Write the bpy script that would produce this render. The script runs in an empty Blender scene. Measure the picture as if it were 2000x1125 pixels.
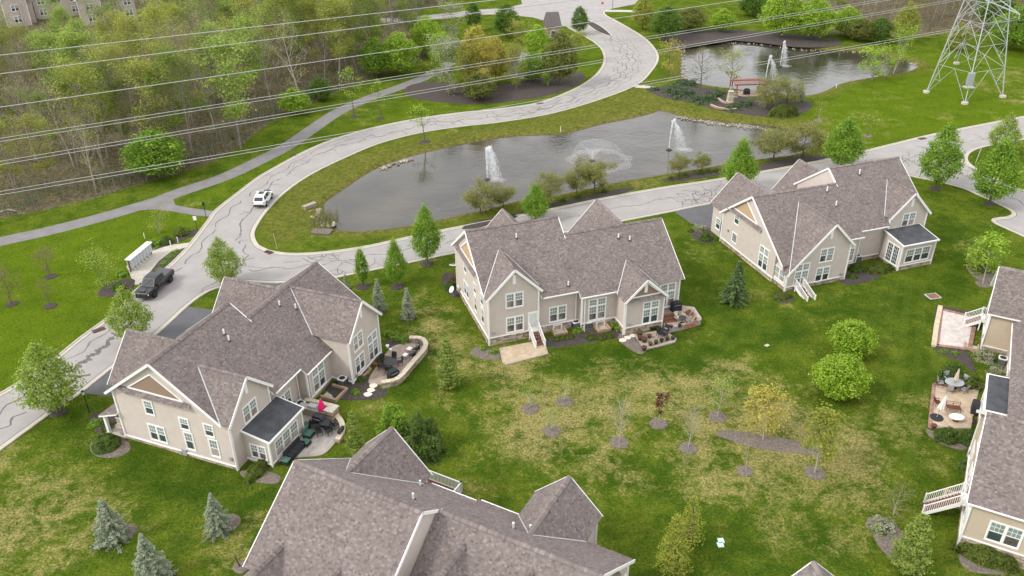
import bpy, bmesh, math, random
import numpy as np
from mathutils import Vector, Matrix
from mathutils.geometry import tessellate_polygon
random.seed(7); RNG = np.random.default_rng(11)
SC = bpy.context.scene
COL = SC.collection
R = math.radians

# ------------------------------------------------------------------ camera
FPX, PITCH, ROLL, CAMH = 1645.0, R(29.93), 0.0102, 50.0
cam_data = bpy.data.cameras.new('camera')
cam_data.sensor_width = 36.0
cam_data.lens = FPX / 2000 * 36.0
cam_data.clip_start = 0.5
cam_data.clip_end = 6000
cam = bpy.data.objects.new('camera', cam_data)
COL.objects.link(cam)
_c, _s = math.cos(ROLL), math.sin(ROLL)
_right = Vector((1, 0, 0)); _down = Vector((0, -math.sin(PITCH), -math.cos(PITCH))); _fwd = Vector((0, math.cos(PITCH), -math.sin(PITCH)))
_cx = _c * _right + _s * _down
_cy = _s * _right - _c * _down
_m = Matrix((( _cx.x, _cy.x, -_fwd.x, 0), (_cx.y, _cy.y, -_fwd.y, 0), (_cx.z, _cy.z, -_fwd.z, CAMH), (0, 0, 0, 1)))
cam.matrix_world = _m
SC.camera = cam

# ------------------------------------------------------------------ light: bright overcast, soft sun from the left
SUN_EL, SUN_AZ = 42.0, -112.0          # azimuth measured from +Y towards +X
w = bpy.data.worlds.new('World'); SC.world = w; w.use_nodes = True
nt = w.node_tree; nt.nodes.clear()
sky = nt.nodes.new('ShaderNodeTexSky'); sky.sky_type = 'NISHITA'; sky.sun_disc = False
sky.sun_elevation = R(SUN_EL); sky.sun_rotation = R(SUN_AZ); sky.air_density = 1.0; sky.dust_density = 1.0; sky.ozone_density = 1.0
hs = nt.nodes.new('ShaderNodeHueSaturation'); hs.inputs['Saturation'].default_value = 0.22; hs.inputs['Value'].default_value = 1.0
bg = nt.nodes.new('ShaderNodeBackground'); bg.inputs['Strength'].default_value = 0.15
wo = nt.nodes.new('ShaderNodeOutputWorld')
# thin even cloud deck over the clear sky
cl = nt.nodes.new('ShaderNodeMix'); cl.data_type = 'RGBA'; cl.inputs[0].default_value = .62; cl.inputs[7].default_value = (7.0, 7.0, 7.15, 1)
nt.links.new(sky.outputs[0], hs.inputs['Color']); nt.links.new(hs.outputs[0], cl.inputs[6]); nt.links.new(cl.outputs[2], bg.inputs['Color']); nt.links.new(bg.outputs[0], wo.inputs['Surface'])
sun_d = bpy.data.lights.new('sun', 'SUN'); sun_d.energy = 1.2; sun_d.angle = R(11); sun_d.color = (1.0, 0.95, 0.88)
sun = bpy.data.objects.new('sun', sun_d); COL.objects.link(sun)
_d = Vector((math.sin(R(SUN_AZ)) * math.cos(R(SUN_EL)), math.cos(R(SUN_AZ)) * math.cos(R(SUN_EL)), math.sin(R(SUN_EL))))
sun.rotation_euler = _d.to_track_quat('Z', 'Y').to_euler()
sun.location = (0, 0, 90)
SC.view_settings.view_transform = 'Standard'; SC.view_settings.look = 'None'
SC.view_settings.gamma = 1.0; SC.view_settings.use_curve_mapping = False
SC.view_settings.exposure = 1.0
SC.cycles.max_bounces = 5; SC.cycles.transparent_max_bounces = 12
SC.cycles.caustics_reflective = False; SC.cycles.caustics_refractive = False

# ------------------------------------------------------------------ helpers: places read off the survey photograph
def at(px, py, z=0.0):
    a = (px - 1000) / FPX; b = (py - 562.5) / FPX
    a, b = _c * a - _s * b, _s * a + _c * b
    d = (a, math.cos(PITCH) - b * math.sin(PITCH), -math.sin(PITCH) - b * math.cos(PITCH))
    t = (CAMH - z) / -d[2]
    return Vector((d[0] * t, d[1] * t, z))
def g2(px, py, z=0.0):
    v = at(px, py, z); return (v.x, v.y)
def pxsize(px, py):                      # pixels of the 2000 px photograph per metre at a ground place
    v = at(px, py); return FPX / math.sqrt(v.x**2 + v.y**2 + CAMH**2)
def hgt(base, top):                      # height of the thing standing at base whose top shows at top
    B = at(*base); lo, hi = 0.0, 45.0
    for _ in range(40):
        m = (lo + hi) / 2
        d = Vector((B.x, B.y, m - CAMH)); k = d.dot(_fwd)
        y = 562.5 - FPX * d.dot(_cy) / k
        if y > (top if isinstance(top, (int, float)) else top[1]): lo = m
        else: hi = m
    return lo
def catmull(pts, n=6, closed=False):
    P = [Vector(p) for p in pts]; out = []
    N = len(P); rng = range(N if closed else N - 1)
    for i in rng:
        if closed: a, b, c, d = P[(i-1) % N], P[i], P[(i+1) % N], P[(i+2) % N]
        else: a, b, c, d = P[max(i-1, 0)], P[i], P[i+1], P[min(i+2, N-1)]
        for k in range(n):
            t = k / n
            out.append(0.5 * ((2*b) + (c-a)*t + (2*a-5*b+4*c-d)*t*t + (3*b-a-3*c+d)*t**3))
    if not closed: out.append(P[-1])
    return out

# ------------------------------------------------------------------ helpers: objects
def props(o, label=None, cat=None, group=None, kind=None):
    if label: o['label'] = label
    if cat: o['category'] = cat
    if group: o['group'] = group
    if kind: o['kind'] = kind
    return o
def thing(name, label, cat, loc=(0, 0, 0), rz=0.0, group=None):
    o = bpy.data.objects.new(name, None); COL.objects.link(o)
    o.empty_display_size = 0.3
    o.location = loc; o.rotation_euler = (0, 0, rz)
    return props(o, label, cat, group)
def put(name, mesh, parent=None, loc=None, rz=0.0, **k):
    o = bpy.data.objects.new(name, mesh); COL.objects.link(o)
    if parent is not None: o.parent = parent
    if loc is not None: o.location = loc
    if rz: o.rotation_euler = (0, 0, rz)
    return props(o, **k)
def copy_tree(o, parent=None):
    c = o.copy(); COL.objects.link(c); c.parent = parent
    for ch in o.children: copy_tree(ch, c)
    return c

def arr_mesh(name, verts, faces, mats, cols=None, midx=None, smooth=False):
    """verts (N,3), faces (M,k) all of the same corner count"""
    verts = np.asarray(verts, np.float32); faces = np.asarray(faces, np.int32)
    me = bpy.data.meshes.new(name)
    M, k = faces.shape
    me.vertices.add(len(verts)); me.vertices.foreach_set('co', verts.ravel())
    me.loops.add(M * k); me.loops.foreach_set('vertex_index', faces.ravel())
    me.polygons.add(M); me.polygons.foreach_set('loop_start', np.arange(0, M*k, k, dtype=np.int32))
    me.polygons.foreach_set('loop_total', np.full(M, k, np.int32))
    for m in (mats if isinstance(mats, (list, tuple)) else [mats]): me.materials.append(m)
    if midx is not None: me.polygons.foreach_set('material_index', np.asarray(midx, np.int32))
    me.polygons.foreach_set('use_smooth', np.full(M, bool(smooth)))
    me.update(calc_edges=True)
    if cols is not None:
        a = me.color_attributes.new('Col', 'FLOAT_COLOR', 'POINT') if len(cols) == len(verts) and len(cols) != M else None
        if a is None:
            a = me.attributes.new('Col', 'FLOAT_COLOR', 'FACE')
        c4 = np.ones((len(cols), 4), np.float32); c4[:, :3] = cols
        a.data.foreach_set('color', c4.ravel())
    return me

class MB:
    """collects simple solids and links them as ONE mesh object"""
    def __init__(s): s.v = []; s.f = []; s.m = []; s.c = []; s.col = None
    def face(s, pts, m=0, c=None):
        i = len(s.v); s.v += [tuple(p) for p in pts]; s.f.append(tuple(range(i, i+len(pts)))); s.m.append(m); s.c.append(c or (1, 1, 1))
    def box(s, x0, x1, y0, y1, z0, z1, m=0, c=None, bottom=True):
        if x1 < x0: x0, x1 = x1, x0
        if y1 < y0: y0, y1 = y1, y0
        p = [(x0,y0,z0),(x1,y0,z0),(x1,y1,z0),(x0,y1,z0),(x0,y0,z1),(x1,y0,z1),(x1,y1,z1),(x0,y1,z1)]
        F = [(4,5,6,7),(0,1,5,4),(1,2,6,5),(2,3,7,6),(3,0,4,7)] + ([(3,2,1,0)] if bottom else [])
        i = len(s.v); s.v += p
        for f in F: s.f.append(tuple(i+k for k in f)); s.m.append(m); s.c.append(c or (1,1,1))
    def bar(s, a, b, w, h, m=0, c=None):
        """box along a->b, w wide (horizontal), h tall"""
        a, b = Vector(a), Vector(b); d = (b-a).normalized()
        x = d.cross(Vector((0,0,1)))
        if x.length < 1e-4: x = Vector((1,0,0))
        x.normalize(); y = x.cross(d)
        q = [a + x*sx*w/2 + y*sy*h/2 for sx, sy in ((-1,-1),(1,-1),(1,1),(-1,1))] + [b + x*sx*w/2 + y*sy*h/2 for sx, sy in ((-1,-1),(1,-1),(1,1),(-1,1))]
        i = len(s.v); s.v += [tuple(p) for p in q]
        for f in ((0,1,2,3),(7,6,5,4),(0,4,5,1),(1,5,6,2),(2,6,7,3),(3,7,4,0)): s.f.append(tuple(i+k for k in f)); s.m.append(m); s.c.append(c or (1,1,1))
    def tube(s, pts, rad, n=6, m=0, c=None, cap=True):
        P = [Vector(p) for p in pts]; r = rad if isinstance(rad, (list, tuple)) else [rad]*len(P)
        i0 = len(s.v)
        for k, p in enumerate(P):
            d = (P[min(k+1, len(P)-1)] - P[max(k-1, 0)]).normalized()
            x = d.cross(Vector((0.13, 0.2, 1)));
            if x.length < 1e-3: x = d.cross(Vector((1, 0, 0)))
            x.normalize(); y = d.cross(x)
            for j in range(n):
                t = 2*math.pi*j/n; s.v.append(tuple(p + (x*math.cos(t) + y*math.sin(t))*r[k]))
        for k in range(len(P)-1):
            for j in range(n):
                a = i0 + k*n + j; b = i0 + k*n + (j+1) % n
                s.f.append((a, b, b+n, a+n)); s.m.append(m); s.c.append(c or (1,1,1))
        if cap:
            s.f.append(tuple(range(i0+n-1, i0-1, -1))); s.m.append(m); s.c.append(c or (1,1,1))
            e = i0 + (len(P)-1)*n
            s.f.append(tuple(range(e, e+n))); s.m.append(m); s.c.append(c or (1,1,1))
    def lathe(s, prof, n=14, o=(0,0,0), m=0, c=None):
        i0 = len(s.v)
        for r_, z in prof:
            for j in range(n):
                t = 2*math.pi*j/n; s.v.append((o[0]+r_*math.cos(t), o[1]+r_*math.sin(t), o[2]+z))
        for k in range(len(prof)-1):
            for j in range(n):
                a = i0+k*n+j; b = i0+k*n+(j+1)%n
                s.f.append((a, b, b+n, a+n)); s.m.append(m); s.c.append(c or (1,1,1))
        e = i0+(len(prof)-1)*n
        s.f.append(tuple(range(e, e+n))); s.m.append(m); s.c.append(c or (1,1,1))
        s.f.append(tuple(range(i0+n-1, i0-1, -1))); s.m.append(m); s.c.append(c or (1,1,1))
    def prism(s, poly, ext, m=0, c=None, mcap=None):
        """closed solid: polygon (3d points) pushed along vector ext"""
        P = [Vector(p) for p in poly]; E = Vector(ext); n = len(P); i = len(s.v)
        s.v += [tuple(p) for p in P] + [tuple(p+E) for p in P]
        s.f.append(tuple(range(i, i+n))); s.m.append(m if mcap is None else mcap); s.c.append(c or (1,1,1))
        s.f.append(tuple(range(i+2*n-1, i+n-1, -1))); s.m.append(m); s.c.append(c or (1,1,1))
        for k in range(n):
            a, b = i+k, i+(k+1) % n
            s.f.append((b, a, a+n, b+n)); s.m.append(m); s.c.append(c or (1,1,1))
    def xf(s, M):
        s.v = [tuple(M @ Vector(p)) for p in s.v]; return s
    def mesh(s, name, mats, smooth=False, fix=True, cols=False):
        me = bpy.data.meshes.new(name); me.from_pydata(s.v, [], s.f)
        for m in (mats if isinstance(mats, (list, tuple)) else [mats]): me.materials.append(m)
        me.polygons.foreach_set('material_index', np.array(s.m, np.int32))
        if cols:
            a = me.attributes.new('Col', 'FLOAT_COLOR', 'FACE')
            c4 = np.ones((len(s.c), 4), np.float32); c4[:, :3] = np.array(s.c); a.data.foreach_set('color', c4.ravel())
        if fix:
            bm = bmesh.new(); bm.from_mesh(me); bmesh.ops.recalc_face_normals(bm, faces=bm.faces); bm.to_mesh(me); bm.free()
        if smooth: me.polygons.foreach_set('use_smooth', np.ones(len(me.polygons), bool))
        me.update(); return me
    def build(s, name, mats, parent=None, loc=None, rz=0.0, smooth=False, fix=True, cols=False, **k):
        return put(name, s.mesh(name, mats, smooth, fix, cols), parent, loc, rz, **k)

# ------------------------------------------------------------------ materials
def mat(name, col, rough=0.85, var=0.0, scale=3.0, bump=0.0, bscale=20.0, metal=0.0, spec=0.3, attr=False, coat=0.0, trans=0.0, vary2=None, detail=4.0):
    m = bpy.data.materials.new(name); m.use_nodes = True; t = m.node_tree; b = t.nodes['Principled BSDF']
    b.inputs['Base Color'].default_value = (*col, 1); b.inputs['Roughness'].default_value = rough; b.inputs['Metallic'].default_value = metal
    b.inputs['Specular IOR Level'].default_value = spec; b.inputs['Coat Weight'].default_value = coat
    tc = t.nodes.new('ShaderNodeTexCoord'); src = None
    if attr:
        a = t.nodes.new('ShaderNodeAttribute'); a.attribute_name = 'Col'
        mu = t.nodes.new('ShaderNodeMix'); mu.data_type = 'RGBA'; mu.blend_type = 'MULTIPLY'; mu.inputs[0].default_value = 1
        mu.inputs[6].default_value = (*col, 1); t.links.new(a.outputs['Color'], mu.inputs[7]); src = mu.outputs[2]
    if var > 0:
        n = t.nodes.new('ShaderNodeTexNoise'); n.inputs['Scale'].default_value = scale; n.inputs['Detail'].default_value = detail; n.inputs['Roughness'].default_value = .6
        t.links.new(tc.outputs['Object'], n.inputs['Vector'])
        cr = t.nodes.new('ShaderNodeValToRGB')
        lo, hi = max(0, 1-var), 1+var
        if vary2: c0, c1 = vary2
        else: c0, c1 = (lo,)*3, (hi,)*3
        cr.color_ramp.elements[0].position = .3; cr.color_ramp.elements[0].color = (*c0, 1)
        cr.color_ramp.elements[1].position = .7; cr.color_ramp.elements[1].color = (*c1, 1)
        t.links.new(n.outputs[0], cr.inputs[0])
        mu = t.nodes.new('ShaderNodeMix'); mu.data_type = 'RGBA'; mu.blend_type = 'MULTIPLY'; mu.inputs[0].default_value = 1; mu.clamp_result = False
        if src: t.links.new(src, mu.inputs[6])
        else: mu.inputs[6].default_value = (*col, 1)
        t.links.new(cr.outputs[0], mu.inputs[7]); src = mu.outputs[2]
    if src: t.links.new(src, b.inputs['Base Color'])
    if bump > 0:
        n = t.nodes.new('ShaderNodeTexNoise'); n.inputs['Scale'].default_value = bscale; n.inputs['Detail'].default_value = 3
        t.links.new(tc.outputs['Object'], n.inputs['Vector'])
        bp = t.nodes.new('ShaderNodeBump'); bp.inputs['Strength'].default_value = bump; bp.inputs['Distance'].default_value = .05
        t.links.new(n.outputs[0], bp.inputs['Height']); t.links.new(bp.outputs[0], b.inputs['Normal'])
    if trans > 0:
        out = t.nodes['Material Output']; tr = t.nodes.new('ShaderNodeBsdfTranslucent'); mx = t.nodes.new('ShaderNodeMixShader'); mx.inputs[0].default_value = trans
        if src: t.links.new(src, tr.inputs['Color'])
        else: tr.inputs['Color'].default_value = (*col, 1)
        t.links.new(b.outputs[0], mx.inputs[1]); t.links.new(tr.outputs[0], mx.inputs[2]); t.links.new(mx.outputs[0], out.inputs['Surface'])
    return m

def siding_mat(name, col):
    """horizontal lap siding: every course casts a thin line"""
    m = mat(name, col, rough=.7, var=.05, scale=1.2)
    t = m.node_tree; b = t.nodes['Principled BSDF']
    tc = t.nodes.new('ShaderNodeTexCoord'); sx = t.nodes.new('ShaderNodeSeparateXYZ'); t.links.new(tc.outputs['Object'], sx.inputs[0])
    dv = t.nodes.new('ShaderNodeMath'); dv.operation = 'DIVIDE'; dv.inputs[1].default_value = .17; t.links.new(sx.outputs[2], dv.inputs[0])
    fr = t.nodes.new('ShaderNodeMath'); fr.operation = 'FRACT'; t.links.new(dv.outputs[0], fr.inputs[0])
    iv = t.nodes.new('ShaderNodeMath'); iv.operation = 'SUBTRACT'; iv.inputs[0].default_value = 1.0; t.links.new(fr.outputs[0], iv.inputs[1])
    bp = t.nodes.new('ShaderNodeBump'); bp.inputs['Strength'].default_value = .9; bp.inputs['Distance'].default_value = .03
    t.links.new(iv.outputs[0], bp.inputs['Height']); t.links.new(bp.outputs[0], b.inputs['Normal'])
    return m

M = {}
M['white'] = mat('white_trim', (.74, .73, .71), rough=.5, var=.04, scale=2)
M['shingle'] = mat('roof_shingle', (1, 1, 1), rough=.95, attr=True, var=.07, scale=.55, bump=.4, bscale=45, spec=.1)
M['roofbase'] = mat('roof_felt', (.17, .15, .145), rough=.95)
M['siding'] = siding_mat('beige_siding', (.47, .415, .365))
M['siding_tan'] = siding_mat('tan_siding', (.43, .355, .265))
M['brown'] = siding_mat('brown_gable_siding', (.235, .165, .12))
M['tanpanel'] = siding_mat('ochre_gable_siding', (.40, .29, .18))
M['stone'] = mat('ledgestone', (1, 1, 1), rough=.9, attr=True, bump=.6, bscale=14, var=.18, scale=6)
M['mortar'] = mat('mortar', (.30, .26, .22), rough=.95)
M['glass_pale'] = mat('blind_and_sky_glass', (.20, .25, .235), rough=.08, spec=.6, var=.3, scale=1.1)  # pale blinds and the sky reflection over them, both put into the pane colour
M['glass'] = mat('window_glass', (.055, .075, .075), rough=.06, spec=.7, var=.25, scale=.8)
M['blind'] = mat('window_blind', (.55, .58, .55), rough=.5, spec=.5)
M['membrane'] = mat('flat_roof_membrane', (.058, .06, .066), rough=.75, var=.35, scale=1.1, detail=6)
M['metal'] = mat('galvanised_steel', (.50, .51, .52), rough=.45, metal=.35, var=.1, scale=4)
M['pipe'] = mat('pale_vent_pipe', (.66, .66, .66), rough=.5)
M['darkmetal'] = mat('black_metal', (.022, .022, .024), rough=.45, spec=.4)
M['darkfabric'] = mat('charcoal_fabric', (.028, .03, .033), rough=.9, var=.2, scale=8)
M['greenfabric'] = mat('green_cushion', (.06, .13, .10), rough=.9, var=.2, scale=8)
M['acgrey'] = mat('ac_grey', (.33, .34, .345), rough=.5, metal=.2)
M['mulch'] = mat('dark_mulch', (.062, .050, .045), rough=1, var=.45, scale=5, bump=1.0, bscale=18, detail=8)
M['mulch_old'] = mat('weathered_mulch', (.155, .128, .108), rough=1, var=.45, scale=6, bump=1.0, bscale=16, detail=8)
M['concrete'] = mat('kerb_concrete', (.42, .385, .33), rough=.9, var=.12, scale=1.5, detail=6)
M['road'] = mat('bleached_asphalt', (.30, .283, .270), rough=.95, var=.10, scale=.35, bump=.15, bscale=30, detail=8)
M['tar'] = mat('crack_sealant', (.125, .115, .11), rough=.8, var=.2, scale=2)
M['asphalt'] = mat('driveway_asphalt', (.105, .105, .11), rough=.95, var=.12, scale=.8, detail=8)
M['path'] = mat('path_asphalt', (.18, .172, .168), rough=.95, var=.16, scale=.6, detail=8)
M['paver'] = mat('tan_paver', (1, 1, 1), rough=.9, attr=True, var=.10, scale=1.2)
M['bark'] = mat('bark', (.115, .09, .072), rough=1, var=.3, scale=5, bump=.5, bscale=14)
M['bark_pale'] = mat('pale_bark', (.36, .32, .27), rough=1, var=.25, scale=5)
M['bark_grey'] = mat('grey_bark', (.215, .185, .155), rough=1, var=.35, scale=.7)
M['leaf'] = mat('leaf', (1, 1, 1), rough=.6, attr=True, trans=.5, spec=.25)
M['needle'] = mat('needle', (1, 1, 1), rough=.75, attr=True, spec=.15, trans=.35)
M['hedgecore'] = mat('shrub_core', (.045, .068, .018), rough=1)
M['wire'] = mat('aluminium_wire', (.44, .44, .43), rough=.5, metal=.2)
M['steel'] = mat('tower_steel', (.42, .44, .43), rough=.5, metal=.3, var=.12, scale=2)
M['rust'] = mat('rusty_iron', (.13, .045, .028), rough=.9, var=.3, scale=4)
M['black_glass'] = mat('car_glass', (.012, .014, .016), rough=.04, spec=.8)
M['tyre'] = mat('tyre', (.015, .015, .016), rough=.9)
M['carwhite'] = mat('white_car_paint', (.74, .75, .76), rough=.25, coat=.6)
M['carblack'] = mat('black_car_paint', (.010, .0105, .012), rough=.3, coat=.25, spec=.35)
M['rim'] = mat('alloy_rim', (.45, .46, .47), rough=.3, metal=.8)
M['redlight'] = mat('tail_light', (.35, .015, .012), rough=.2)
M['headlight'] = mat('head_light', (.75, .75, .74), rough=.1)
M['terracotta'] = mat('terracotta', (.30, .12, .07), rough=.9, var=.2, scale=6)
M['pink'] = mat('pink_canvas', (.72, .02, .16), rough=.8, var=.1, scale=5)
M['cream'] = mat('cream_canvas', (.55, .47, .38), rough=.9, var=.15, scale=6)
M['palecanvas'] = mat('white_canvas', (.70, .68, .65), rough=.9, var=.1, scale=6)
M['wood_deck'] = mat('red_brown_deck', (.17, .075, .05), rough=.8, var=.2, scale=5)
M['signred'] = mat('sign_red', (.5, .02, .02), rough=.5)
M['greenlid'] = mat('pale_green_lid', (.46, .60, .52), rough=.7)
M['wood_red'] = mat('red_pergola_timber', (.24, .085, .065), rough=.8, var=.25, scale=4)

def water_mat(name, col, bscale, bstr, rough=.08):
    m = bpy.data.materials.new(name); m.use_nodes = True; t = m.node_tree; b = t.nodes['Principled BSDF']
    b.inputs['Base Color'].default_value = (*col, 1); b.inputs['Roughness'].default_value = rough; b.inputs['IOR'].default_value = 1.42; b.inputs['Specular IOR Level'].default_value = .5
    tc = t.nodes.new('ShaderNodeTexCoord'); mp = t.nodes.new('ShaderNodeMapping'); mp.inputs['Scale'].default_value = (1, 1.7, 1); mp.inputs['Rotation'].default_value = (0, 0, .35)
    t.links.new(tc.outputs['Object'], mp.inputs[0])
    n = t.nodes.new('ShaderNodeTexNoise'); n.inputs['Scale'].default_value = bscale; n.inputs['Detail'].default_value = 4; t.links.new(mp.outputs[0], n.inputs['Vector'])
    n2 = t.nodes.new('ShaderNodeTexNoise'); n2.inputs['Scale'].default_value = bscale * .22; n2.inputs['Detail'].default_value = 2; t.links.new(mp.outputs[0], n2.inputs['Vector'])
    nv = t.nodes.new('ShaderNodeTexNoise'); nv.inputs['Scale'].default_value = .09; nv.inputs['Detail'].default_value = 3; t.links.new(tc.outputs['Object'], nv.inputs['Vector'])
    cr = t.nodes.new('ShaderNodeValToRGB'); cr.color_ramp.elements[0].position = .35; cr.color_ramp.elements[0].color = (col[0]*.55, col[1]*.55, col[2]*.5, 1); cr.color_ramp.elements[1].position = .65; cr.color_ramp.elements[1].color = (col[0]*1.35, col[1]*1.3, col[2]*1.2, 1)
    t.links.new(nv.outputs[0], cr.inputs[0]); t.links.new(cr.outputs[0], b.inputs['Base Color'])
    ad = t.nodes.new('ShaderNodeMath'); ad.operation = 'ADD'; t.links.new(n.outputs[0], ad.inputs[0]); t.links.new(n2.outputs[0], ad.inputs[1])
    bp = t.nodes.new('ShaderNodeBump'); bp.inputs['Distance'].default_value = .10
    # breeze: calm at the sheltered left tip, ruffled in drifting lanes elsewhere
    wl = t.nodes.new('ShaderNodeTexNoise'); wl.inputs['Scale'].default_value = .05; wl.inputs['Detail'].default_value = 3; t.links.new(mp.outputs[0], wl.inputs['Vector'])
    sx = t.nodes.new('ShaderNodeSeparateXYZ'); t.links.new(tc.outputs['Object'], sx.inputs[0])
    gr = t.nodes.new('ShaderNodeMapRange'); gr.inputs[1].default_value = -26; gr.inputs[2].default_value = -4; gr.inputs[3].default_value = .12; gr.inputs[4].default_value = 1.0; t.links.new(sx.outputs[0], gr.inputs[0])
    wr = t.nodes.new('ShaderNodeMapRange'); wr.inputs[1].default_value = .35; wr.inputs[2].default_value = .62; wr.inputs[3].default_value = .35; wr.inputs[4].default_value = 1.0; t.links.new(wl.outputs[0], wr.inputs[0])
    ml = t.nodes.new('ShaderNodeMath'); ml.operation = 'MULTIPLY'; t.links.new(gr.outputs[0], ml.inputs[0]); t.links.new(wr.outputs[0], ml.inputs[1])
    m3 = t.nodes.new('ShaderNodeMath'); m3.operation = 'MULTIPLY'; m3.inputs[1].default_value = bstr; t.links.new(ml.outputs[0], m3.inputs[0]); t.links.new(m3.outputs[0], bp.inputs['Strength'])
    t.links.new(ad.outputs[0], bp.inputs['Height']); t.links.new(bp.outputs[0], b.inputs['Normal'])
    return m
M['water'] = water_mat('pond_water', (.048, .043, .034), .9, .6, .04)
M['spray'] = None
def spray_mat(name, dens):
    m = bpy.data.materials.new(name); m.use_nodes = True; t = m.node_tree; t.nodes.clear()
    out = t.nodes.new('ShaderNodeOutputMaterial'); mx = t.nodes.new('ShaderNodeMixShader'); tr = t.nodes.new('ShaderNodeBsdfTransparent'); df = t.nodes.new('ShaderNodeBsdfDiffuse'); tl = t.nodes.new('ShaderNodeBsdfTranslucent'); m2 = t.nodes.new('ShaderNodeMixShader')
    df.inputs['Color'].default_value = (.9, .91, .92, 1); tl.inputs['Color'].default_value = (.9, .91, .92, 1)
    tc = t.nodes.new('ShaderNodeTexCoord'); n = t.nodes.new('ShaderNodeTexNoise'); n.inputs['Scale'].default_value = 3.5; n.inputs['Detail'].default_value = 5
    mp = t.nodes.new('ShaderNodeMapping'); mp.inputs['Scale'].default_value = (2, 2, .5); t.links.new(tc.outputs['Object'], mp.inputs[0]); t.links.new(mp.outputs[0], n.inputs['Vector'])
    cr = t.nodes.new('ShaderNodeValToRGB'); cr.color_ramp.elements[0].position = .38; cr.color_ramp.elements[0].color = (dens*.25,)*3 + (1,); cr.color_ramp.elements[1].position = .68; cr.color_ramp.elements[1].color = (dens,)*3 + (1,)
    t.links.new(n.outputs[0], cr.inputs[0]); t.links.new(cr.outputs[0], mx.inputs[0])
    t.links.new(df.outputs[0], m2.inputs[1]); t.links.new(tl.outputs[0], m2.inputs[2]); m2.inputs[0].default_value = .5
    t.links.new(tr.outputs[0], mx.inputs[1]); t.links.new(m2.outputs[0], mx.inputs[2]); t.links.new(mx.outputs[0], out.inputs['Surface'])
    return m
M['jet'] = spray_mat('white_water_jet', 1.0)
M['mist'] = spray_mat('water_spray', .30)

# ================================================================== THE GROUND
POND1 = [(633,400),(645,388),(679,365),(708,345),(750,323),(801,306),(850,294),(907,281),(1000,267),(1060,264),(1110,260),(1176,243),(1235,231),(1276,221),(1290,216),(1316,223),(1350,231),(1390,235),(1430,240),(1490,245),(1540,252),(1575,264),(1590,280),(1560,300),(1474,312),(1407,323),(1320,337),(1230,352),(1185,361),(1080,383),(1008,394),(940,411),(878,425),(793,442),(722,451),(679,452),(645,446),(637,432)]
POND2 = [(1332,150),(1331,140),(1333,101),(1342,88),(1400,81),(1475,84),(1569,95),(1681,101),(1737,109),(1780,121),(1790,130),(1772,140),(1700,152),(1644,163),(1606,180),(1570,187),(1520,184),(1470,178),(1430,174),(1374,166),(1345,157)]
POND3 = [(985,118),(1000,100),(1030,98),(1060,112),(1066,132),(1045,150),(1010,154),(990,140)]
WATER_Z = -0.45
def poly(pxs, n=5, z=0.0): return [(p.x, p.y) for p in catmull([at(a, b, z).to_2d() for a, b in pxs], n, True)]
P1, P2, P3 = poly(POND1, 5, WATER_Z), poly(POND2, 5, WATER_Z), poly(POND3, 5, WATER_Z)

def sdist(X, Y, pg):
    """signed distance to a closed polygon, positive inside (vectorised)"""
    pg = np.asarray(pg); n = len(pg); d2 = np.full(X.shape, 1e18); ins = np.zeros(X.shape, bool)
    for i in range(n):
        ax, ay = pg[i]; bx, by = pg[(i+1) % n]
        ex, ey = bx-ax, by-ay; L = ex*ex+ey*ey + 1e-12
        t = np.clip(((X-ax)*ex + (Y-ay)*ey)/L, 0, 1)
        d2 = np.minimum(d2, (X-ax-t*ex)**2 + (Y-ay-t*ey)**2)
        c = (ay > Y) != (by > Y)
        with np.errstate(divide='ignore', invalid='ignore'):
            ins ^= c & (X < (bx-ax)*(Y-ay)/(by-ay + 1e-15) + ax)
    return np.where(ins, 1, -1)*np.sqrt(d2)
def smooth(x, a, b):
    t = np.clip((x-a)/(b-a), 0, 1); return t*t*(3-2*t)

gx = np.concatenate([[-2500,-1200,-700,-450,-300,-220], np.arange(-170, 165.1, .85), [220,300,450,700,1200,2500]])
gy = np.concatenate([[-1500,-600,-250,-80,-20,10], np.arange(30, 275.1, .85), [300,340,420,600,1000,1800,3500]])
GX, GY = np.meshgrid(gx, gy); ny, nx = GX.shape
s1, s2, s3 = sdist(GX, GY, P1), sdist(GX, GY, P2), sdist(GX, GY, P3)
sp = np.maximum(np.maximum(s1, s2), s3)
GZ = WATER_Z - np.clip(sp, -30, 4)*.42
GZ = np.where(sp < 0, np.minimum(0, WATER_Z - sp*.42), GZ)
def zone(pxs, wdt): return smooth(sdist(GX, GY, poly(pxs, 4)), -wdt, wdt)
WOODPX = [(-200,445),(0,425),(60,416),(180,388),(300,352),(400,322),(470,285),(520,245),(600,206),(690,166),(760,140),(830,112),(850,60),(800,30),(870,2),(880,-40),(400,-60),(-200,-30)]
wood = zone(WOODPX, 2.5)
wood2 = zone([(1480,-20),(1560,60),(1640,66),(1760,72),(1850,66),(1930,62),(2080,70),(2080,-60),(1500,-60)], 2.5)
dry = np.maximum.reduce([
    zone([(905,650),(1080,705),(1230,722),(1420,700),(1540,745),(1700,800),(1760,900),(1720,1030),(1500,1010),(1300,965),(1150,940),(1000,890),(900,840),(885,740)], 5),
    .75*zone([(-100,890),(100,860),(170,900),(250,1000),(130,1180),(-100,1180)], 4),
    .8*zone([(800,560),(880,600),(950,690),(890,740),(800,640)], 2.5),
    .7*zone([(1480,850),(1790,760),(1800,950),(1650,1080),(1450,980)], 4),
    .5*zone([(430,980),(520,960),(500,1125),(380,1125)], 2.5), .45*zone([(1880,130),(2060,120),(2060,215),(1920,180)], 4), .5*zone([(1560,240),(1680,215),(1730,265),(1590,290)], 3), .55*zone([(1180,352),(1330,338),(1420,335),(1380,356),(1200,385)], 1.5)])
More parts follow.
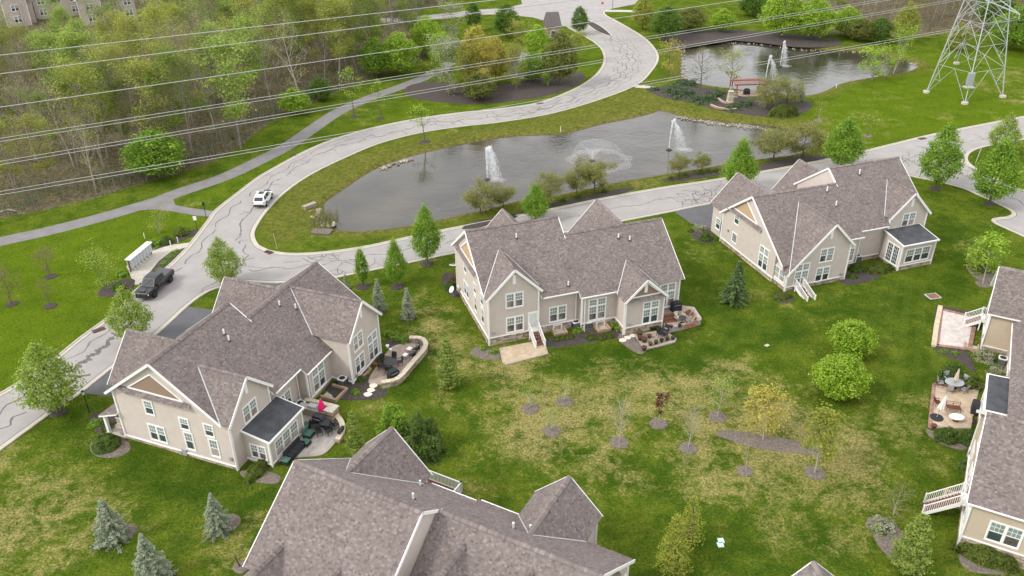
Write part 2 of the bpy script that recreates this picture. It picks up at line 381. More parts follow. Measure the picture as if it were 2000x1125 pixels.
lush_dark = np.maximum.reduce([
    zone([(1335,440),(1420,600),(1500,615),(1640,590),(1810,540),(1850,430),(1930,480),(1850,600),(1650,640),(1500,690),(1390,650),(1325,540)], 3),
    zone([(240,880),(360,900),(540,945),(520,1010),(330,980),(200,950)], 3), zone([(1060,700),(1350,640),(1420,700),(1260,735),(1120,722)], 2),
    .9*zone([(1790,600),(1830,720),(1810,880),(1760,840),(1770,700)], 2), .8*zone([(1000,842),(1090,865),(1230,905),(1350,965),(1310,985),(1180,935),(1050,890)], 1.6), .6*zone([(1380,680),(1430,690),(1440,800),(1400,850),(1370,760)], 2),  # middle one: darker green diagonal strip across the lower lawn
    .7*zone([(90,780),(230,830),(180,880),(90,840)], 2), .8*zone([(800,640),(850,680),(860,760),(780,780),(760,720)], 2), .6*zone([(1320,1010),(1640,1040),(1640,1140),(1330,1140)], 3)])
bright = np.maximum.reduce([
    zone([(-150,500),(0,482),(270,412),(420,430),(380,480),(240,600),(0,768),(-200,850)], 4),
    zone([(1540,250),(1640,180),(1700,160),(1800,100),(2080,90),(2080,220),(1700,285),(1600,300)], 5),
    .6*zone([(350,400),(560,300),(700,235),(800,200),(1100,165),(1150,60),(1185,110),(1050,205),(820,228),(650,275),(480,365)], 3)])
mow = np.maximum(zone([(1735,560),(1850,590),(1830,870),(1750,900),(1730,700)], 2), .6*zone([(1340,450),(1400,430),(1520,610),(1480,660),(1380,620)], 2))
bank = np.clip(smooth(np.where(sp < 0, sp, -1.2), -4.5, -.4), 0, 1)
bank = np.maximum(bank, .7*zone([(500,440),(540,395),(640,320),(830,264),(1000,241),(1176,196),(1260,165),(1300,180),(1390,225),(1300,215),(1176,240),(1000,262),(800,300),(640,390),(610,440),(560,480)], 2))
bank = np.maximum(bank, .8*zone([(1380,205),(1500,225),(1600,240),(1600,285),(1500,248),(1390,235)], 1.5))
V = np.stack([GX, GY, GZ], -1).reshape(-1, 3)
idx = np.arange(ny*nx).reshape(ny, nx)
F = np.stack([idx[:-1, :-1], idx[:-1, 1:], idx[1:, 1:], idx[1:, :-1]], -1).reshape(-1, 4)

_a, _b = at(1808,600), at(1790,860); MOWA = -(math.atan2(_b.y-_a.y, _b.x-_a.x) - math.pi/2)
def ground_mat():
    m = bpy.data.materials.new('lawn_and_soil'); m.use_nodes = True; t = m.node_tree; b = t.nodes['Principled BSDF']
    b.inputs['Roughness'].default_value = 1.0; b.inputs['Specular IOR Level'].default_value = 0.0
    L = t.links.new
    tc = t.nodes.new('ShaderNodeTexCoord')
    def attr(n):
        a = t.nodes.new('ShaderNodeAttribute'); a.attribute_name = n; s = t.nodes.new('ShaderNodeSeparateColor'); L(a.outputs['Color'], s.inputs[0]); return s
    A, B = attr('zone_a'), attr('zone_b')
    def noise(sc, det=4, rough=.55, dist=0):
        n = t.nodes.new('ShaderNodeTexNoise'); n.inputs['Scale'].default_value = sc; n.inputs['Detail'].default_value = det; n.inputs['Roughness'].default_value = rough; n.inputs['Distortion'].default_value = dist
        L(tc.outputs['Object'], n.inputs['Vector']); return n.outputs[0]
    def ramp(x, p0, p1, v0=0, v1=1):
        r = t.nodes.new('ShaderNodeMapRange'); r.inputs[1].default_value = p0; r.inputs[2].default_value = p1; r.inputs[3].default_value = v0; r.inputs[4].default_value = v1; L(x, r.inputs[0]); r.interpolation_type = 'SMOOTHSTEP'; return r.outputs[0]
    def math_(op, x, y):
        n = t.nodes.new('ShaderNodeMath'); n.operation = op; n.use_clamp = False
        for i, q in enumerate((x, y)):
            if isinstance(q, (int, float)): n.inputs[i].default_value = q
            else: L(q, n.inputs[i])
        return n.outputs[0]
    def mix(f, a, c, blend='MIX'):
        n = t.nodes.new('ShaderNodeMix'); n.data_type = 'RGBA'; n.blend_type = blend
        if isinstance(f, (int, float)): n.inputs[0].default_value = f
        else: L(f, n.inputs[0])
        for i, q in ((6, a), (7, c)):
            if isinstance(q, tuple): n.inputs[i].default_value = (*q, 1)
            else: L(q, n.inputs[i])
        return n.outputs[2]
    big, mid, fin, clump = noise(.06, 5, .6, .4), noise(.35, 5, .65, .3), noise(5, 6, .8), noise(1.5, 4, .62, .6)
    tuft = noise(3.2, 3, .6, .8)
    # healthy turf
    turf = mix(ramp(mid, .33, .68), (.046, .085, .008), (.104, .140, .014))
    turf = mix(math_('MULTIPLY', ramp(clump, .45, .68), .40), turf, (.140, .150, .022))
    turf = mix(math_('MULTIPLY', B.outputs[0], ramp(mid, .25, .7, .80, .40)), turf, (.025, .058, .005))          # lush
    turf = mix(math_('MULTIPLY', B.outputs[1], ramp(mid, .2, .6, .35, .75)), turf, (.092, .143, .008))  # bright
    # straw: broken into patches of several sizes where the dry zones lie
    s = math_('ADD', math_('MULTIPLY', mid, .30), math_('MULTIPLY', clump, .24)); s = math_('ADD', s, math_('MULTIPLY', noise(.13, 4, .6, .5), .34)); s = math_('ADD', s, math_('MULTIPLY', fin, .12))
    dz = math_('ADD', s, math_('MULTIPLY', A.outputs[0], .11))
    straw = mix(ramp(fin, .3, .7), (.21, .180, .060), (.33, .280, .120))
    turf = mix(ramp(dz, .535, .68, 0, .85), turf, straw)
    # dark tussocks and moss
    tk = math_('MULTIPLY', ramp(tuft, .55, .68), ramp(noise(.16, 3), .38, .6))
    turf = mix(math_('MULTIPLY', tk, .75), turf, (.032, .062, .012))
    sm_ = ramp(noise(1.1, 2, .5, 1.2), .64, .72); turf = mix(math_('MULTIPLY', sm_, .55), turf, (.036, .070, .012))
    # mower passes: the sward lies over in alternate strips
    mpp = t.nodes.new('ShaderNodeMapping'); mpp.inputs['Rotation'].default_value = (0, 0, MOWA); L(tc.outputs['Object'], mpp.inputs[0]); mx_ = t.nodes.new('ShaderNodeSeparateXYZ'); L(mpp.outputs[0], mx_.inputs[0])
    sn = math_('SINE', math_('MULTIPLY', mx_.outputs[0], 3.9), 0); st_ = ramp(sn, -.35, .35); turf = mix(math_('MULTIPLY', math_('MULTIPLY', B.outputs[2], st_), .26), turf, (.088, .128, .018))
    # pond banks: olive, tan
    bk = mix(ramp(clump, .35, .65), (.075, .095, .016), (.18, .150, .045))
    turf = mix(math_('MULTIPLY', A.outputs[2], .85), turf, bk)
    # leaf litter in the wood
    lit = mix(ramp(clump, .35, .65), (.085, .075, .040), (.175, .145, .095)); lit = mix(ramp(mid, .5, .72, 0, .6), lit, (.055, .08, .014))
    wd = math_('ADD', A.outputs[1], math_('MULTIPLY', math_('SUBTRACT', clump, .5), .8)); turf = mix(ramp(wd, .4, .65), turf, lit)
    # blade-scale light and dark
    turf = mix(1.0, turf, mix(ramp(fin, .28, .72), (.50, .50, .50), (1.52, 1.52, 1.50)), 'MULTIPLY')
    # pond bed under water line
    gz = t.nodes.new('ShaderNodeSeparateXYZ'); L(tc.outputs['Object'], gz.inputs[0])
    turf = mix(ramp(gz.outputs[2], -.46, -.36, 1, 0), turf, (.10, .07, .04))
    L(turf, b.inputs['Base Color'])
    bp = t.nodes.new('ShaderNodeBump'); bp.inputs['Strength'].default_value = 1.0; bp.inputs['Distance'].default_value = .12
    hgtn = math_('ADD', math_('MULTIPLY', clump, 1.2), math_('ADD', fin, tuft)); L(hgtn, bp.inputs['Height']); L(bp.outputs[0], b.inputs['Normal'])
    return m
M['ground'] = ground_mat()
gme = arr_mesh('ground', V, F, M['ground'], smooth=True)
for nm, chans in (('zone_a', (dry, np.maximum(wood, wood2), bank)), ('zone_b', (lush_dark, bright, mow))):
    a = gme.color_attributes.new(nm, 'FLOAT_COLOR', 'POINT'); c4 = np.ones((ny*nx, 4), np.float32)
    for k, ch in enumerate(chans): c4[:, k] = ch.ravel()
    a.data.foreach_set('color', c4.ravel())
ground = put('ground', gme, kind='structure')

def inside(x, y, pg):
    c = False; n = len(pg); j = n-1
    for i in range(n):
        if (pg[i][1] > y) != (pg[j][1] > y) and x < (pg[j][0]-pg[i][0])*(y-pg[i][1])/(pg[j][1]-pg[i][1])+pg[i][0]: c = not c
        j = i
    return c
def sheet(name, pts, z, m, sides=0.0, z_edge=None, **k):
    """flat sheet on the ground from a world outline; sides = depth of its skirt"""
    P = [Vector((p[0], p[1], 0)) for p in pts]
    tris = tessellate_polygon([P])
    mb = MB()
    for a, b_, c in tris: mb.face([(P[i].x, P[i].y, z) for i in (a, b_, c)])
    if sides:
        n = len(P)
        for i in range(n):
            a, b_ = P[i], P[(i+1) % n]
            mb.face([(a.x, a.y, z), (b_.x, b_.y, z), (b_.x, b_.y, z-sides), (a.x, a.y, z-sides)])
    me = mb.mesh(name, m, fix=False)
    bm = bmesh.new(); bm.from_mesh(me); bmesh.ops.remove_doubles(bm, verts=bm.verts, dist=1e-4)
    for f in bm.faces:
        if abs(f.normal.z) > .5 and f.normal.z < 0: f.normal_flip()
    bm.to_mesh(me); bm.free()
    return put(name, me, **k)
def mound(name, pts, h, m, parent=None, **k):
    """low heap of mulch: the outline drawn in to a raised middle"""
    P = [Vector((p[0], p[1])) for p in pts]; c = sum(P, Vector((0, 0)))/len(P); n = len(P); mb = MB()
    rings = [[(p.x, p.y, -.03) for p in P]]
    for t, zz in ((.96, .45), (.8, .8), (.45, 1.0)): rings.append([(c.x+(p.x-c.x)*t + random.uniform(-.03,.03), c.y+(p.y-c.y)*t + random.uniform(-.03,.03), h*zz + random.uniform(-.015,.015)) for p in P])
    for r0, r1 in zip(rings, rings[1:]):
        for i in range(n): j = (i+1) % n; mb.face([r0[i], r0[j], r1[j], r1[i]])
    for i in range(n): mb.face([rings[-1][i], rings[-1][(i+1) % n], (c.x, c.y, h)])
    return mb.build(name, m, parent, fix=True, **k)
def sweep(pts, prof, closed=False):
    """sweep profile [(offset to the left, z)] along 2d line"""
    P = [Vector((p[0], p[1])) for p in pts]; n = len(P); mb = MB(); rows = []
    for i in range(n):
        if closed: d = P[(i+1) % n] - P[i-1]
        else: d = P[min(i+1, n-1)] - P[max(i-1, 0)]
        d.normalize(); nrm = Vector((-d.y, d.x))
        rows.append([(P[i].x + nrm.x*o, P[i].y + nrm.y*o, z) for o, z in prof])
    for i in range(n if closed else n-1):
        a, b_ = rows[i], rows[(i+1) % n]
        for k in range(len(prof)-1): mb.face([a[k], b_[k], b_[k+1], a[k+1]])
    return mb

# ---- water
for nm, pg, lab in (('pond_water', P1, None), ('pond_water', P2, None), ('pond_water', P3, None)):
    c = np.mean(np.array(pg), 0); big_ = [(c[0]+(x-c[0])*1.0+0, c[1]+(y-c[1])*1.0) for x, y in pg]
    # the sheet runs a little under the bank so that the bank itself draws the shoreline
    out = []
    n = len(pg)
    area = sum(pg[i][0]*pg[(i+1) % n][1]-pg[(i+1) % n][0]*pg[i][1] for i in range(n)); sg = 1 if area > 0 else -1
    for i in range(n):
        d = Vector(pg[(i+1) % n]) - Vector(pg[i-1]); d.normalize(); out.append((pg[i][0] + d.y*sg*.7, pg[i][1] - d.x*sg*.7))
    sheet(nm, out, WATER_Z, M['water'], kind='structure')

# ---- roads
LA = [(-120,838),(0,775),(43,749),(101,712),(165,660),(235,608),(274,566),(331,524),(373,482),(412,431),(427,411),(466,380),(505,350),(531,334),(599,297),(662,271),(736,250),(821,233),(901,222),(979,214),(1058,201),(1127,174),(1166,148),(1183,122),(1180,99),(1163,82),(1137,67),(1112,54)]
TOPJ = [(1085,46),(1040,34),(985,28),(930,29),(870,36),(800,42),(720,46),(720,37),(800,33),(870,26),(930,19),(985,16),(1020,8),(1010,-30),(1280,-40),(1240,8),(1200,16)]
LB = [(1178,22),(1180,30),(1209,46),(1252,72),(1275,95),(1282,115),(1269,138),(1242,164),(1176,191),(1078,220),(979,237),(907,245),(821,258),(736,280),(662,311),(600,342),(551,376),(517,410),(494,443),(489,462),(497,480),(512,489),(526,494),(565,499),(622,497),(708,486),(801,466),(878,450),(961,434),(1074,412),(1170,392),(1290,370),(1407,352),(1575,322),(1687,298),(1809,268),(1871,255),(1943,241),(2000,230),(2120,208)]
SE1 = [(2120,248),(2000,270),(1938,281),(1900,291),(1884,303),(1886,318),(1908,334),(1946,352),(1998,374),(2090,408)]
SE2 = [(2080,498),(2000,459),(1958,440),(1945,432),(1955,429),(1972,427),(1984,421),(1981,412),(1958,400),(1921,383),(1884,367),(1834,354),(1796,346),(1769,342),(1700,346),(1600,362),(1500,378),(1384,396),(1294,414),(1217,429),(1100,452),(1000,472),(891,491),(805,509),(696,531),(641,541),(547,549),(485,547),(460,550),(430,558),(398,570),(361,596),(301,650),(224,708),(149,767),(112,791),(0,872),(-90,940)]
def line(pxs, n=5): return [(p.x, p.y) for p in catmull([at(a, b).to_2d() for a, b in pxs], n)]
lLA, lLB, lS1, lS2 = line(LA), line(LB), line(SE1), line(SE2)
lTJ = [g2(*p) for p in TOPJ]
road = sheet('road', lLA + lTJ + lLB + lS1 + lS2, .012, M['road'], kind='structure')
KERB = [(0, .006), (0, .022), (.36, .03), (.40, .10), (.55, .11), (.58, .02)]
def kerb(l, side, nm='kerb'):
    return sweep(l, [(o*side, z) for o, z in KERB]).build(nm, M['concrete'], fix=True, kind='structure')
kerb(lLA, 1); kerb(lLB, 1); kerb(lS1, 1); kerb(lS2, 1)
isl = poly([(1140,42),(1152,41),(1175,52),(1195,69),(1190,71),(1168,63),(1148,50)], 4)
sheet('median_bed', isl, .10, M['mulch'], .1, kind='structure')
sweep(isl, [(-.3, .014), (-.3, .12), (.05, .13), (.05, .02)], True).build('kerb', M['concrete'], kind='structure')

# ---- driveways and the tarmac path
sheet('driveway', [g2(*p) for p in ((301,649),(361,598),(420,606),(470,640),(380,700),(330,668))], .020, M['asphalt'], kind='structure')
sheet('driveway', [g2(*p) for p in ((149,766),(223,709),(300,700),(300,760),(215,775))], .020, M['asphalt'], kind='structure')
sheet('driveway', [g2(*p) for p in ((1316,413),(1386,399),(1440,420),(1400,450),(1350,437))], .020, M['asphalt'], kind='structure')
sheet('driveway', [g2(*p) for p in ((485,549),(540,549),(560,575),(500,575))], .020, M['asphalt'], kind='structure')
def ribbon(pxs, w0, z, m, nm, n=6, **k):
    return sweep(line(pxs, n), [(-w0/2, z), (w0/2, z)]).build(nm, m, fix=True, **k)
ribbon([(-60,487),(0,472),(100,450),(200,424),(265,405),(310,391),(350,376),(440,345),(500,317),(560,286),(610,252),(660,219),(720,192),(790,167),(840,146),(880,122)], 3.0, .012, M['path'], 'path', kind='structure')
sheet('path', [g2(*p) for p in ((268,411),(318,385),(348,378),(338,389),(342,400),(365,405),(400,410),(422,413),(418,424),(380,421),(330,412),(300,409))], .016, M['path'], kind='structure')
# mailbox apron and its walk
sheet('pavement', [g2(*p) for p in ((247,520),(300,487),(340,478),(371,474),(372,481),(334,493),(318,508),(296,535),(284,556),(262,556))], .03, M['concrete'], .03, kind='structure')
sheet('planting_strip', [g2(*p) for p in ((288,538),(310,511),(330,495),(364,483),(348,500),(330,515),(306,532))], .05, M['mulch'], .05, kind='structure')
sheet('pavement', [g2(*p) for p in ((1237,165),(1290,170),(1330,171),(1330,175),(1290,175),(1240,171))], .02, M['concrete'], kind='structure')
sheet('pavement', [g2(*p) for p in ((1181,19),(1245,20),(1240,24),(1180,23))], .02, M['concrete'], kind='structure')

# ---- sealed cracks: wandering tar lines lie on the road
def in_road(x, y): return inside(x, y, ROADPG)
ROADPG = lLA + lTJ + lLB + lS1 + lS2
tar = MB()
def tarline(p, ang, length, wd, wob=.25, depth=0, fork=.12):
    P = [Vector(p)]; a = ang; step = .45
    for _ in range(int(length/step)):
        a += random.gauss(0, wob) + (ang-a)*.35
        q = P[-1] + Vector((math.cos(a), math.sin(a)))*step
        if not in_road(q.x, q.y): break
        P.append(q)
        if depth < 2 and random.random() < fork:
            tarline((q.x, q.y), a + random.choice((-1, 1))*random.uniform(.7, 1.6), random.uniform(.8, 3.5), wd*.8, wob, depth+1, fork)
    if len(P) < 2: return
    ws = [wd*random.uniform(.5, 1.4)/2 for _ in P]
    z = .0165 + random.uniform(0, .003)
    for i in range(len(P)-1):
        d = (P[i+1]-P[i]).normalized(); nn = Vector((-d.y, d.x))
        a0, a1 = P[i]+nn*ws[i], P[i]-nn*ws[i]; b0, b1 = P[i+1]+nn*ws[i+1], P[i+1]-nn*ws[i+1]
        tar.face([(a1.x,a1.y,z),(b1.x,b1.y,z),(b0.x,b0.y,z),(a0.x,a0.y,z)])
def tarpath(pxs, wd, off=0, fork=.1, cross=.0, clen=5):
    l = line(pxs, 8); prev = None; ph = random.random()*9
    for i in range(len(l)-1):
        a, b_ = Vector(l[i]), Vector(l[i+1]); d = b_-a; Ln = d.length; d.normalize(); nn = Vector((-d.y, d.x)); ang = math.atan2(d.y, d.x)
        k = max(1, int(Ln/.5))
        for j in range(k):
            p = a + d*(Ln*j/k); s = (i*3.1+j)*.35
            o = off + .35*math.sin(s*1.3+ph) + random.uniform(-.1, .1)
            q = p + nn*o
            if prev is not None and random.random() < .93 and in_road(q.x, q.y):
                dd = (q-prev)
                if dd.length > .01:
                    dd.normalize(); n2 = Vector((-dd.y, dd.x)); ww = wd*random.uniform(.6, 1.5)/2; z = .0165 + random.uniform(0, .003)
                    tar.face([(prev.x-n2.x*ww, prev.y-n2.y*ww, z), (q.x-n2.x*ww, q.y-n2.y*ww, z), (q.x+n2.x*ww, q.y+n2.y*ww, z), (prev.x+n2.x*ww, prev.y+n2.y*ww, z)])
            prev = q
            if random.random() < cross: tarline((q.x, q.y), ang + random.choice((-1, 1))*random.uniform(1.1, 1.9), clen*random.uniform(.4, 1), wd*.75, .22, 1, fork)
CEN_LOOP = [(455,470),(500,385),(565,335),(640,292),(740,265),(821,245),(907,233),(1000,224),(1078,210),(1150,182),(1205,155),(1228,125),(1222,95),(1190,70)]
tarpath(CEN_LOOP[:9], .17, -.3, .12, .14, 3.0)
tarpath(CEN_LOOP[1:5], .12, 1.2, .1, .10, 2.5)
for off, wd_ in ((-2.4, .09), (-1.1, .14), (.3, .18), (1.6, .12), (2.7, .08)): tarpath(CEN_LOOP[7:], wd_, off, .12, .2, 1.8)
tarpath([(0,815),(90,745),(190,670),(262,610),(330,550),(390,495),(440,430),(480,390)], .14, .6, .05, .035, 4)
tarpath([(0,845),(60,800),(112,772)], .2, .3, .05, .03, 3); tarpath([(130,735),(165,708),(200,683),(230,655)], .55, .2, .03, .08, 3)
tarpath([(300,648),(345,608),(400,560),(450,525),(490,500)], .12, -.4, .05, .04, 4)
tarpath([(485,530),(600,522),(700,506),(860,478),(1000,450),(1130,425),(1290,392),(1420,368)], .11, .3, .06, .03, 4)
for p in ((620,518),(668,510),(600,508),(1345,392),(1385,385),(1365,378),(1460,366),(1790,308),(1840,290),(1900,330),(1930,352),(1770,312),(1370,393)):
    for _ in range(4): q = at(p[0]+random.uniform(-14, 14), p[1]+random.uniform(-4, 4)); tarline((q.x, q.y), random.uniform(0, 6.3), random.uniform(2, 5), .11, .3, 0, .12)
tarpath([(1575,343),(1690,322),(1800,304),(1880,282),(1990,255)], .12, .2, .08, .05, 4); tarpath([(1870,310),(1920,350),(1975,385),(2020,410)], .14, 0, .08, .10, 4)
tarpath([(470,470),(480,500),(470,530),(440,545)], .12, 0, .1, .1, 5)
tar.build('crack_sealant', M['tar'], kind='stuff', fix=True)
# gutter seam along both kerbs
for l, s in ((lLA, -1), (lLB, -1), (lS2, -1)): sweep(l, [(s*.03, .019), (s*.10, .019)]).build('gutter_seam', M['tar'], fix=True, kind='structure')

# ---- kerb drain inlets and yard drains
def flat_slab(name, px, wx, wy, h, rz, m, label, cat, m2=None, inner=None, slats=0):
    o = thing(name, label, cat, at(*px), rz)
    b = MB(); b.box(-wx/2, wx/2, -wy/2, wy/2, -.02, h); b.build('frame' if m2 else 'slab', m, o)
    if m2:
        g = MB()
        n = slats or 6
        for i in range(n): x = -wx/2+.12 + (wx-.24)*(i+.5)/n; g.box(x-(wx-.24)/n*.32, x+(wx-.24)/n*.32, -wy/2+.1, wy/2-.1, h, h+.02)
        g.build('grate_bars', m2, o)
    return o
flat_slab('drain_inlet', (193,645), 1.3, .7, .09, R(42), M['rust'], 'rusty kerb drain inlet left of the lower house driveway', 'drain', M['darkmetal'])
flat_slab('drain_inlet', (525,493), 1.2, .7, .09, R(-38), M['rust'], 'rusty kerb drain inlet at the inner corner of the street junction', 'drain', M['darkmetal'])
flat_slab('drain_inlet', (1054,202), 1.3, .7, .09, R(18), M['rust'], 'rusty kerb drain inlet below the large mulch bed', 'drain', M['darkmetal'])
flat_slab('drain_inlet', (1801,271), 1.3, .7, .09, R(20), M['rust'], 'rusty kerb drain inlet beside the meadow at upper right', 'drain', M['darkmetal'])
flat_slab('yard_drain', (1822,579), 1.5, 1.2, .07, R(12), M['concrete'], 'concrete yard drain with rusty grate in the lawn near the brick-edged patio', 'drain', M['rust'], slats=7)
flat_slab('drain_slab', (629,454), 2.6, 1.5, .22, R(-8), M['mulch_old'], 'flat tan concrete slab in the grass below the reed end of the pond', 'concrete slab')
for px in ((1408,1057), (1407,1065)):
    flat_slab('utility_lid', px, .48, .48, .10, R(4), M['greenlid'], 'pale green utility lid, ' + ('upper' if px[1] < 1060 else 'lower') + ' of the pair set in the foreground lawn', 'utility lid')
flat_slab('utility_lid', (1498,675), .5, .35, .06, R(30), M['concrete'], 'small pale lid in the lawn right of the black kettle grill patio', 'utility lid')
hw = MB(); hw.box(-1.0, 1.0, -.3, .3, -.6, .42); hw.box(-1.06, 1.06, -.36, .36, .42, .5)
o = thing('drain_headwall', 'concrete outlet headwall at the left tip of the pond', 'headwall', at(605,405), R(48)); hw.build('wall', M['mulch_old'] if 0 else M['mortar'], o)

# ---- mulch beds on the ground
def bed(pxs, m='mulch', h=.10, n=4, nm='mulch_bed'): return mound(nm, poly(pxs, n), h, M[m], kind='structure')
bed([(788,180),(800,166),(850,160),(960,168),(1060,150),(1120,140),(1143,146),(1135,162),(1090,182),(1020,196),(930,204),(860,200),(810,193)], h=.25)
bed([(1290,70),(1340,62),(1430,58),(1520,64),(1600,72),(1642,78),(1640,90),(1560,92),(1470,82),(1400,79),(1340,86),(1320,96),(1300,84)], h=.12)
bed([(1262,176),(1290,168),(1340,165),(1385,172),(1430,182),(1480,196),(1560,195),(1590,205),(1560,225),(1500,228),(1440,222),(1390,212),(1350,200),(1300,192)], h=.2)
bed([(950,432),(985,420),(1030,410),(1080,396),(1160,380),(1230,366),(1235,372),(1160,390),(1080,405),(1010,420)], h=.12)
bed([(900,447),(930,432),(1010,418),(1010,424),(960,438),(930,446)], h=.1)
bed([(1290,352),(1305,347),(1370,336),(1420,330),(1412,340),(1370,348),(1320,355)], h=.1)
bed([(1470,330),(1500,318),(1560,306),(1640,300),(1640,308),(1560,318),(1500,332)], h=.1)
bed([(190,575),(200,562),(230,548),(262,545),(262,560),(250,572),(230,580),(205,580)], h=.15)
bed([(296,490),(330,474),(358,460),(380,448),(392,450),(372,464),(338,476),(305,488)], h=.12)
bed([(1398,846),(1412,840),(1450,844),(1500,852),(1560,862),(1610,884),(1600,890),(1540,884),(1480,876),(1430,862)], 'mulch_old', .12)
bed([(1692,1015),(1702,1040),(1722,1075),(1760,1108),(1800,1120),(1790,1090),(1770,1050),(1745,1020),(1712,1008)], 'mulch_old', .12)
bed([(176,880),(180,862),(215,850),(250,862),(255,880),(225,894),(190,892)], 'mulch_old', .12)
bed([(172,815),(196,806),(236,820),(230,850),(190,845)], 'mulch', .12)
bed([(470,920),(520,920),(548,930),(540,945),(500,942),(478,934)], 'mulch_old', .10)
bed([(868,560),(862,545),(872,530),(890,540),(897,570),(893,582),(878,576)], 'mulch', .12)
bed([(918,690),(935,676),(975,690),(972,702),(940,700)], 'mulch_old', .1)
bed([(1061,666),(1100,655),(1200,640),(1222,655),(1160,668),(1080,680)], 'mulch', .08)
bed([(1206,655),(1225,650),(1262,680),(1252,692),(1230,682),(1212,668)], 'mulch_old', .1)
bed([(636,755),(680,740),(715,728),(735,752),(760,768),(735,780),(690,782),(650,778)], 'mulch', .1)
bed([(757,660),(800,655),(832,668),(838,690),(800,680),(760,680)], 'mulch', .1)
bed([(1510,577),(1530,570),(1551,580),(1545,590),(1520,590)], 'mulch', .1)
bed([(1640,545),(1670,530),(1715,528),(1720,540),(1690,552),(1650,556)], 'mulch', .1)
bed([(1348,455),(1360,445),(1390,455),(1392,475),(1365,472)], 'mulch', .1)
bed([(1826,604),(1836,597),(1895,608),(1890,616),(1840,606),(1829,660),(1890,690),(1905,730),(1870,705),(1824,680)], 'mulch', .08, 3)
bed([(1808,838),(1822,842),(1870,860),(1895,868),(1880,880),(1840,868),(1815,852)], 'mulch_old', .1)
bed([(1872,1078),(1890,1098),(1930,1112),(1975,1110),(1968,1122),(1900,1118),(1875,1098)], 'mulch_old', .1)
bed([(1888,520),(1905,512),(1950,530),(1945,552),(1915,548),(1895,535)], 'mulch_old', .08)

# ================================================================== HOUSES
SHADES = [(0.163, 0.135, 0.127), (0.177, 0.148, 0.138), (0.193, 0.163, 0.153), (0.143, 0.118, 0.111), (0.225, 0.192, 0.182), (0.168, 0.144, 0.132), (0.128, 0.105, 0.098)]
SHW = [3, 4, 3, 2, 2, 3, 1]
STONES = [(.36,.28,.20),(.44,.35,.25),(.28,.21,.155),(.40,.34,.28),(.30,.26,.23),(.48,.41,.32),(.23,.165,.12)]
WCACHE = {}
def window_mesh(wd, ht, n, kind):
    """one window unit group, facing -y, origin at the middle of its sill line"""
    key = (round(wd, 2), round(ht, 2), n, kind)
    if key in WCACHE: return WCACHE[key]
    b = MB(); cz = .11
    b.box(-wd/2-cz, wd/2+cz, -.055, .02, -cz*1.2, 0); b.box(-wd/2-cz, wd/2+cz, -.055, .02, ht, ht+cz)
    b.box(-wd/2-cz, -wd/2, -.05, .02, 0, ht); b.box(wd/2, wd/2+cz, -.05, .02, 0, ht)
    uw = wd/n; panes = []
    tr = .32*ht if kind == 'transom' else 0
    if tr: b.box(-wd/2, wd/2, -.052, .02, ht-tr-.06, ht-tr+.06)
    h0 = ht-tr-(.06 if tr else 0)
    for i in range(n):
        x0 = -wd/2 + uw*i; x1 = x0+uw
        if i: b.box(x0-.07, x0+.07, -.048, .02, 0, ht)
        g = .045; a0, a1 = x0+g+(.07 if i else 0), x1-g-(.07 if i < n-1 else 0)
        def sash(z0, z1, mx, mz, y):
            b.box(a0-g, a0, y, y+.04, z0, z1); b.box(a1, a1+g, y, y+.04, z0, z1); b.box(a0, a1, y, y+.04, z0, z0+g); b.box(a0, a1, y, y+.04, z1-g, z1)
            for k in range(1, mx): xx = a0+(a1-a0)*k/mx; b.box(xx-.014, xx+.014, y, y+.03, z0+g, z1-g)
            for k in range(1, mz): zz = z0+(z1-z0)*k/mz; b.box(a0, a1, y+.002, y+.028, zz-.014, zz+.014)
            panes.append((a0, a1, z0+g, z1-g, y+.02, mx > 1 or kind == 'plain'))
        if kind in ('hung', 'transom'):
            m_ = h0*.5
            sash(m_, h0, 3, 2, -.035); sash(0, m_, 1, 1, -.02)
        elif kind == 'grid': sash(0, h0, 3, 4, -.03)
        elif kind == 'door': sash(.02, h0, 3, 5, -.03)
        elif kind == 'plain': sash(0, h0, 1, 1, -.03)
        if tr: sash(ht-tr+.06, ht, 3, 2, -.03)
    me = b.mesh('window', M['white']); pm = []
    for k, (x0, x1, z0, z1, y, up) in enumerate(panes):
        p = MB(); p.box(x0, x1, y, y+.012, z0, z1); pm.append(p.mesh('pane', M['glass_pale' if up and kind in ('hung', 'transom', 'plain') else 'glass']))
    WCACHE[key] = (me, pm); return WCACHE[key]

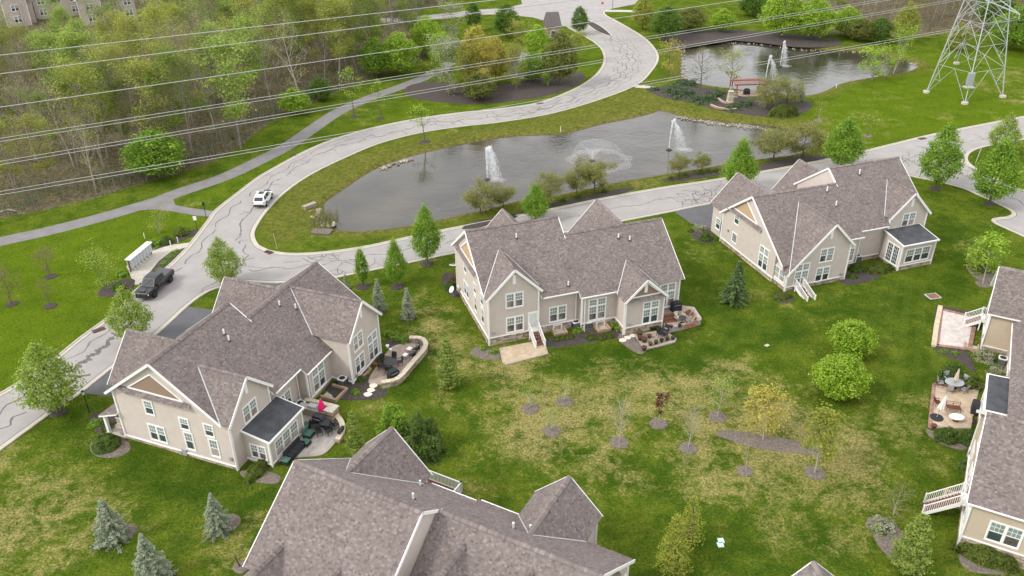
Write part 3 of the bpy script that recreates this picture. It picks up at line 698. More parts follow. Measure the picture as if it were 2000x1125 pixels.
class House:
    L = 22.0
    def __init__(s, label, origin, ang, z0=0.0, mirror=False, du=0.0, dv=0.0, name='twin_house', sid='siding', group='taupe twin houses of the development'):
        s.o = thing(name, label, 'house', (origin[0], origin[1], z0), R(ang), group)
        s.mir, s.du, s.dv, s.z0 = mirror, du, dv, z0; s.sid = sid
        s.wall = MB(); s.roof = MB(); s.shv = []; s.shf = []; s.shc = []; s.cap = MB(); s.stn = MB(); s.flash = []
        s.base = []
    def T(s, u, v, z): return (((s.L-u) if s.mir else u)+s.du, v+s.dv, z)
    def Ts(s, pts): return [s.T(*p) for p in pts]
    # -- volumes
    def pu(s, prof, u0, u1, m=0):          # profile in (v,z), pushed along u
        a = s.Ts([(u0, v, z) for v, z in prof]); e = Vector(s.T(u1, 0, 0))-Vector(s.T(u0, 0, 0)); s.wall.prism(a, e, m)
    def pv(s, prof, v0, v1, m=0):          # profile in (u,z), pushed along v
        a = s.Ts([(u, v0, z) for u, z in prof]); s.wall.prism(a, (0, v1-v0, 0), m)
    # -- roof planes
    def plane(s, A, B, C, D, th=.2, tabs=True, exp_=.15):
        """A,B eave ends, C,D ridge ends above B and A (plan coordinates of the outer roof surface)"""
        P = [Vector(s.T(*p)) for p in (A, B, C, D)]
        n = (P[1]-P[0]).cross(P[3]-P[0])
        if n.z < 0: n = -n
        n.normalize()
        i = len(s.roof.v); s.roof.v += [tuple(p) for p in P] + [tuple(p - n*th) for p in P]
        for f, m in (((0,1,2,3), 0), ((7,6,5,4), 1), ((0,4,5,1), 1), ((1,5,6,2), 1), ((2,6,7,3), 1), ((3,7,4,0), 1)):
            s.roof.f.append(tuple(i+k for k in f)); s.roof.m.append(m); s.roof.c.append((1,1,1))
        if tabs: s.tabs(P, n, exp_)
    def tabs(s, P, n, exp_):
        e = (P[1]-P[0]); Le = e.length; e = e/Le; up = n.cross(e)
        if up.dot(P[3]-P[0]) < 0: up = -up
        O = P[0]; q = [((p-O).dot(e), (p-O).dot(up)) for p in P]
        smax = max(y for _, y in q); k = 0; y = -.02
        def span(yy):
            xs = []
            for a in range(4):
                (x0, y0), (x1, y1) = q[a], q[(a+1) % 4]
                if (y0 <= yy < y1) or (y1 <= yy < y0): xs.append(x0+(x1-x0)*(yy-y0)/(y1-y0))
            return (min(xs), max(xs)) if len(xs) >= 2 else None
        while y < smax-.03:
            sp_ = span(min(max(y+exp_/2, .001), smax-.001))
            if sp_:
                x = sp_[0]-.01; x1_ = sp_[1]+.01; first = True
                while x < x1_-.02:
                    wdt = random.choice((.12, .14, .17, .2, .26)) * (random.random()*.6+.4 if first else 1); first = False
                    xe = min(x+wdt, x1_); t = .012 + random.choice((0, .011)); c = random.choices(SHADES, SHW)[0]; f_ = random.uniform(.93, 1.07)
                    ytop = min(y+exp_+.03, smax)
                    a = O+e*x+up*y+n*t; b_ = O+e*xe+up*y+n*t; c_ = O+e*xe+up*ytop+n*.003; d = O+e*x+up*ytop+n*.003
                    a2 = O+e*x+up*y+n*.001; b2 = O+e*xe+up*y+n*.001
                    i = len(s.shv); s.shv += [a[:], b_[:], c_[:], d[:], a2[:], b2[:]]
                    s.shf += [(i, i+1, i+2, i+3), (i+4, i+5, i+1, i)]; cc = (c[0]*f_, c[1]*f_, c[2]*f_); s.shc += [cc, cc]
                    x = xe
            y += exp_; k += 1
    def ridge(s, a, b, wd=.20, drop=.14):
        A, B = Vector(s.T(*a)), Vector(s.T(*b)); d = B-A; Ln = d.length; d.normalize(); x = d.cross(Vector((0, 0, 1))).normalized()
        n = int(Ln/.17)
        for i in range(n):
            p = A+d*(Ln*i/n); q = A+d*(Ln*(i+1.25)/n); zt, zt2 = .095, .05; c = tuple(x*1.12 for x in random.choices(SHADES, SHW)[0])
            P0 = [p - x*wd + Vector((0,0,-drop+zt)), p+Vector((0,0,zt)), p + x*wd + Vector((0,0,-drop+zt))]
            P1_ = [q - x*wd + Vector((0,0,-drop+zt2)), q+Vector((0,0,zt2)), q + x*wd + Vector((0,0,-drop+zt2))]
            s.cap.face([P0[0], P0[1], P1_[1], P1_[0]], 0, c); s.cap.face([P0[1], P0[2], P1_[2], P1_[1]], 0, c)
            s.cap.face([P0[0]-Vector((0,0,.05)), P0[2]-Vector((0,0,.05)), P0[2], P0[1], P0[0]], 0, c)
    def gable(s, u, z, v0, v1, half, slope, main=None, halfR=None, cap=True, cut=None):
        """roof wing with its ridge along v: gable end at v0, running in to v1"""
        hr = halfR or half
        for e in (-half, hr):
            ze = z-abs(e)*slope; ve = v1
            if main: ve = min(v1, max((ze-main[0])/main[1]+.12, v0+.3 if cut is None else cut))
            s.plane((u+e, v0, ze), (u+e, ve, ze), (u, v1, z), (u, v0, z))
        if cap: s.ridge((u, v0, z), (u, v1, z))
        if main:      # pale valley flashing where the wing meets the main slope z = c + k*v
            c, k = main
            top = (u, (z-c)/k, z+.03)
            for hh in (-half, hr):
                ze = z-abs(hh)*slope; p, q = Vector(s.T(*top)), Vector(s.T(u+hh, (ze-c)/k, ze+.03)); s.flash.append((p, q))
    def gable_face(s, u, z, v, half, slope, halfR=None, vent=True, m=0, drop=.22):
        pass
    # -- pieces
    def put(s, name, mesh, u, v, z, facing, parent=None, **k):
        f = facing
        if s.mir: f = {'left': 'right', 'right': 'left'}.get(f, f)
        rz = {'rear': 0, 'left': R(-90), 'right': R(90), 'front': R(180)}[f]
        o = put(name, mesh, s.o if parent is None else parent, s.T(u, v, z), rz, **k); return o
    def window(s, facing, pos, plane, z, wd, ht, n=1, kind='hung', blinds=None):
        me, pm = window_mesh(wd, ht, n, kind)
        u, v = (pos, plane) if facing in ('rear', 'front') else (plane, pos)
        o = s.put('window', me, u, v, z, facing)
        for p in pm: put('pane', p, o)
        return o
    def stones(s, a, b, z0, z1, out):
        """courses of ledgestone along plan line a->b, standing out towards 'out' (plan direction)"""
        A, B = Vector((a[0], a[1])), Vector((b[0], b[1])); d = B-A; Ln = d.length; d.normalize(); o = Vector(out)
        z = z0
        while z < z1-.05:
            h = min(random.choice((.11, .14, .18, .22)), z1-z); x = 0
            while x < Ln-.03:
                wd = min(random.uniform(.22, .62), Ln-x); pr = random.uniform(.03, .07); c = random.choice(STONES); f = random.uniform(.85, 1.15)
                p0 = A+d*(x+.008); p1 = A+d*(x+wd-.012); q0 = p0+o*pr; q1 = p1+o*pr
                zz0, zz1 = z+.006, z+h-.01
                P = s.Ts([(p0.x,p0.y,zz0),(p1.x,p1.y,zz0),(p1.x,p1.y,zz1),(p0.x,p0.y,zz1),(q0.x,q0.y,zz0),(q1.x,q1.y,zz0),(q1.x,q1.y,zz1),(q0.x,q0.y,zz1)])
                i = len(s.stn.v); s.stn.v += P
                for fc in ((4,5,6,7),(3,7,6,2),(0,1,5,4),(0,4,7,3),(1,2,6,5)): s.stn.f.append(tuple(i+k for k in fc)); s.stn.m.append(0); s.stn.c.append((c[0]*f, c[1]*f, c[2]*f))
                x += wd
            z += h
        # water-table sill above the stone
        P0 = Vector(s.T(A.x, A.y, z1+.04)); P1_ = Vector(s.T(B.x, B.y, z1+.04)); oo = Vector(s.T(A.x+o.x, A.y+o.y, 0))-Vector(s.T(A.x, A.y, 0)); oo.z = 0
        t = MB(); t.bar(P0+oo*.05, P1_+oo*.05, .12, .09); t.build('water_table', M['white'], s.o)
    def trimbar(s, a, b, wd=.14, h=.14, nm='trim_board'): t = MB(); t.bar(s.T(*a), s.T(*b), wd, h); t.build(nm, M['white'], s.o)
    def corner(s, u, v, z0, z1):
        p = s.T(u, v, z0); t = MB(); t.box(p[0]-.08, p[0]+.08, p[1]-.08, p[1]+.08, z0, z1); t.build('corner_board', M['white'], s.o)
    def downspout(s, u, v, z0, z1, du=0, dv=-.1):
        b = MB(); p = s.T(u+du, v+dv, z0); q = s.T(u+du, v+dv, z1); k = s.T(u+du*3, v+dv*3.5, z0-.15)
        b.box(p[0]-.045, p[0]+.045, p[1]-.035, p[1]+.035, z0, z1)
        b.bar(p, k, .08, .07); b.build('downspout', M['white'], s.o)
    def vent_pipe(s, u, v, z, h=.55):
        b = MB(); p = s.T(u, v, z); b.tube([(p[0], p[1], p[2]-.3), (p[0], p[1], p[2]+h)], .085, 8); o = b.build('vent_pipe', M['pipe'], s.o)
        c = MB(); c.lathe([(.20, 0), (.16, .06), (.10, .10)], 10, (p[0], p[1], p[2]-.02)); c.build('flashing_boot', M['darkmetal'], o)
    def gable_vent(s, facing, pos, plane, z):
        b = MB(); b.box(-.17, .17, -.06, .02, 0, 1.05)
        for k in range(5): b.box(-.13, .13, -.075, -.06, .12+k*.18, .2+k*.18)
        u, v = (pos, plane) if facing in ('rear', 'front') else (plane, pos); s.put('gable_vent', b.mesh('gable_vent', M['white']), u, v, z, facing)
    def meter(s, facing, pos, plane, z, w=.25, h=.35):
        b = MB(); b.box(-w/2, w/2, -.14, .02, 0, h); b.box(-w/2-.02, w/2+.02, -.16, .02, h, h+.03)
        u, v = (pos, plane) if facing in ('rear', 'front') else (plane, pos); s.put('utility_box', b.mesh('utility_box', M['acgrey']), u, v, z, facing)
    def pediment(s, facing, plane_u, vc, zb, hw, k, mt, pent=(None, None), zp=None):
        """coloured gable panel with a strip of pent roof under it, on an end wall (facing left/right) or a rear gable"""
        sg = -1 if facing in ('left', 'rear') else 1
        def pt(a, out, z): return (plane_u+sg*out, a, z) if facing in ('left', 'right') else (a, plane_u+sg*out, z)
        tri = [pt(vc-hw, .03, zb), pt(vc+hw, .03, zb), pt(vc, .03, zb+hw*k)]
        b = MB(); e = Vector(s.T(*pt(vc, .0, zb)))-Vector(s.T(*pt(vc, .03, zb))); b.prism(s.Ts(tri), e); b.build('gable_panel', mt, s.o)
        t = MB()
        for a, c in ((0, 2), (1, 2), (0, 1)): t = MB(); t.bar(s.T(*[x for x in pt([vc-hw, vc+hw, vc][a], .05, [zb, zb, zb+hw*k][a])]), s.T(*pt([vc-hw, vc+hw, vc][c], .05, [zb, zb, zb+hw*k][c])), .09, .14); t.build('gable_trim', M['white'], s.o)
        if pent[0] is not None:
            a, c = pent
            s.plane(pt(a, .42, zb-.42), pt(c, .42, zb-.42), pt(c, .02, zb-.06), pt(a, .02, zb-.06), th=.12)
    def stair(s, u, v, ztop, zbot, facing, run, width=1.05, label=None):
        """white railed stair down from a door, straight out; built facing -y"""
        o = s.put('stair', MBstair(ztop-zbot, run, width), u, v, zbot, facing); n = max(3, int((ztop-zbot)/.18))
        for i in range(n):
            t = MB(); zz = (ztop-zbot)*(1-(i+1)/n)+ (ztop-zbot)/n; y = -.45-run*(i+.5)/n; t.box(-width/2+.06, width/2-.06, y-run/n*.62, y+run/n*.62, zz-.05-.18, zz-.18); t.build('tread', M['wood_deck'], o)
        return o
    def ac(s, u, v, z=0): pass
    def finish(s):
        o = s.o
        s.wall.build('wall', [M[s.sid], M['mortar'], M['white'], M['siding_tan']], o)
        r = s.roof.build('roof', [M['roofbase'], M['white']], o, fix=False)
        put('shingle', arr_mesh('shingle', s.shv, s.shf, M['shingle'], np.array(s.shc)), r, kind='stuff')
        if s.cap.v: s.cap.build('ridge_cap', M['shingle'], r, cols=True, fix=False, kind='stuff')
        for a_, b_ in s.flash: t = MB(); t.bar(a_, b_, .09, .03); t.build('valley_flashing', M['metal'], r)
        if s.stn.v: s.stn.build('stone_base', M['stone'], o, cols=True, kind='stuff')
        return o

def MBstair(h, run, width):
    b = MB(); n = max(3, int(h/.18))
    b.box(-width/2, width/2, -.45, .0, h-.12, h-.02)
    for sx in (-1, 1):
        x = sx*width/2
        b.bar((x, -.45, h-.12), (x, -.45-run, -.02), .06, .26)
        b.bar((x, 0, h+.9), (x, -.45, h+.9), .07, .07); b.bar((x, -.45, h+.9), (x, -.45-run, .88), .07, .07)
        b.bar((x, -.45, h+.12), (x, -.45-run, .12), .05, .05)
        b.box(x-.06, x+.06, -.51, -.39, -.05 if h < 1.5 else h-.3, h+1.0); b.box(x-.06, x+.06, -.51-run, -.39-run, -.05, 1.0)
        m = int(run/.13)
        for i in range(1, m):
            y = -.45-run*i/m; zb = h*(1-i/m); b.box(x-.018, x+.018, y-.018, y+.018, zb+.1, zb+.9)
        for i in range(1, 3): y = -.45*i/3; b.box(x-.018, x+.018, y-.018, y+.018, h, h+.9)
    return b.mesh('stair', M['white'])

REARC, K = 5.3, .75            # rear slope of the main roof: z = REARC + K*v
HI_V, HI_Z = 6.88, 10.46
LO_V, LO_Z = 5.08, 9.11
def main_body(h, low_end=None, w2_big=False, front_eave=True, z_ped=6.95, ped='brown', ped_lo=None):
    zb = -1.2
    # taller half
    h.pu([(.3, zb), (.3, REARC+K*.3-.16), (HI_V, HI_Z-.16), (12.3, HI_Z-K*(12.3-HI_V)-.16), (12.3, zb)], .012, 10.28)
    h.plane((5.75, -.45, REARC-K*.45), (10.35, -.45, REARC-K*.45), (10.35, .55, REARC+K*.55), (5.75, .55, REARC+K*.55))
    h.plane((-.3, .55, REARC+K*.55), (10.35, .55, REARC+K*.55), (10.35, HI_V, HI_Z), (-.3, HI_V, HI_Z))
    if low_end: h.plane((low_end[0], low_end[1], REARC+K*low_end[1]), (22.3, low_end[1], REARC+K*low_end[1]), (22.3, -1.1, REARC-K*1.1), (low_end[0], -1.1, REARC-K*1.1))
    fv = 12.95; h.plane((-.3, fv, HI_Z-K*(fv-HI_V)), (10.35, fv, HI_Z-K*(fv-HI_V)), (10.35, HI_V, HI_Z), (-.3, HI_V, HI_Z))
    h.ridge((-.3, HI_V, HI_Z), (10.35, HI_V, HI_Z))
    # lower half
    h.pu([(-.65, zb), (-.65, REARC-K*.65-.16), (LO_V, LO_Z-.16), (11.0, LO_Z-K*(11.0-LO_V)-.16), (11.0, zb)], 10.3, 21.98)
    h.plane((9.95, -1.1, REARC-K*1.1), (22.3, -1.1, REARC-K*1.1), (22.3, -.45, REARC-K*.45), (9.95, -.45, REARC-K*.45))
    h.plane((10.352, -.45, REARC-K*.45), (22.3, -.45, REARC-K*.45), (22.3, LO_V, LO_Z), (10.352, LO_V, LO_Z))
    fv = 11.5; h.plane((10.352, fv, LO_Z-K*(fv-LO_V)), (22.3, fv, LO_Z-K*(fv-LO_V)), (22.3, LO_V, LO_Z), (10.352, LO_V, LO_Z))
    h.ridge((10.36, LO_V, LO_Z), (22.3, LO_V, LO_Z))
    # rake boards along the step between the two halves
    for a, b in (((10.39, HI_V, HI_Z-.1), (10.39, LO_V-.4, HI_Z-K*(HI_V-LO_V+.4)-.1)), ((10.39, HI_V, HI_Z-.1), (10.39, 12.95, HI_Z-K*(12.95-HI_V)-.1))): h.trimbar(a, b, .08, .22)
    # gutters
    h.trimbar((5.95, -.50, REARC-K*.45-.06), (9.9, -.50, REARC-K*.45-.06), .12, .13); h.trimbar((9.95, -1.15, REARC-K*1.1-.06), (14.1, -1.15, REARC-K*1.1-.06), .12, .13)
    # rakes of both ends
    for u, v, z, fv in ((-.33, HI_V, HI_Z, 12.95), (22.33, LO_V, LO_Z, 11.5)):
        re = .5 if u < 0 else (low_end[1] if low_end else -1.1)
        h.trimbar((u, v, z-.1), (u, re, REARC+K*re-.1), .06, .24); h.trimbar((u, v, z-.1), (u, fv, z-K*(fv-v)-.1), .06, .24)
def wing(h, u0, u1, ur, zr, slope, v0, v1, zb=-1.2, halfL=None, halfR=None, over=.32, main=(REARC, K), cut=None):
    """rear wing: body under a gable facing the rear"""
    hl, hr = halfL or (ur-u0+over), halfR or (u1-ur+over)
    zl, zR = zr-(ur-u0)*slope-.16, zr-(u1-ur)*slope-.16
    h.pv([(u0, zb), (u0, zl), (ur, zr-.16), (u1, zR), (u1, zb)], v0, v1)
    ve = (zr-main[0])/main[1]+.35
    h.gable(ur, zr, v0-.35, ve, hl, slope, main, hr, cut=cut)
    v = v0-.38
    h.trimbar((ur, v, zr-.12), (ur-hl, v, zr-hl*slope-.12), .06, .26); h.trimbar((ur, v, zr-.12), (ur+hr, v, zr-hr*slope-.12), .06, .26)
    for uu, hh in ((u0, hl), (u1, hr)): h.corner(uu, v0, -.6, zr-abs(uu-ur)*slope-.3)
def front_wing(h, u, z, v1, half, slope, v0, zb=-1.2):
    h.pv([(u-half+.35, zb), (u-half+.35, z-(half-.35)*slope-.16), (u, z-.16), (u+half-.35, z-(half-.35)*slope-.16), (u+half-.35, zb)], v0, v1-.4)
    h.gable(u, z, v1, v0, half, slope)
    for sg in (-1, 1): h.trimbar((u, v1+.03, z-.12), (u+sg*half, v1+.03, z-half*slope-.12), .06, .26)
def sunroom(h, u0, u1, v0, zi, zo, windows=True):
    h.pu([(v0+.18, -1.2), (v0+.18, zo-.12), (.01, zi-.12), (.01, -1.2)], u0, u1)
    b = MB(); P = h.Ts([(u0-.22, v0-.15, zo), (u1+.22, v0-.15, zo), (u1+.22, 0, zi), (u0-.22, 0, zi)]); b.prism(P, (0, 0, -.16)); r = b.build('sunroom_roof', M['white'], h.o)
    c = MB(); P = h.Ts([(u0-.10, v0-.03, zo+.026), (u1+.10, v0-.03, zo+.026), (u1+.10, -.06, zi+.008), (u0-.10, -.06, zi+.008)]); c.prism(P, (0, 0, -.02)); c.build('membrane', M['membrane'], r)
    for u in (u0, u1): h.corner(u, v0+.18, -.6, zo-.2)

def P2d(px, py, z=0): v = at(px, py, z); return (v.x, v.y)

# ---------------------------------------------------------------- house in the centre
HC = House('taupe house with railed white stair and two rear gables before the pond road', P2d(955.8, 675), 18.8)
h = HC; main_body(h)
wing(h, 0, 5.55, 2.85, 8.88, 1.0, 0, 4.5)
wing(h, 14.35, 18.85, 16.55, 6.65, .95, -3.0, 1.5)
front_wing(h, 7.2, 7.6, 16.8, 3.7, 1.05, 9.0); front_wing(h, 18.6, 8.0, 14.6, 3.7, 1.05, 6.6)
h.pediment('left', 0, 7.1, 6.9, 3.0, .70, M['tanpanel'], (3.6, 11.2))
h.pediment('rear', -3.0, 16.55, 4.55, 1.85, .86, M['brown'], (14.1, 19.0))
for p in ((2.85, 7.0),): h.gable_vent('rear', p[0], 0, p[1])
h.gable_vent('rear', 16.55, -3.03, 4.95)
h.window('rear', 2.87, 0, 4.25, 1.8, 1.62, 2); h.window('rear', 2.9, 0, 1.22, 1.8, 1.75, 2); h.window('rear', 7.9, .3, 1.3, 1.85, 1.75, 2)
h.window('rear', 12.1, -.65, 1.15, 1.9, 2.55, 2, 'transom'); h.window('rear', 17.35, -3.0, 1.0, 1.75, 2.6, 2, 'transom'); h.window('rear', 20.6, -.65, 1.0, 1.75, 2.9, 2, 'transom')
for v, z, wd, ht, n in ((8.5, 4.5, .85, 1.4, 1), (8.3, 1.55, 1.7, 1.6, 2), (4.8, 3.85, .85, 1.1, 1), (4.7, 1.65, .85, 1.7, 1), (2.25, 3.85, .85, 1.2, 1), (2.1, 1.65, .85, 1.7, 1)): h.window('left', v, 0, z, wd, ht, n)
b = MB(); b.box(-.58, .58, -.05, .02, -.02, 2.2); d = h.put('door', b.mesh('door', M['white']), 4.93, 0, 1.02, 'rear')
p = MB(); p.box(-.40, .40, -.068, -.05, .35, 2.0); p.build('pane', M['blind'], d); p = MB(); p.tube([(.46, -.05, 1.0), (.46, -.11, 1.0)], .03, 6); p.build('handle', M['darkmetal'], d)
h.stair(4.93, 0, 1.02, .0, 'rear', 1.9)
h.stones((0, 0), (5.55, 0), -.3, .92, (0, -1)); h.stones((5.55, .3), (10.3, .3), -.3, .92, (0, -1)); h.stones((10.3, -.65), (14.35, -.65), -.3, .9, (0, -1)); h.stones((14.35, -3), (18.85, -3), -.3, .85, (0, -1)); h.stones((14.35, -.65), (14.35, -3), -.3, .85, (-1, 0)); h.stones((18.85, -3), (18.85, -.65), -.3, .85, (1, 0)); h.stones((0, 12.3), (0, 0), -.3, .8, (-1, 0)); h.stones((18.85, -.65), (22, -.65), -.3, .85, (0, -1)); h.stones((22, -.65), (22, 11), -.3, .8, (1, 0))
h.corner(10.3, -.65, .8, 4.6); h.corner(22, -.65, .8, 4.6); h.corner(.0, 12.3, -.4, 6.2)
h.downspout(9.95, .3, .1, 4.9); h.downspout(10.6, -.65, .1, 4.4); h.downspout(14.3, -3.0, .1, 4.1, -.1, 0)
for u, v in ((5.0, 5.4), (16.4, 3.8), (17.6, 3.4), (9.0, .2)): h.vent_pipe(u, v, REARC+K*v)
h.meter('rear', .5, 0, 1.35, .22, .28); h.meter('rear', 14.9, -3.0, 1.1, .25, .3); h.meter('left', 11.0, 0, .7, .4, .5)
# front entrance canopy seen past the left end
h.plane((-.35, 14.4, 2.6), (2.2, 14.4, 2.6), (2.2, 12.3, 3.6), (-.35, 12.3, 3.6), .14)
h.finish()

# ---------------------------------------------------------------- house at lower left
HL = House('taupe house with dark flat-roofed sunroom and brown end gable beside the street', P2d(465.5, 918), 68.6, -.72)
h = HL; main_body(h)
wing(h, 0, 5.55, 2.85, 8.88, 1.0, 0, 4.5)
wing(h, 14.4, 20.1, 17.1, 9.0, 1.03, -3.0, 4.0)
front_wing(h, 6.5, 7.75, 16.2, 3.7, 1.05, 9.0); front_wing(h, 17.8, 8.0, 13.6, 3.7, 1.05, 6.6)
h.pediment('left', 0, 7.3, 7.0, 3.0, .70, M['brown'], (3.7, 11.3))
sunroom(h, 1.4, 6.3, -2.75, 4.15, 3.6)
h.gable_vent('rear', 2.85, 0, 7.0); h.gable_vent('rear', 17.1, -3.0, 7.0)
h.window('rear', 2.85, 0, 4.3, 1.75, 1.6, 2); h.window('rear', 7.9, .3, 1.5, 1.75, 1.75, 2); h.window('rear', 12.2, -.65, 1.3, 1.9, 2.5, 2, 'transom')
h.window('rear', 16.1, -3.0, 4.0, 1.6, 1.6, 2); h.window('rear', 16.0, -3.0, 1.4, 1.6, 1.75, 2); h.window('rear', 18.7, -3.0, 1.2, 1.7, 2.9, 2, 'transom')
for v, z, wd, ht, n in ((8.5, 4.5, .85, 1.4, 1), (8.3, 1.55, 1.7, 1.65, 2), (4.85, 3.85, .85, 1.15, 1), (4.75, 1.65, .85, 1.8, 1), (2.25, 3.85, .85, 1.2, 1), (2.1, 1.65, .85, 1.8, 1)): h.window('left', v, 0, z, wd, ht, n)
h.window('left', -1.35, 1.4, 1.35, 1.5, 1.35, 2); h.window('rear', 3.85, -2.57, 1.2, 3.3, 1.6, 3)
h.stones((0, 12.3), (0, 0), .5, 1.05, (-1, 0)); h.stones((1.4, -2.57), (6.3, -2.57), .5, .95, (0, -1)); h.stones((1.4, 0), (1.4, -2.57), .5, .95, (-1, 0)); h.stones((6.3, .3), (10.3, .3), .4, 1.1, (0, -1)); h.stones((10.3, -.65), (14.4, -.65), .4, 1.1, (0, -1)); h.stones((14.4, -3), (20.1, -3), .4, 1.0, (0, -1)); h.stones((14.4, -.65), (14.4, -3), .4, 1.0, (-1, 0))
h.corner(0, 12.3, 0, 6.2); h.corner(10.3, -.65, .8, 4.6); h.downspout(9.95, .3, .8, 4.9); h.downspout(10.6, -.65, .8, 4.4); h.downspout(0, 0, .7, 5.4, -.1, 0); h.downspout(14.4, -3, .8, 5.4, -.1, 0); h.downspout(20.1, -3, .8, 5.4, .1, 0)
for u, v in ((7.2, 5.2), (7.0, 4.6), (14.2, 4.2), (15.3, 3.2)): h.vent_pipe(u, v, REARC+K*v)
h.meter('left', .5, 0, 1.7, .25, .3); h.meter('left', 5.6, 0, .75, .5, .6); h.meter('left', 6.1, 0, .7, .3, .4)
h.meter('rear', 15.1, -3.0, 1.2, .25, .3)
# porch at the front corner: pent roof on two white columns over a slab
h.plane((-.45, 14.5, 2.95), (3.0, 14.5, 2.95), (3.0, 12.3, 3.75), (-.45, 12.3, 3.75), .16)
for v in (14.2,):
    c = MB(); p = h.T(-.05, v, .75); c.box(p[0]-.13, p[0]+.13, p[1]-.13, p[1]+.13, .72, 2.9); c.box(p[0]-.18, p[0]+.18, p[1]-.18, p[1]+.18, .7, .95); c.build('porch_column', M['white'], h.o)
c = MB(); p, q = h.T(-.2, 12.33, .6), h.T(3.0, 14.5, .6); c.box(p[0], q[0], p[1], q[1], .4, .88); c.build('porch_slab', M['concrete'], h.o)
h.stones((0, 12.9), (0, 12.32), .7, 2.9, (-1, 0))
h.finish()

# ---------------------------------------------------------------- house at upper right (mirror plan)
HR = House('taupe house with pale upper gable wall and small flat-roofed sunroom above the green spruce', P2d(1528.9, 573.1, -.25), 18.6, -.25, True, 0, 3.0)
h = HR; main_body(h, (19.5, -2.5))
wing(h, 13.56, 21.8, 16.4, 8.25, 1.0, -3.0, 4.0, halfR=5.75, cut=-2.45)
wing(h, 0, 5.55, 2.85, 8.88, 1.0, 0, 4.5)
front_wing(h, 18.2, 8.0, 14.6, 3.7, 1.05, 6.6); front_wing(h, 7.4, 7.7, 16.4, 3.7, 1.05, 9.0)
h.pediment('right', 22, 6.4, 5.95, 2.75, .72, M['tanpanel'], (2.7, 10.4))
sunroom(h, 1.0, 5.9, -3.5, 4.3, 3.75)
h.gable_vent('rear', 16.6, -3.0, 6.25); h.gable_vent('rear', 2.7, 0, 6.9)
h.window('rear', 16.75, -3.0, 3.35, 1.75, 1.65, 2); h.window('rear', 16.85, -3.0, .75, 1.75, 1.75, 2); h.window('rear', 19.85, -3.0, .8, 1.75, 2.7, 2, 'transom')
h.window('rear', 11.6, -.65, 1.2, 1.85, 1.7, 2); h.window('rear', 2.7, 0, 4.3, 1.8, 1.7, 2); h.window('rear', 3.4, -3.32, 1.2, 3.5, 1.7, 3); h.window('right', -1.9, 5.9, .7, 1.9, 2.4, 2, 'door')
for v, z, wd, ht, n, kd in ((8.0, 4.1, .95, 1.35, 1, 'hung'), (8.0, 1.55, .95, 1.15, 1, 'grid'), (12.0, 1.6, .95, 1.4, 1, 'hung'), (1.6, 1.0, 1.75, 2.75, 2, 'transom'), (-1.55, 1.15, 2.0, 1.4, 2, 'hung')):
    h.window('right', v, 22 if v > -.65 else 21.8, z, wd, ht, n, kd)
h.stair(20.2, -3.0, .85, -.1, 'rear', 2.4)
h.stones((13.56, -3), (21.8, -3), -.8, .75, (0, -1)); h.stones((21.8, -3), (21.8, -.65), -.5, .8, (1, 0)); h.stones((22, -.65), (22, 11), -.4, .8, (1, 0)); h.stones((13.56, -.65), (13.56, -3), -.8, .75, (-1, 0)); h.stones((10.3, -.65), (13.56, -.65), -.6, .8, (0, -1)); h.stones((5.9, .3), (10.3, .3), -.6, .8, (0, -1)); h.stones((1.0, -3.32), (5.9, -3.32), -.6, .8, (0, -1)); h.stones((5.9, -3.32), (5.9, 0), -.6, .6, (1, 0))
h.corner(22, 11, -.4, 4.8); h.downspout(21.8, -3.0, .0, 2.7, .1, 0); h.downspout(13.56, -3.0, .0, 4.5, -.1, 0); h.downspout(5.9, -3.32, 0, 3.5, .1, 0); h.downspout(1.0, -3.32, 0, 3.5, -.1, 0); h.downspout(10.2, -.65, .1, 4.3)
for u, v in ((12.2, 4.3), (11.9, 2.6), (6.6, 5.6), (4.6, .4)): h.vent_pipe(u, v, REARC+K*v, .7)
h.meter('right', 9.5, 22, 2.4, .2, .2); h.meter('rear', 14.1, -3.0, .9, .3, .35)
h.finish()

# ---------------------------------------------------------------- house in the foreground, seen from its street side (mirror plan)
HF = House('nearest taupe house cut by the bottom edge, its large shingled roof filling the foreground', (8.98, 43.15), 151.4, -.2, True, 0, 3.0)
h = HF; main_body(h)
wing(h, 13.55, 18.4, 16.0, 7.35, 1.0, -3.4, 1.6)
wing(h, 0, 5.55, 2.5, 9.05, 1.0, -.3, 4.5)
front_wing(h, 13.1, 8.3, 13.5, 3.3, 1.0, 6.2); front_wing(h, 18.0, 8.4, 14.2, 2.2, 1.0, 6.0); front_wing(h, 6.5, 7.4, 15.5, 2.6, 1.05, 9.5); front_wing(h, 1.8, 7.3, 14.6, 1.9, 1.0, 9.6)
h.pediment('right', 22, 5.1, 6.4, 2.4, .72, M['brown'], (1.8, 8.6))
h.window('right', .3, 22, 1.2, 1.2, 2.4, 1, 'transom'); h.window('rear', 2.8, -.3, 4.3, 1.75, 1.6, 2); h.window('rear', 16.0, -3.4, 1.1, 1.75, 2.2, 2)
h.window('rear', 12.0, -.65, 1.2, 1.85, 1.8, 2)
for u, v in ((8.3, 5.0), (14.8, 2.7), (15.6, 1.7), (6.2, 1.3)): h.vent_pipe(u, v, REARC+K*v)
h.stones((10.3, -.65), (13.55, -.65), -.5, .8, (0, -1)); h.stones((13.55, -3.4), (18.4, -3.4), -.5, .8, (0, -1)); h.stones((22, -.65), (22, 11), -.5, .8, (1, 0)); h.stones((0, -.3), (5.55, -.3), -.5, .8, (0, -1))
h.corner(22, -.65, 0, 4.5); h.downspout(22, -.65, .2, 4.4); h.downspout(18.4, -3.4, .2, 4.6, .1, 0)
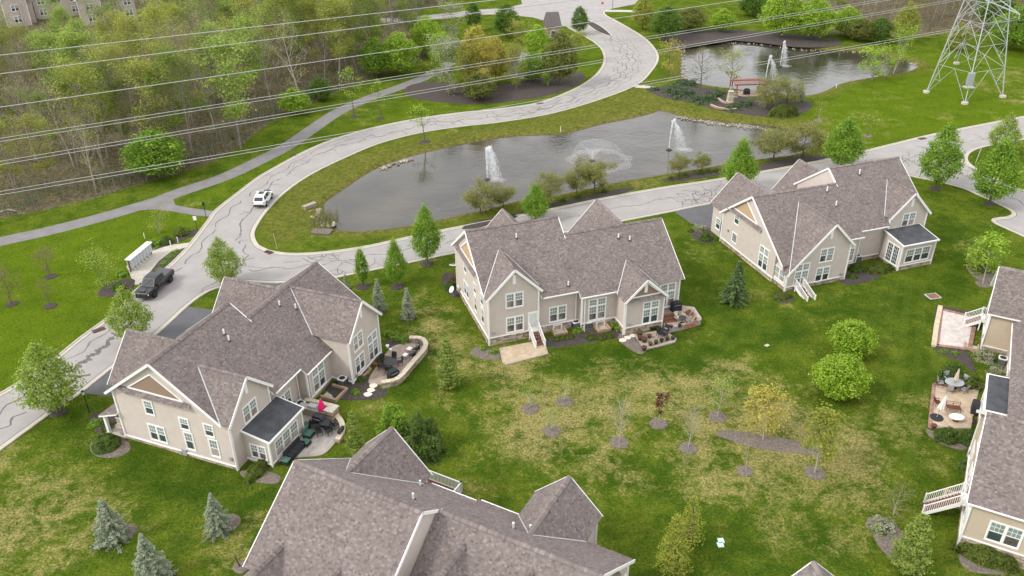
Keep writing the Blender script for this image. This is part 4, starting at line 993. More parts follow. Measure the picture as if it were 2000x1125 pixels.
# raised rear deck with a white railing between the wings
dk = MB(); p, q = h.T(3.4, -.42, 1.0), h.T(6.9, -3.3, 1.0); dk.box(p[0], q[0], p[1], q[1], 2.0, 2.15)
for u in (3.6, 6.7):
    x = h.T(u, -3.2, 0); dk.box(x[0]-.08, x[0]+.08, x[1]-.08, x[1]+.08, -.1, 2.02)
d = dk.build('deck', M['wood_deck'], h.o)
rl = MB()
def rail(rb, a, b, z, hh=1.0):
    a, b = Vector(a), Vector(b); rb.bar((a.x, a.y, z+hh), (b.x, b.y, z+hh), .10, .07); rb.bar((a.x, a.y, z+.1), (b.x, b.y, z+.1), .06, .06); n = int((b-a).length/.13)
    for i in range(n+1): p = a+(b-a)*i/n; rb.box(p.x-.02, p.x+.02, p.y-.02, p.y+.02, z+.1, z+hh)
    for p in (a, b): rb.box(p.x-.07, p.x+.07, p.y-.07, p.y+.07, z-.05, z+hh+.12)
a_, b_, c_ = h.T(3.5, -3.22, 0)[:2], h.T(6.82, -3.22, 0)[:2], h.T(6.82, -.5, 0)[:2]
rail(rl, a_, b_, 2.15); rail(rl, b_, c_, 2.15); rl.build('railing', M['white'], h.o)
h.finish()

# ---------------------------------------------------------------- house at the right edge: its garden end faces left
HE = House('tan house along the right edge with two left-facing gables and a flat-roofed sunroom', (49.03, 73.09), -119.0, 0, False, 0, 0, sid='siding_tan')
h = HE
def end_wing(h, u0, u1, ur, zr, slope, v0, v1, over=.35):
    h.pv([(u0, -1), (u0, zr-(ur-u0)*slope-.16), (ur, zr-.16), (u1, zr-(u1-ur)*slope-.16), (u1, -1)], v0, v1)
    h.gable(ur, zr, v0-.38, v1, ur-u0+over, slope, None, u1-ur+over)
    for sg, e in ((-1, ur-u0+over), (1, u1-ur+over)):
        h.trimbar((ur, v0-.41, zr-.12), (ur+sg*e, v0-.41, zr-e*slope-.12), .06, .26); h.trimbar((ur+sg*(e+.03), v0-.38, zr-e*slope-.08), (ur+sg*(e+.03), v1, zr-e*slope-.08), .12, .13)
        h.corner(u0 if sg < 0 else u1, v0, 0, zr-(ur-u0 if sg < 0 else u1-ur)*slope-.3)
end_wing(h, -6, 0, -3, 8.3, 1.15, 0, 14)
h.pu([(2.4, -1), (2.4, 4.05), (8.0, 8.0), (13, 4.4), (13, -1)], .01, 19.0)
h.plane((.4, 2.05, 4.0), (9.6, 2.05, 4.0), (9.6, 8.0, 8.3), (.4, 8.0, 8.3)); h.plane((.4, 13.5, 4.3), (9.6, 13.5, 4.3), (9.6, 8.0, 8.3), (.4, 8.0, 8.3)); h.ridge((.4, 8, 8.3), (9.6, 8, 8.3)); h.trimbar((.4, 2.0, 3.92), (9.6, 2.0, 3.92), .12, .13)
h.plane((9.62, 2.05, 4.0), (19.0, 2.05, 4.0), (19.0, 8.0, 8.3), (9.62, 8.0, 8.3)); h.plane((9.62, 13.5, 4.3), (19, 13.5, 4.3), (19, 8.0, 8.3), (9.62, 8.0, 8.3))
h.pu([(.45, -1), (.45, 3.35), (3.4, 3.35), (3.4, -1)], 10.5, 16.4)
b = MB(); P = h.Ts([(10.3, .25, 3.5), (16.6, .25, 3.5), (16.6, 3.6, 3.66), (10.3, 3.6, 3.66)]); b.prism(P, (0, 0, -.17)); r = b.build('sunroom_roof', M['white'], h.o)
b = MB(); P = h.Ts([(10.5, .42, 3.53), (16.42, .42, 3.53), (16.42, 3.5, 3.69), (10.5, 3.5, 3.69)]); b.prism(P, (0, 0, -.02)); b.build('membrane', M['membrane'], r)
end_wing(h, 19.0, 30.85, 25.0, 8.9, .66, 0, 13)
for u, z, wd, ht, n in ((-4.5, 3.3, 1.5, 1.5, 2), (-1.6, 3.3, 1.5, 1.5, 2), (-1.6, 1.1, 1.5, 1.6, 2), (21.5, 1.2, 1.7, 1.7, 2), (23.6, 4.4, 1.6, 1.6, 2), (26.6, 4.4, 1.6, 1.6, 2), (24.6, 1.2, 1.7, 1.7, 2), (29.6, 1.6, 1.4, 1.7, 2)): h.window('rear', u, 0, z, wd, ht, n)
h.window('rear', 13.4, .45, 1.0, 4.2, 1.7, 4); h.window('rear', 5.0, 2.4, 1.2, 1.8, 1.8, 2)
h.window('right', 2.6, 30.85, 1.75, 2.1, 1.75, 2)
b = MB(); b.box(-.55, .55, -.05, .02, 0, 2.1); d = h.put('door', b.mesh('door', M['white']), 27.6, 0, 2.2, 'rear'); p = MB(); p.box(-.38, .38, -.066, -.05, .3, 1.9); p.build('pane', M['glass'], d)
b = MB(); b.box(-.9, .9, -.05, .02, 0, 2.15); d = h.put('door', b.mesh('door', M['white']), -4.6, 0, 1.15, 'rear'); p = MB(); p.box(-.75, .75, -.066, -.05, .2, 2.0); p.build('pane', M['glass'], d)
h.stair(27.6, 0, 2.2, 0, 'rear', 2.3, 1.5); h.stair(-4.6, 0, 1.15, 0, 'rear', 1.5, 1.5)
h.stones((30.85, 0), (30.85, 10), -.2, 1.25, (1, 0)); h.stones((19, 0), (30.85, 0), -.2, .9, (0, -1)); h.stones((-6, 0), (0, 0), -.2, .8, (0, -1)); h.stones((0, 0), (0, 2.4), -.2, .45, (1, 0))
h.downspout(0, 0, .2, 4.4, .1, 0); h.downspout(30.85, 0, .2, 4.6, .1, 0)
h.meter('rear', -.5, 0, 1.1, .3, .35); h.meter('rear', 20.3, 0, 1.2, .3, .35)
h.finish()

# ---------------------------------------------------------------- tip of a roof at the bottom edge
q = at(1589, 1096, 8.6)
HB = House('grey shingled gable tip of a house peeking over the bottom edge', (q.x, q.y), 187, 0, False, 0, .4, name='house')
h = HB; end_wing(h, -2.9, 2.9, 0, 8.6, 1.0, 0, 7.0); h.window('rear', 0, 0, 4.0, 1.75, 1.6, 2); h.stones((-2.9, 0), (2.9, 0), -.2, .8, (0, -1)); h.finish()

# ---------------------------------------------------------------- houses beyond the wood and the entrance tower
def far_house(label, px, ang, wd, dp, eave, rise, sid='siding', wins=3, wing_u=None, chim=False):
    x, y = P2d(*px)
    h = House(label, (x, y), ang, 0, False, -11, 0, name='house', sid=sid, group='houses beyond the wood')
    h.pu([(0, -1), (0, eave), (dp/2, eave+rise), (dp, eave), (dp, -1)], 11-wd/2, 11+wd/2)
    for a, b_ in ((-.4, dp/2), (dp+.4, dp/2)):
        z = eave - .4*rise/(dp/2)
        h.plane((11-wd/2-.35, a, z+.16), (11+wd/2+.35, a, z+.16), (11+wd/2+.35, b_, eave+rise+.16), (11-wd/2-.35, b_, eave+rise+.16), exp_=.32)
    h.ridge((11-wd/2-.35, dp/2, eave+rise+.16), (11+wd/2+.35, dp/2, eave+rise+.16))
    for k in range(wins):
        u = 11-wd/2 + wd*(k+.5)/wins
        h.window('rear', u, 0, 1.1, 1.7, 1.6, 2); h.window('rear', u, 0, 3.9, 1.7, 1.5, 2) if eave > 5 else None
    h.window('left', dp/2, 11-wd/2, 1.2, 1.7, 1.6, 2); h.window('right', dp/2, 11+wd/2, 1.2, 1.7, 1.6, 2); h.window('right', dp/2, 11+wd/2, 4.2, 1.6, 1.5, 2); h.window('left', dp/2, 11-wd/2, 4.2, 1.6, 1.5, 2)
    if wing_u is not None:
        end_wing(h, 11+wing_u-2.8, 11+wing_u+2.8, 11+wing_u, eave+rise-.6, .9, -3, dp/2); h.window('rear', 11+wing_u, -3, 1.1, 1.7, 1.6, 2); h.window('rear', 11+wing_u, -3, 4.0, 1.7, 1.5, 2)
    return h.finish()
far_house('cream house with steep grey roof at the top left corner beyond the wood', (20, 50), 35, 13, 10, 5.8, 4.5, wins=3, wing_u=2)
far_house('cream house with dark brown roof, second from the top left corner', (120, 34), 30, 12, 10, 5.8, 4.5, wins=3)
far_house('cream house with lilac grey roof and three rear windows beyond the wood', (215, 42), 24, 14, 10, 5.8, 4.2, wins=4, wing_u=-4)
far_house('beige house glimpsed through bare trunks in the middle of the wood', (215, 168), 22, 16, 9, 3.6, 3.5, wins=5, wing_u=4)
far_house('pale house half hidden by bare trees above the street at the top', (640, -30), 10, 22, 10, 3.4, 3.0, wins=6)
# entrance tower by the bulb of the road
x, y = P2d(1078, 78)
tw = thing('entrance_tower', 'small stone entrance tower with steep dark roof behind the road-side trees', 'tower', (x, y, 0), R(8))
b = MB(); b.box(-1.5, 1.5, -1.5, 1.5, 0, 3.6); b.build('wall', M['mortar'], tw)
b = MB()
for zz in range(18):
    for sd in range(4):
        xx = -1.5
        while xx < 1.5:
            wd_ = min(random.uniform(.3, .6), 1.5-xx); c = random.choice(STONES); p = MB(); p.box(xx, xx+wd_-.02, -1.56, -1.5, zz*.2, zz*.2+.18); p.xf(Matrix.Rotation(sd*math.pi/2, 4, 'Z'))
            i = len(b.v); b.v += p.v; b.f += [tuple(i+k for k in f) for f in p.f]; b.m += p.m; b.c += [c]*len(p.f); xx += wd_
b.build('stone', M['stone'], tw, cols=True, kind='stuff')
b = MB(); ro = [(-2.0, -2.0, 3.6), (2.0, -2.0, 3.6), (2.0, 2.0, 3.6), (-2.0, 2.0, 3.6)]; rt = [(-1.5, -.25, 6.6), (1.5, -.25, 6.6), (1.5, .25, 6.6), (-1.5, .25, 6.6)]
for i in range(4): j = (i+1) % 4; b.face([ro[i], ro[j], rt[j], rt[i]], c=(.13, .115, .115))
b.face(rt, c=(.13, .115, .115)); b.face(ro[::-1]); b.build('roof', M['shingle'], tw, cols=True)
b = MB(); b.box(-.6, .6, -1.62, -1.5, .9, 2.6); wv = b.build('window', M['white'], tw); b = MB(); b.box(-.5, .5, -1.64, -1.62, 1.0, 2.5); b.build('pane', M['glass'], wv)

# ================================================================== PLANTS
def rvec(n, rng):
    v = rng.normal(size=(n, 3)); return v/np.linalg.norm(v, axis=1)[:, None]
def leaf_quads(C, S, COLS, rng, up=.35, asp=.62, out=None):
    """C centres, S sizes, COLS colours: one folded leaf-clump quad each"""
    n = len(C); N = rvec(n, rng); N[:, 2] = np.abs(N[:, 2]) + up
    if out is not None: N += out*.8
    N /= np.linalg.norm(N, axis=1)[:, None]
    T = np.cross(N, rvec(n, rng)); T /= np.linalg.norm(T, axis=1)[:, None]+1e-9; B = np.cross(N, T)
    s = S[:, None]
    V = np.stack([C - T*s*.5, C + B*s*.5*asp - N*s*.08, C + T*s*.5, C - B*s*.5*asp - N*s*.08], 1).reshape(-1, 3)
    return V, np.arange(4*n).reshape(-1, 4), COLS
def mix_cols(n, pal, rng, jit=.12, clump=None):
    pal = np.array(pal); k = rng.integers(0, len(pal), n) if clump is None else clump % len(pal)
    return np.clip(pal[k]*(1+rng.normal(0, jit, (n, 1))), .004, .9)

def limb(b, p, d, L, r, rng, tips, lvl, maxl, sag=0.0, kids=5, spread=.75, nseg=4, sides=5, upb=.12):
    pts = [Vector(p)]; d = Vector(d).normalized(); rad = [r]
    for i in range(nseg):
        d = (d + Vector(rng.normal(0, .13, 3)) + Vector((0, 0, upb-sag*i))).normalized()
        pts.append(pts[-1]+d*(L/nseg)); rad.append(r*(1-(i+1)/nseg*.78))
    b.tube(pts, rad, sides if lvl < 2 else 3, cap=False)
    if lvl >= maxl: tips += [pts[-1], pts[-2], (pts[-1]+pts[-2])/2]; return
    for k in range(kids):
        t = .3 + .7*(k+rng.random())/kids; i = min(int(t*nseg), nseg-1); q = pts[i].lerp(pts[i+1], t*nseg-i)
        ax = Vector(rng.normal(0, 1, 3)); s = d.cross(ax)
        if s.length < 1e-3: continue
        nd = (d*(1-spread*.5) + s.normalized()*spread + Vector((0, 0, .12))).normalized()
        limb(b, q, nd, L*(.62-.22*t)*(.8+.4*rng.random())+.1, rad[i]*.55, rng, tips, lvl+1, maxl, sag, max(2, kids-1), spread, max(2, nseg-1), sides, upb)
    tips.append(pts[-1])

def make_tree(seed, H, clear, shape, nl, pal, leaf, dens, r0=None, bark='bark', limbs=14, kids=4, maxl=1, spread=.75, el=(.2, .9), jit=.14, bend=.03, leaf_r=.32, upb=.12, sag=0., crownmat='leaf', stems=1, lup=.35, gap=.0):
    """trunk with limbs (one mesh) and a crown of leaf clumps carried by the limb ends (one mesh); shape(t) = crown radius at height share t"""
    rng = np.random.default_rng(seed); b = MB(); tips = []; r0 = r0 or H*.018
    for st in range(stems):
        a0 = rng.random()*6.28; lean = (0 if stems == 1 else .28)
        P = [Vector((0, 0, -.1))]; n = 7; d = Vector((math.cos(a0+st*6.28/stems)*lean, math.sin(a0+st*6.28/stems)*lean, 1)).normalized()
        for i in range(n): d = (d+Vector((rng.normal(0, bend), rng.normal(0, bend), .05))).normalized(); P.append(P[-1]+d*(H*.94/n))
        rr = [r0*(1-.86*(i/n))/(1 if stems == 1 else 1.5) for i in range(n+1)]; b.tube(P, rr, 7, cap=False); tips.append(P[-1])
        nlimb = max(3, limbs//stems)
        for k in range(nlimb):
            t = (k+rng.random()*.8)/nlimb; z = clear+(1-clear)*t*.97; i = min(int(z*n), n-1); q = P[i].lerp(P[i+1], min(1, z*n-i))
            a = k*2.4+rng.random()*.7; R_ = shape(t)*(.8+.35*rng.random()); e = el[0]+(el[1]-el[0])*t
            dd = Vector((math.cos(a)*math.cos(e), math.sin(a)*math.cos(e), math.sin(e)))
            limb(b, q, dd, max(.25, R_/max(.35, math.cos(e))), max(.012, rr[i]*.5), rng, tips, 0, maxl, sag, kids, spread, 4, 4, upb)
    tm = b.mesh('trunk', M[bark], smooth=True, fix=False)
    cm = None
    if nl > 0 and len(tips):
        T = np.array([tuple(p) for p in tips]); keep = rng.random(len(T)) > gap; T = T[keep] if keep.sum() > 3 else T
        ci = rng.integers(0, len(T), nl); C = T[ci] + rng.normal(0, leaf_r, (nl, 3))*np.array([1, 1, .75]); S = leaf*rng.uniform(.6, 1.35, nl)
        cols = mix_cols(nl, pal, rng, jit, clump=(ci*7919) % 101)
        ax = np.array([0, 0, H*(clear+.4*(1-clear))]); out = C-ax; out /= np.linalg.norm(out, axis=1)[:, None]+1e-6
        V_, F_, c_ = leaf_quads(C, S, cols, rng, lup, out=out); cm = arr_mesh('crown', V_, F_, M[crownmat], c_)
    return tm, cm
def dense_crown(seed, H, clear, shape, nl, pal, leaf, bark='bark', r0=None, lump=.16, jit=.15, limbs=10, crownmat='leaf', flat=1.0, upb=.1, el=(.15, 1.0), inner=.45):
    """full-leaved crown: leaf clumps fill lumpy sprays inside the outline, deeper ones sit in shade"""
    rng = np.random.default_rng(seed)
    tm, _ = make_tree(seed, H, clear, lambda t: shape(t)*.8, 0, pal, leaf, 1, r0, bark, limbs, 3, 1, el=el)
    ns = int(60+nl/28); sc = []
    while len(sc) < ns:
        t = rng.random(); a = rng.random()*6.283; R_ = shape(t)
        if rng.random() > (R_/max(shape(x) for x in (.1, .25, .4, .55, .7)))**1.1 + .05: continue
        rr = R_*(inner+(1-inner)*math.sqrt(rng.random()))*(1+rng.normal(0, .09)); sc.append((math.cos(a)*rr, math.sin(a)*rr, H*(clear+(1-clear)*t)))
    sc = np.array(sc); ci = rng.integers(0, ns, nl); sz = H*lump*rng.uniform(.5, 1.1, ns)
    C = sc[ci] + rvec(nl, rng)*(sz[ci]*rng.random(nl)**.5)[:, None]*np.array([1, 1, .8*flat])
    cols = mix_cols(nl, pal, rng, jit, clump=(ci*7919) % 101); S = leaf*rng.uniform(.6, 1.35, nl)
    o = C-sc[ci]; o /= np.linalg.norm(o, axis=1)[:, None]+1e-6
    V_, F_, c_ = leaf_quads(C, S, cols, rng, .3, out=o*1.2); return tm, arr_mesh('crown', V_, F_, M[crownmat], c_)
def conifer(seed, H, Rb, nl, pal, leaf, clear=.03, droop=.12, whorls=None, bark='bark', soft=.5, power=.9, crownmat='needle'):
    """tiered conifer: whorls of boughs, each a flat spray of needle clumps"""
    rng = np.random.default_rng(seed); b = MB(); b.tube([(0,0,-.1), (0,0,H*.5), (rng.normal(0,.03), rng.normal(0,.03), H*.97)], [H*.022, H*.013, .012], 6, cap=False)
    W = whorls or int(H*3.6); Cs, Os, K_ = [], [], []; bi = 0
    for w_ in range(W):
        t = (w_+.5)/W; z = H*(clear+(1-clear)*t); R_ = Rb*(1-t)**power*(.86+.28*rng.random())+.06; nb = max(4, int(7+6*(1-t)))
        for k in range(nb):
            a = 6.283*k/nb + w_*1.1 + rng.normal(0, .15); L = R_*(.75+.4*rng.random()); m_ = max(3, int(nl/(W*nb)*(.4+1.3*(1-t))))
            s = rng.random(m_)**.65*L; wd = .10+.22*(L-s)*.6+.03; lat = rng.normal(0, 1, m_)*wd*soft
            zz = z - droop*s + .10*(s/L)**2*L + rng.normal(0, .035, m_)
            Cs.append(np.stack([math.cos(a)*s-math.sin(a)*lat, math.sin(a)*s+math.cos(a)*lat, zz], 1)); o = np.zeros((m_, 3)); o[:, 0] = math.cos(a)*.5; o[:, 1] = math.sin(a)*.5; o[:, 2] = .7; Os.append(o); K_.append(np.full(m_, bi)); bi += 1
            if k % 2 == 0: b.tube([(0, 0, z), (math.cos(a)*L*.8, math.sin(a)*L*.8, z-droop*L*.7)], [.02, .006], 3, cap=False)
    C = np.concatenate(Cs); o = np.concatenate(Os); kk = np.concatenate(K_); n = len(C); cols = mix_cols(n, pal, rng, .14, clump=(kk*7919) % 101)
    V_, F_, c_ = leaf_quads(C, leaf*rng.uniform(.6, 1.3, n), cols, rng, .2, .55, out=o); return b.mesh('trunk', M[bark], True, fix=False), arr_mesh('crown', V_, F_, M[crownmat], c_)
def bush(seed, rx, ry, rz, nl, pal, leaf, lumpy=.08, core=True, flat=0, crownmat='leaf', fill=.75):
    rng = np.random.default_rng(seed); D = rvec(nl, rng); D[:, 2] = np.abs(D[:, 2])*1.15-.12
    ph = rng.random(6)*6; lp = 1+lumpy*(np.sin(D[:, 0]*7+ph[0])+np.sin(D[:, 1]*8+ph[1])+np.sin(D[:, 2]*9+ph[2]))
    C = D*np.array([rx, ry, rz])*(lp*(fill+(1-fill)*rng.random(nl)**.6))[:, None]; C[:, 2] = np.maximum(C[:, 2], .02)
    lab = (np.floor(C[:, 0]*3)+np.floor(C[:, 1]*3)*7+np.floor(C[:, 2]*3)*13).astype(int)
    V_, F_, c_ = leaf_quads(C, leaf*rng.uniform(.6, 1.3, nl), mix_cols(nl, pal, rng, .16, clump=np.abs(lab*7919) % 101), rng, .2, out=D*1.3)
    fol = arr_mesh('foliage', V_, F_, M[crownmat], c_)
    b = MB(); k = 10
    prof = [(max(.02, math.sin(math.pi*.5*(i/5+.0))), math.cos(math.pi*.5*i/5)) for i in range(6)][::-1]
    b.lathe([(rx*.66*p[0], rz*.66*p[1]) for p in prof], k); b.v = [(x, y*ry/rx, z) for x, y, z in b.v]; me = b.mesh('stems', M['hedgecore'], True)
    return me, fol

LG = dict(
    maple=[(0.191,0.322,0.029),(0.234,0.380,0.035),(0.146,0.264,0.026),(0.278,0.425,0.052)],
    maple_pale=[(0.267,0.365,0.056),(0.308,0.407,0.077),(0.224,0.323,0.043),(0.365,0.448,0.113)],
    deep=[(.12,.215,.03),(.15,.25,.035),(.09,.17,.022)],
    lime=[(0.273,0.423,0.030),(0.328,0.478,0.041),(0.218,0.355,0.027),(0.383,0.520,0.068)],
    crab=[(.25,.26,.07),(.30,.30,.09),(.20,.22,.06),(.34,.33,.12)],
    blue=[(.30,.345,.235),(.345,.385,.275),(.25,.30,.195),(.40,.43,.32)],
    green_spruce=[(.12,.19,.07),(.16,.24,.085),(.095,.155,.055)],
    larch=[(.27,.30,.04),(.32,.34,.055),(.22,.26,.04)],
    cypress=[(.24,.31,.06),(.29,.36,.08),(.19,.26,.05)],
    olive=[(.19,.21,.045),(.235,.25,.06),(.155,.18,.04)],
    orange=[(.46,.42,.09),(.44,.35,.07),(.40,.43,.07),(.48,.40,.11)],orange_old=[(0.329,0.232,0.043),(0.378,0.281,0.061),(0.268,0.232,0.037),(0.293,0.183,0.037)],
    red=[(0.104,0.015,0.017),(0.134,0.022,0.024),(0.073,0.012,0.015)],
    flower=[(0.415,0.415,0.293),(0.317,0.354,0.183),(0.244,0.293,0.098),(0.464,0.464,0.366)],
    wood_y=[(0.317,0.341,0.056),(0.381,0.397,0.079),(0.269,0.302,0.048)],
    wood_g=[(0.190,0.261,0.039),(0.238,0.302,0.048),(0.159,0.222,0.039)],
    wood_p=[(0.366,0.344,0.182),(0.428,0.396,0.229),(0.305,0.290,0.138)],
    brown=[(0.229,0.152,0.091),(0.182,0.130,0.076),(0.275,0.199,0.122)],
    hedge=[(.10,.165,.03),(.13,.20,.035),(.075,.13,.022)],
    hedge_y=[(0.122,0.165,0.024),(0.159,0.201,0.034),(0.098,0.134,0.022)],
    juniper=[(0.104,0.152,0.073),(0.134,0.189,0.091),(0.079,0.122,0.059)])
ov = lambda R_, p=.38: (lambda t: R_*(math.sin(math.pi*min(1, max(0, .06+.94*t**(math.log(.5)/math.log(p))))))**.75)
egg = lambda R_, w_=.3, q=1.5: (lambda t: R_*(max(.08, t/w_)**.55 if t < w_ else max(.03, 1-((t-w_)/(1-w_))**q)))
def plant(kind, meshes, base, label, cat, scale=1.0, rz=None, group=None, names=('trunk', 'crown'), z=0.0, sz=None):
    v = at(*base); o = thing(kind, label, cat, (v.x, v.y, z), random.random()*6.28 if rz is None else rz, group)
    o.scale = (scale, scale, (sz or scale))
    for nm, me in zip(names, meshes):
        if me: put(nm, me, o)
    return o
def ring(px, r=.9, m='mulch_old'):
    r *= .92; v = at(*px); n = 18; mound('mulch_ring', [(v.x+math.cos(i*6.283/n)*r*random.uniform(.9, 1.1), v.y+math.sin(i*6.283/n)*r*random.uniform(.9, 1.1)) for i in range(n)], .12, M[m], kind='structure')

# ---- street trees, freshly leafed
street = [dense_crown(101, 7.4, .14, egg(2.4,.30), 9500, LG['maple'], .22, lump=.12), dense_crown(102, 7.4, .15, egg(2.4, .27, 1.25), 9000, LG['maple'], .22, lump=.12), dense_crown(103, 7.4, .11, egg(2.5, .30, 1.3), 8500, LG['maple_pale'], .21, inner=.3, lump=.10)]
oval = dense_crown(104, 5.6, .12, egg(1.05, .34, 1.6), 3600, LG['maple'], .22, lump=.10)
def street_tree(base, top, wpx, var, label, sx=None, z=0, ring_m=True, mesh=None, H0=7.4, R0=2.3):
    Hh = hgt(base, top); wd = wpx/pxsize(*base)*.97
    v = at(*base); o = thing('street_tree', label, 'tree', (v.x, v.y, z), random.random()*6.28, 'young street trees in fresh leaf'); k = wd/(2*R0)*.80
    o.scale = (k, k, Hh/H0*.95)
    for nm, me in zip(('trunk', 'crown'), mesh or street[var]): put(nm, me, o)
    if ring_m: ring(base, .95, 'mulch')
    return o
street_tree((443,557), (443,458), 78, 2, 'pale green open-branched tree on the street corner behind the gabled roof ridge')
street_tree((265,668), (262,553), 86, 2, 'bright leafy tree rising behind the lower left garage roof')
street_tree((112,805), (88,662), 118, 2, 'broad pale tree overhanging the lower street at the left edge')
street_tree((835,516), (833,396), 68, 0, 'bright green oval tree on the verge left of the centre house')
street_tree((776,560), (771,462), 54, 1, 'small bright tree between the columnar tree and the centre house verge tree')
street_tree((710,560), (708,477), 30, 0, 'narrow columnar green tree near the street behind the lower left house', mesh=oval, H0=5.6, R0=1.05)
street_tree((1046,432), (1046,358), 62, 0, 'bright tree poking above the centre roof between its two front gables')
street_tree((1440,374), (1443,266), 76, 1, 'leafy tree above the front gable of the upper right house')
street_tree((1640,332), (1642,226), 86, 0, 'large bright tree behind the ridge of the upper right house')
street_tree((1826,369), (1843,236), 82, 0, 'full green tree on the lawn corner of the side street')
street_tree((1932,399), (1950,266), 92, 1, 'wide green tree by the kerb at the right edge, nearest the driveway apron')
street_tree((1953,303), (1957,214), 58, 2, 'slim pale green tree on the verge across the side street')
# ---- the pair of full round trees on the lawn
rnd = [dense_crown(111, 5.2, .10, ov(2.9, .42), 13000, LG['lime'], .25, lump=.14), dense_crown(112, 4.6, .10, ov(2.6, .45), 10500, LG['lime'], .25, lump=.15)]
plant('round_tree', rnd[0], (1636,770), 'big lime green round tree, nearer of the pair on the open lawn', 'tree', .84, group='pair of round trees on the lawn')
plant('round_tree', rnd[1], (1658,690), 'lime green round tree, farther of the pair on the open lawn', 'tree', .82, group='pair of round trees on the lawn')
# ---- spreading crab apples along the pond
flat_ = lambda R_: (lambda t: R_*(.55+.45*math.sin(math.pi*t*.9+.3)) if t > .05 else R_*.5)
crab = [make_tree(121+i, 3.6, .34, flat_(2.3), 8500, LG['crab'], .17, 1, .11, 'bark', 13, 5, 1, .8, (.05, .5), leaf_r=.33) for i in range(3)]
def crab_tree(base, wpx, hpx, i, label, g='spreading crab apples along the pond'):
    wd = wpx/pxsize(*base); Hh = hgt(base, (base[0], base[1]-hpx)); o = plant('crab_apple', crab[i], base, label, 'tree', 1, group=g); o.scale = (wd/5.3, wd/5.3, Hh/4.9); return o
crab_tree((938,417), 74, 60, 0, 'flat-topped crab apple at the left end of the pond bed'); crab_tree((983,405), 52, 42, 1, 'small crab apple second from the left along the pond bed')
crab_tree((1072,402), 66, 64, 2, 'crab apple just above the bright tree behind the centre house'); crab_tree((1126,382), 62, 62, 0, 'crab apple in front of the spreading fountain, left of two')
crab_tree((1161,377), 72, 66, 1, 'widest crab apple in front of the spreading fountain, right of two'); crab_tree((1327,343), 42, 40, 2, 'small crab apple on the low bed, left of two'); crab_tree((1371,333), 38, 34, 0, 'small crab apple on the low bed, right of two')
crab_tree((1510,313), 84, 62, 1, 'pale crab apple beside the far corner of the pond'); crab_tree((1567,306), 74, 62, 2, 'pale crab apple with thin crown, last along the pond bed')
# ---- conifers
blue = [conifer(131, 4.2, 1.75, 9000, LG['blue'], .17, droop=.22), conifer(132, 4.6, 1.7, 9500, LG['blue'], .17, droop=.22)]
def con(meshes, base, top, wpx, label, H0, R0, kind='spruce', cat='spruce', g=None, sw=1.0):
    Hh = hgt(base, top); o = plant(kind, meshes, base, label, cat, 1, group=g); k = wpx/pxsize(*base)/(2*R0)*.84; o.scale = (k, k, Hh/H0*.97); return o
con(blue[0], (222,1054), (202,973), 70, 'blue spruce on the lower left lawn, farthest left of three', 4.2, 1.5, g='blue spruces'); con(blue[1], (428,1036), (420,961), 62, 'blue spruce nearest the corner of the foreground roof', 4.6, 1.55, g='blue spruces'); con(blue[1], (302,1132), (277,1040), 78, 'blue spruce cut by the bottom edge of the picture', 4.6, 1.55, g='blue spruces')
for p in ((240,1040), (446,1022)): ring(p, 1.1)
gs = conifer(133, 5.2, 1.9, 9000, LG['green_spruce'], .2, droop=.12)
con(gs, (1434,590), (1431,506), 70, 'full green spruce on the lawn left of the stone-based house', 5.2, 1.9)
sm = conifer(134, 3.4, 1.05, 4200, LG['blue'], .15, droop=.1)
con(sm, (741,608), (736,541), 40, 'small grey spruce between the house and the columnar street tree', 3.4, 1.05); con(sm, (798,622), (794,559), 40, 'small grey spruce in a mulch ring, right of the house gable', 3.4, 1.05); con(sm, (677,563), (676,533), 18, 'tiny spruce half hidden behind the gable roof', 3.4, 1.05)
con(sm, (1563,198), (1568,161), 24, 'small spruce beside the far pond and round bush', 3.4, 1.05); ring((798,620), .9); ring((741,606), .9)
cy = conifer(135, 4.8, 1.5, 6500, LG['cypress'], .19, droop=-.15, soft=1.0, power=.6)
con(cy, (876,757), (875,657), 62, 'feathery yellow-green cypress beside the stone-walled patio', 4.8, 1.6, 'cypress', 'cypress')
con(cy, (697,886), (697,800), 52, 'yellow-green feathery shrub tree behind the curved patio', 4.8, 1.6, 'cypress', 'cypress')
con(cy, (1772,1108), (1776,1003), 84, 'dense golden arborvitae in the bed near the right-hand stair', 4.8, 1.6, 'arborvitae', 'arborvitae')
la = [conifer(136, 5.6, 1.7, 2600, LG['larch'], .2, droop=-.05, soft=1.3, power=.7), conifer(137, 5.2, 1.5, 1500, LG['larch'], .2, droop=.0, soft=1.4, power=.65)]
con(la[0], (1312,1118), (1306,1000), 86, 'yellow-green larch at the bottom edge, fuller of two', 5.6, 1.7, 'larch', 'larch', 'larches at the bottom edge'); con(la[1], (1346,1058), (1342,965), 66, 'thin brownish larch just behind the fuller larch', 5.2, 1.5, 'larch', 'larch', 'larches at the bottom edge')
yw = [bush(141, 2.0, 1.9, 3.4, 5200, LG['hedge'], .26, .14), bush(142, 1.9, 1.7, 3.5, 5200, LG['maple'], .26, .14)]
plant('evergreen_bush', yw[0], (822,882), 'large dark evergreen bush behind the foreground roof tip', 'bush', 1.0, names=('stems', 'foliage')); plant('evergreen_bush', yw[1], (772,856), 'large brighter green bush left of the dark evergreen', 'bush', .9, names=('stems', 'foliage'))
plant('broad_conifer', conifer(138, 4.2, 1.9, 4200, LG['cypress'], .24, soft=1.2, power=.6), (1912,525), 'bushy yellow-green conifer near the corner driveway', 'conifer', 1.0)
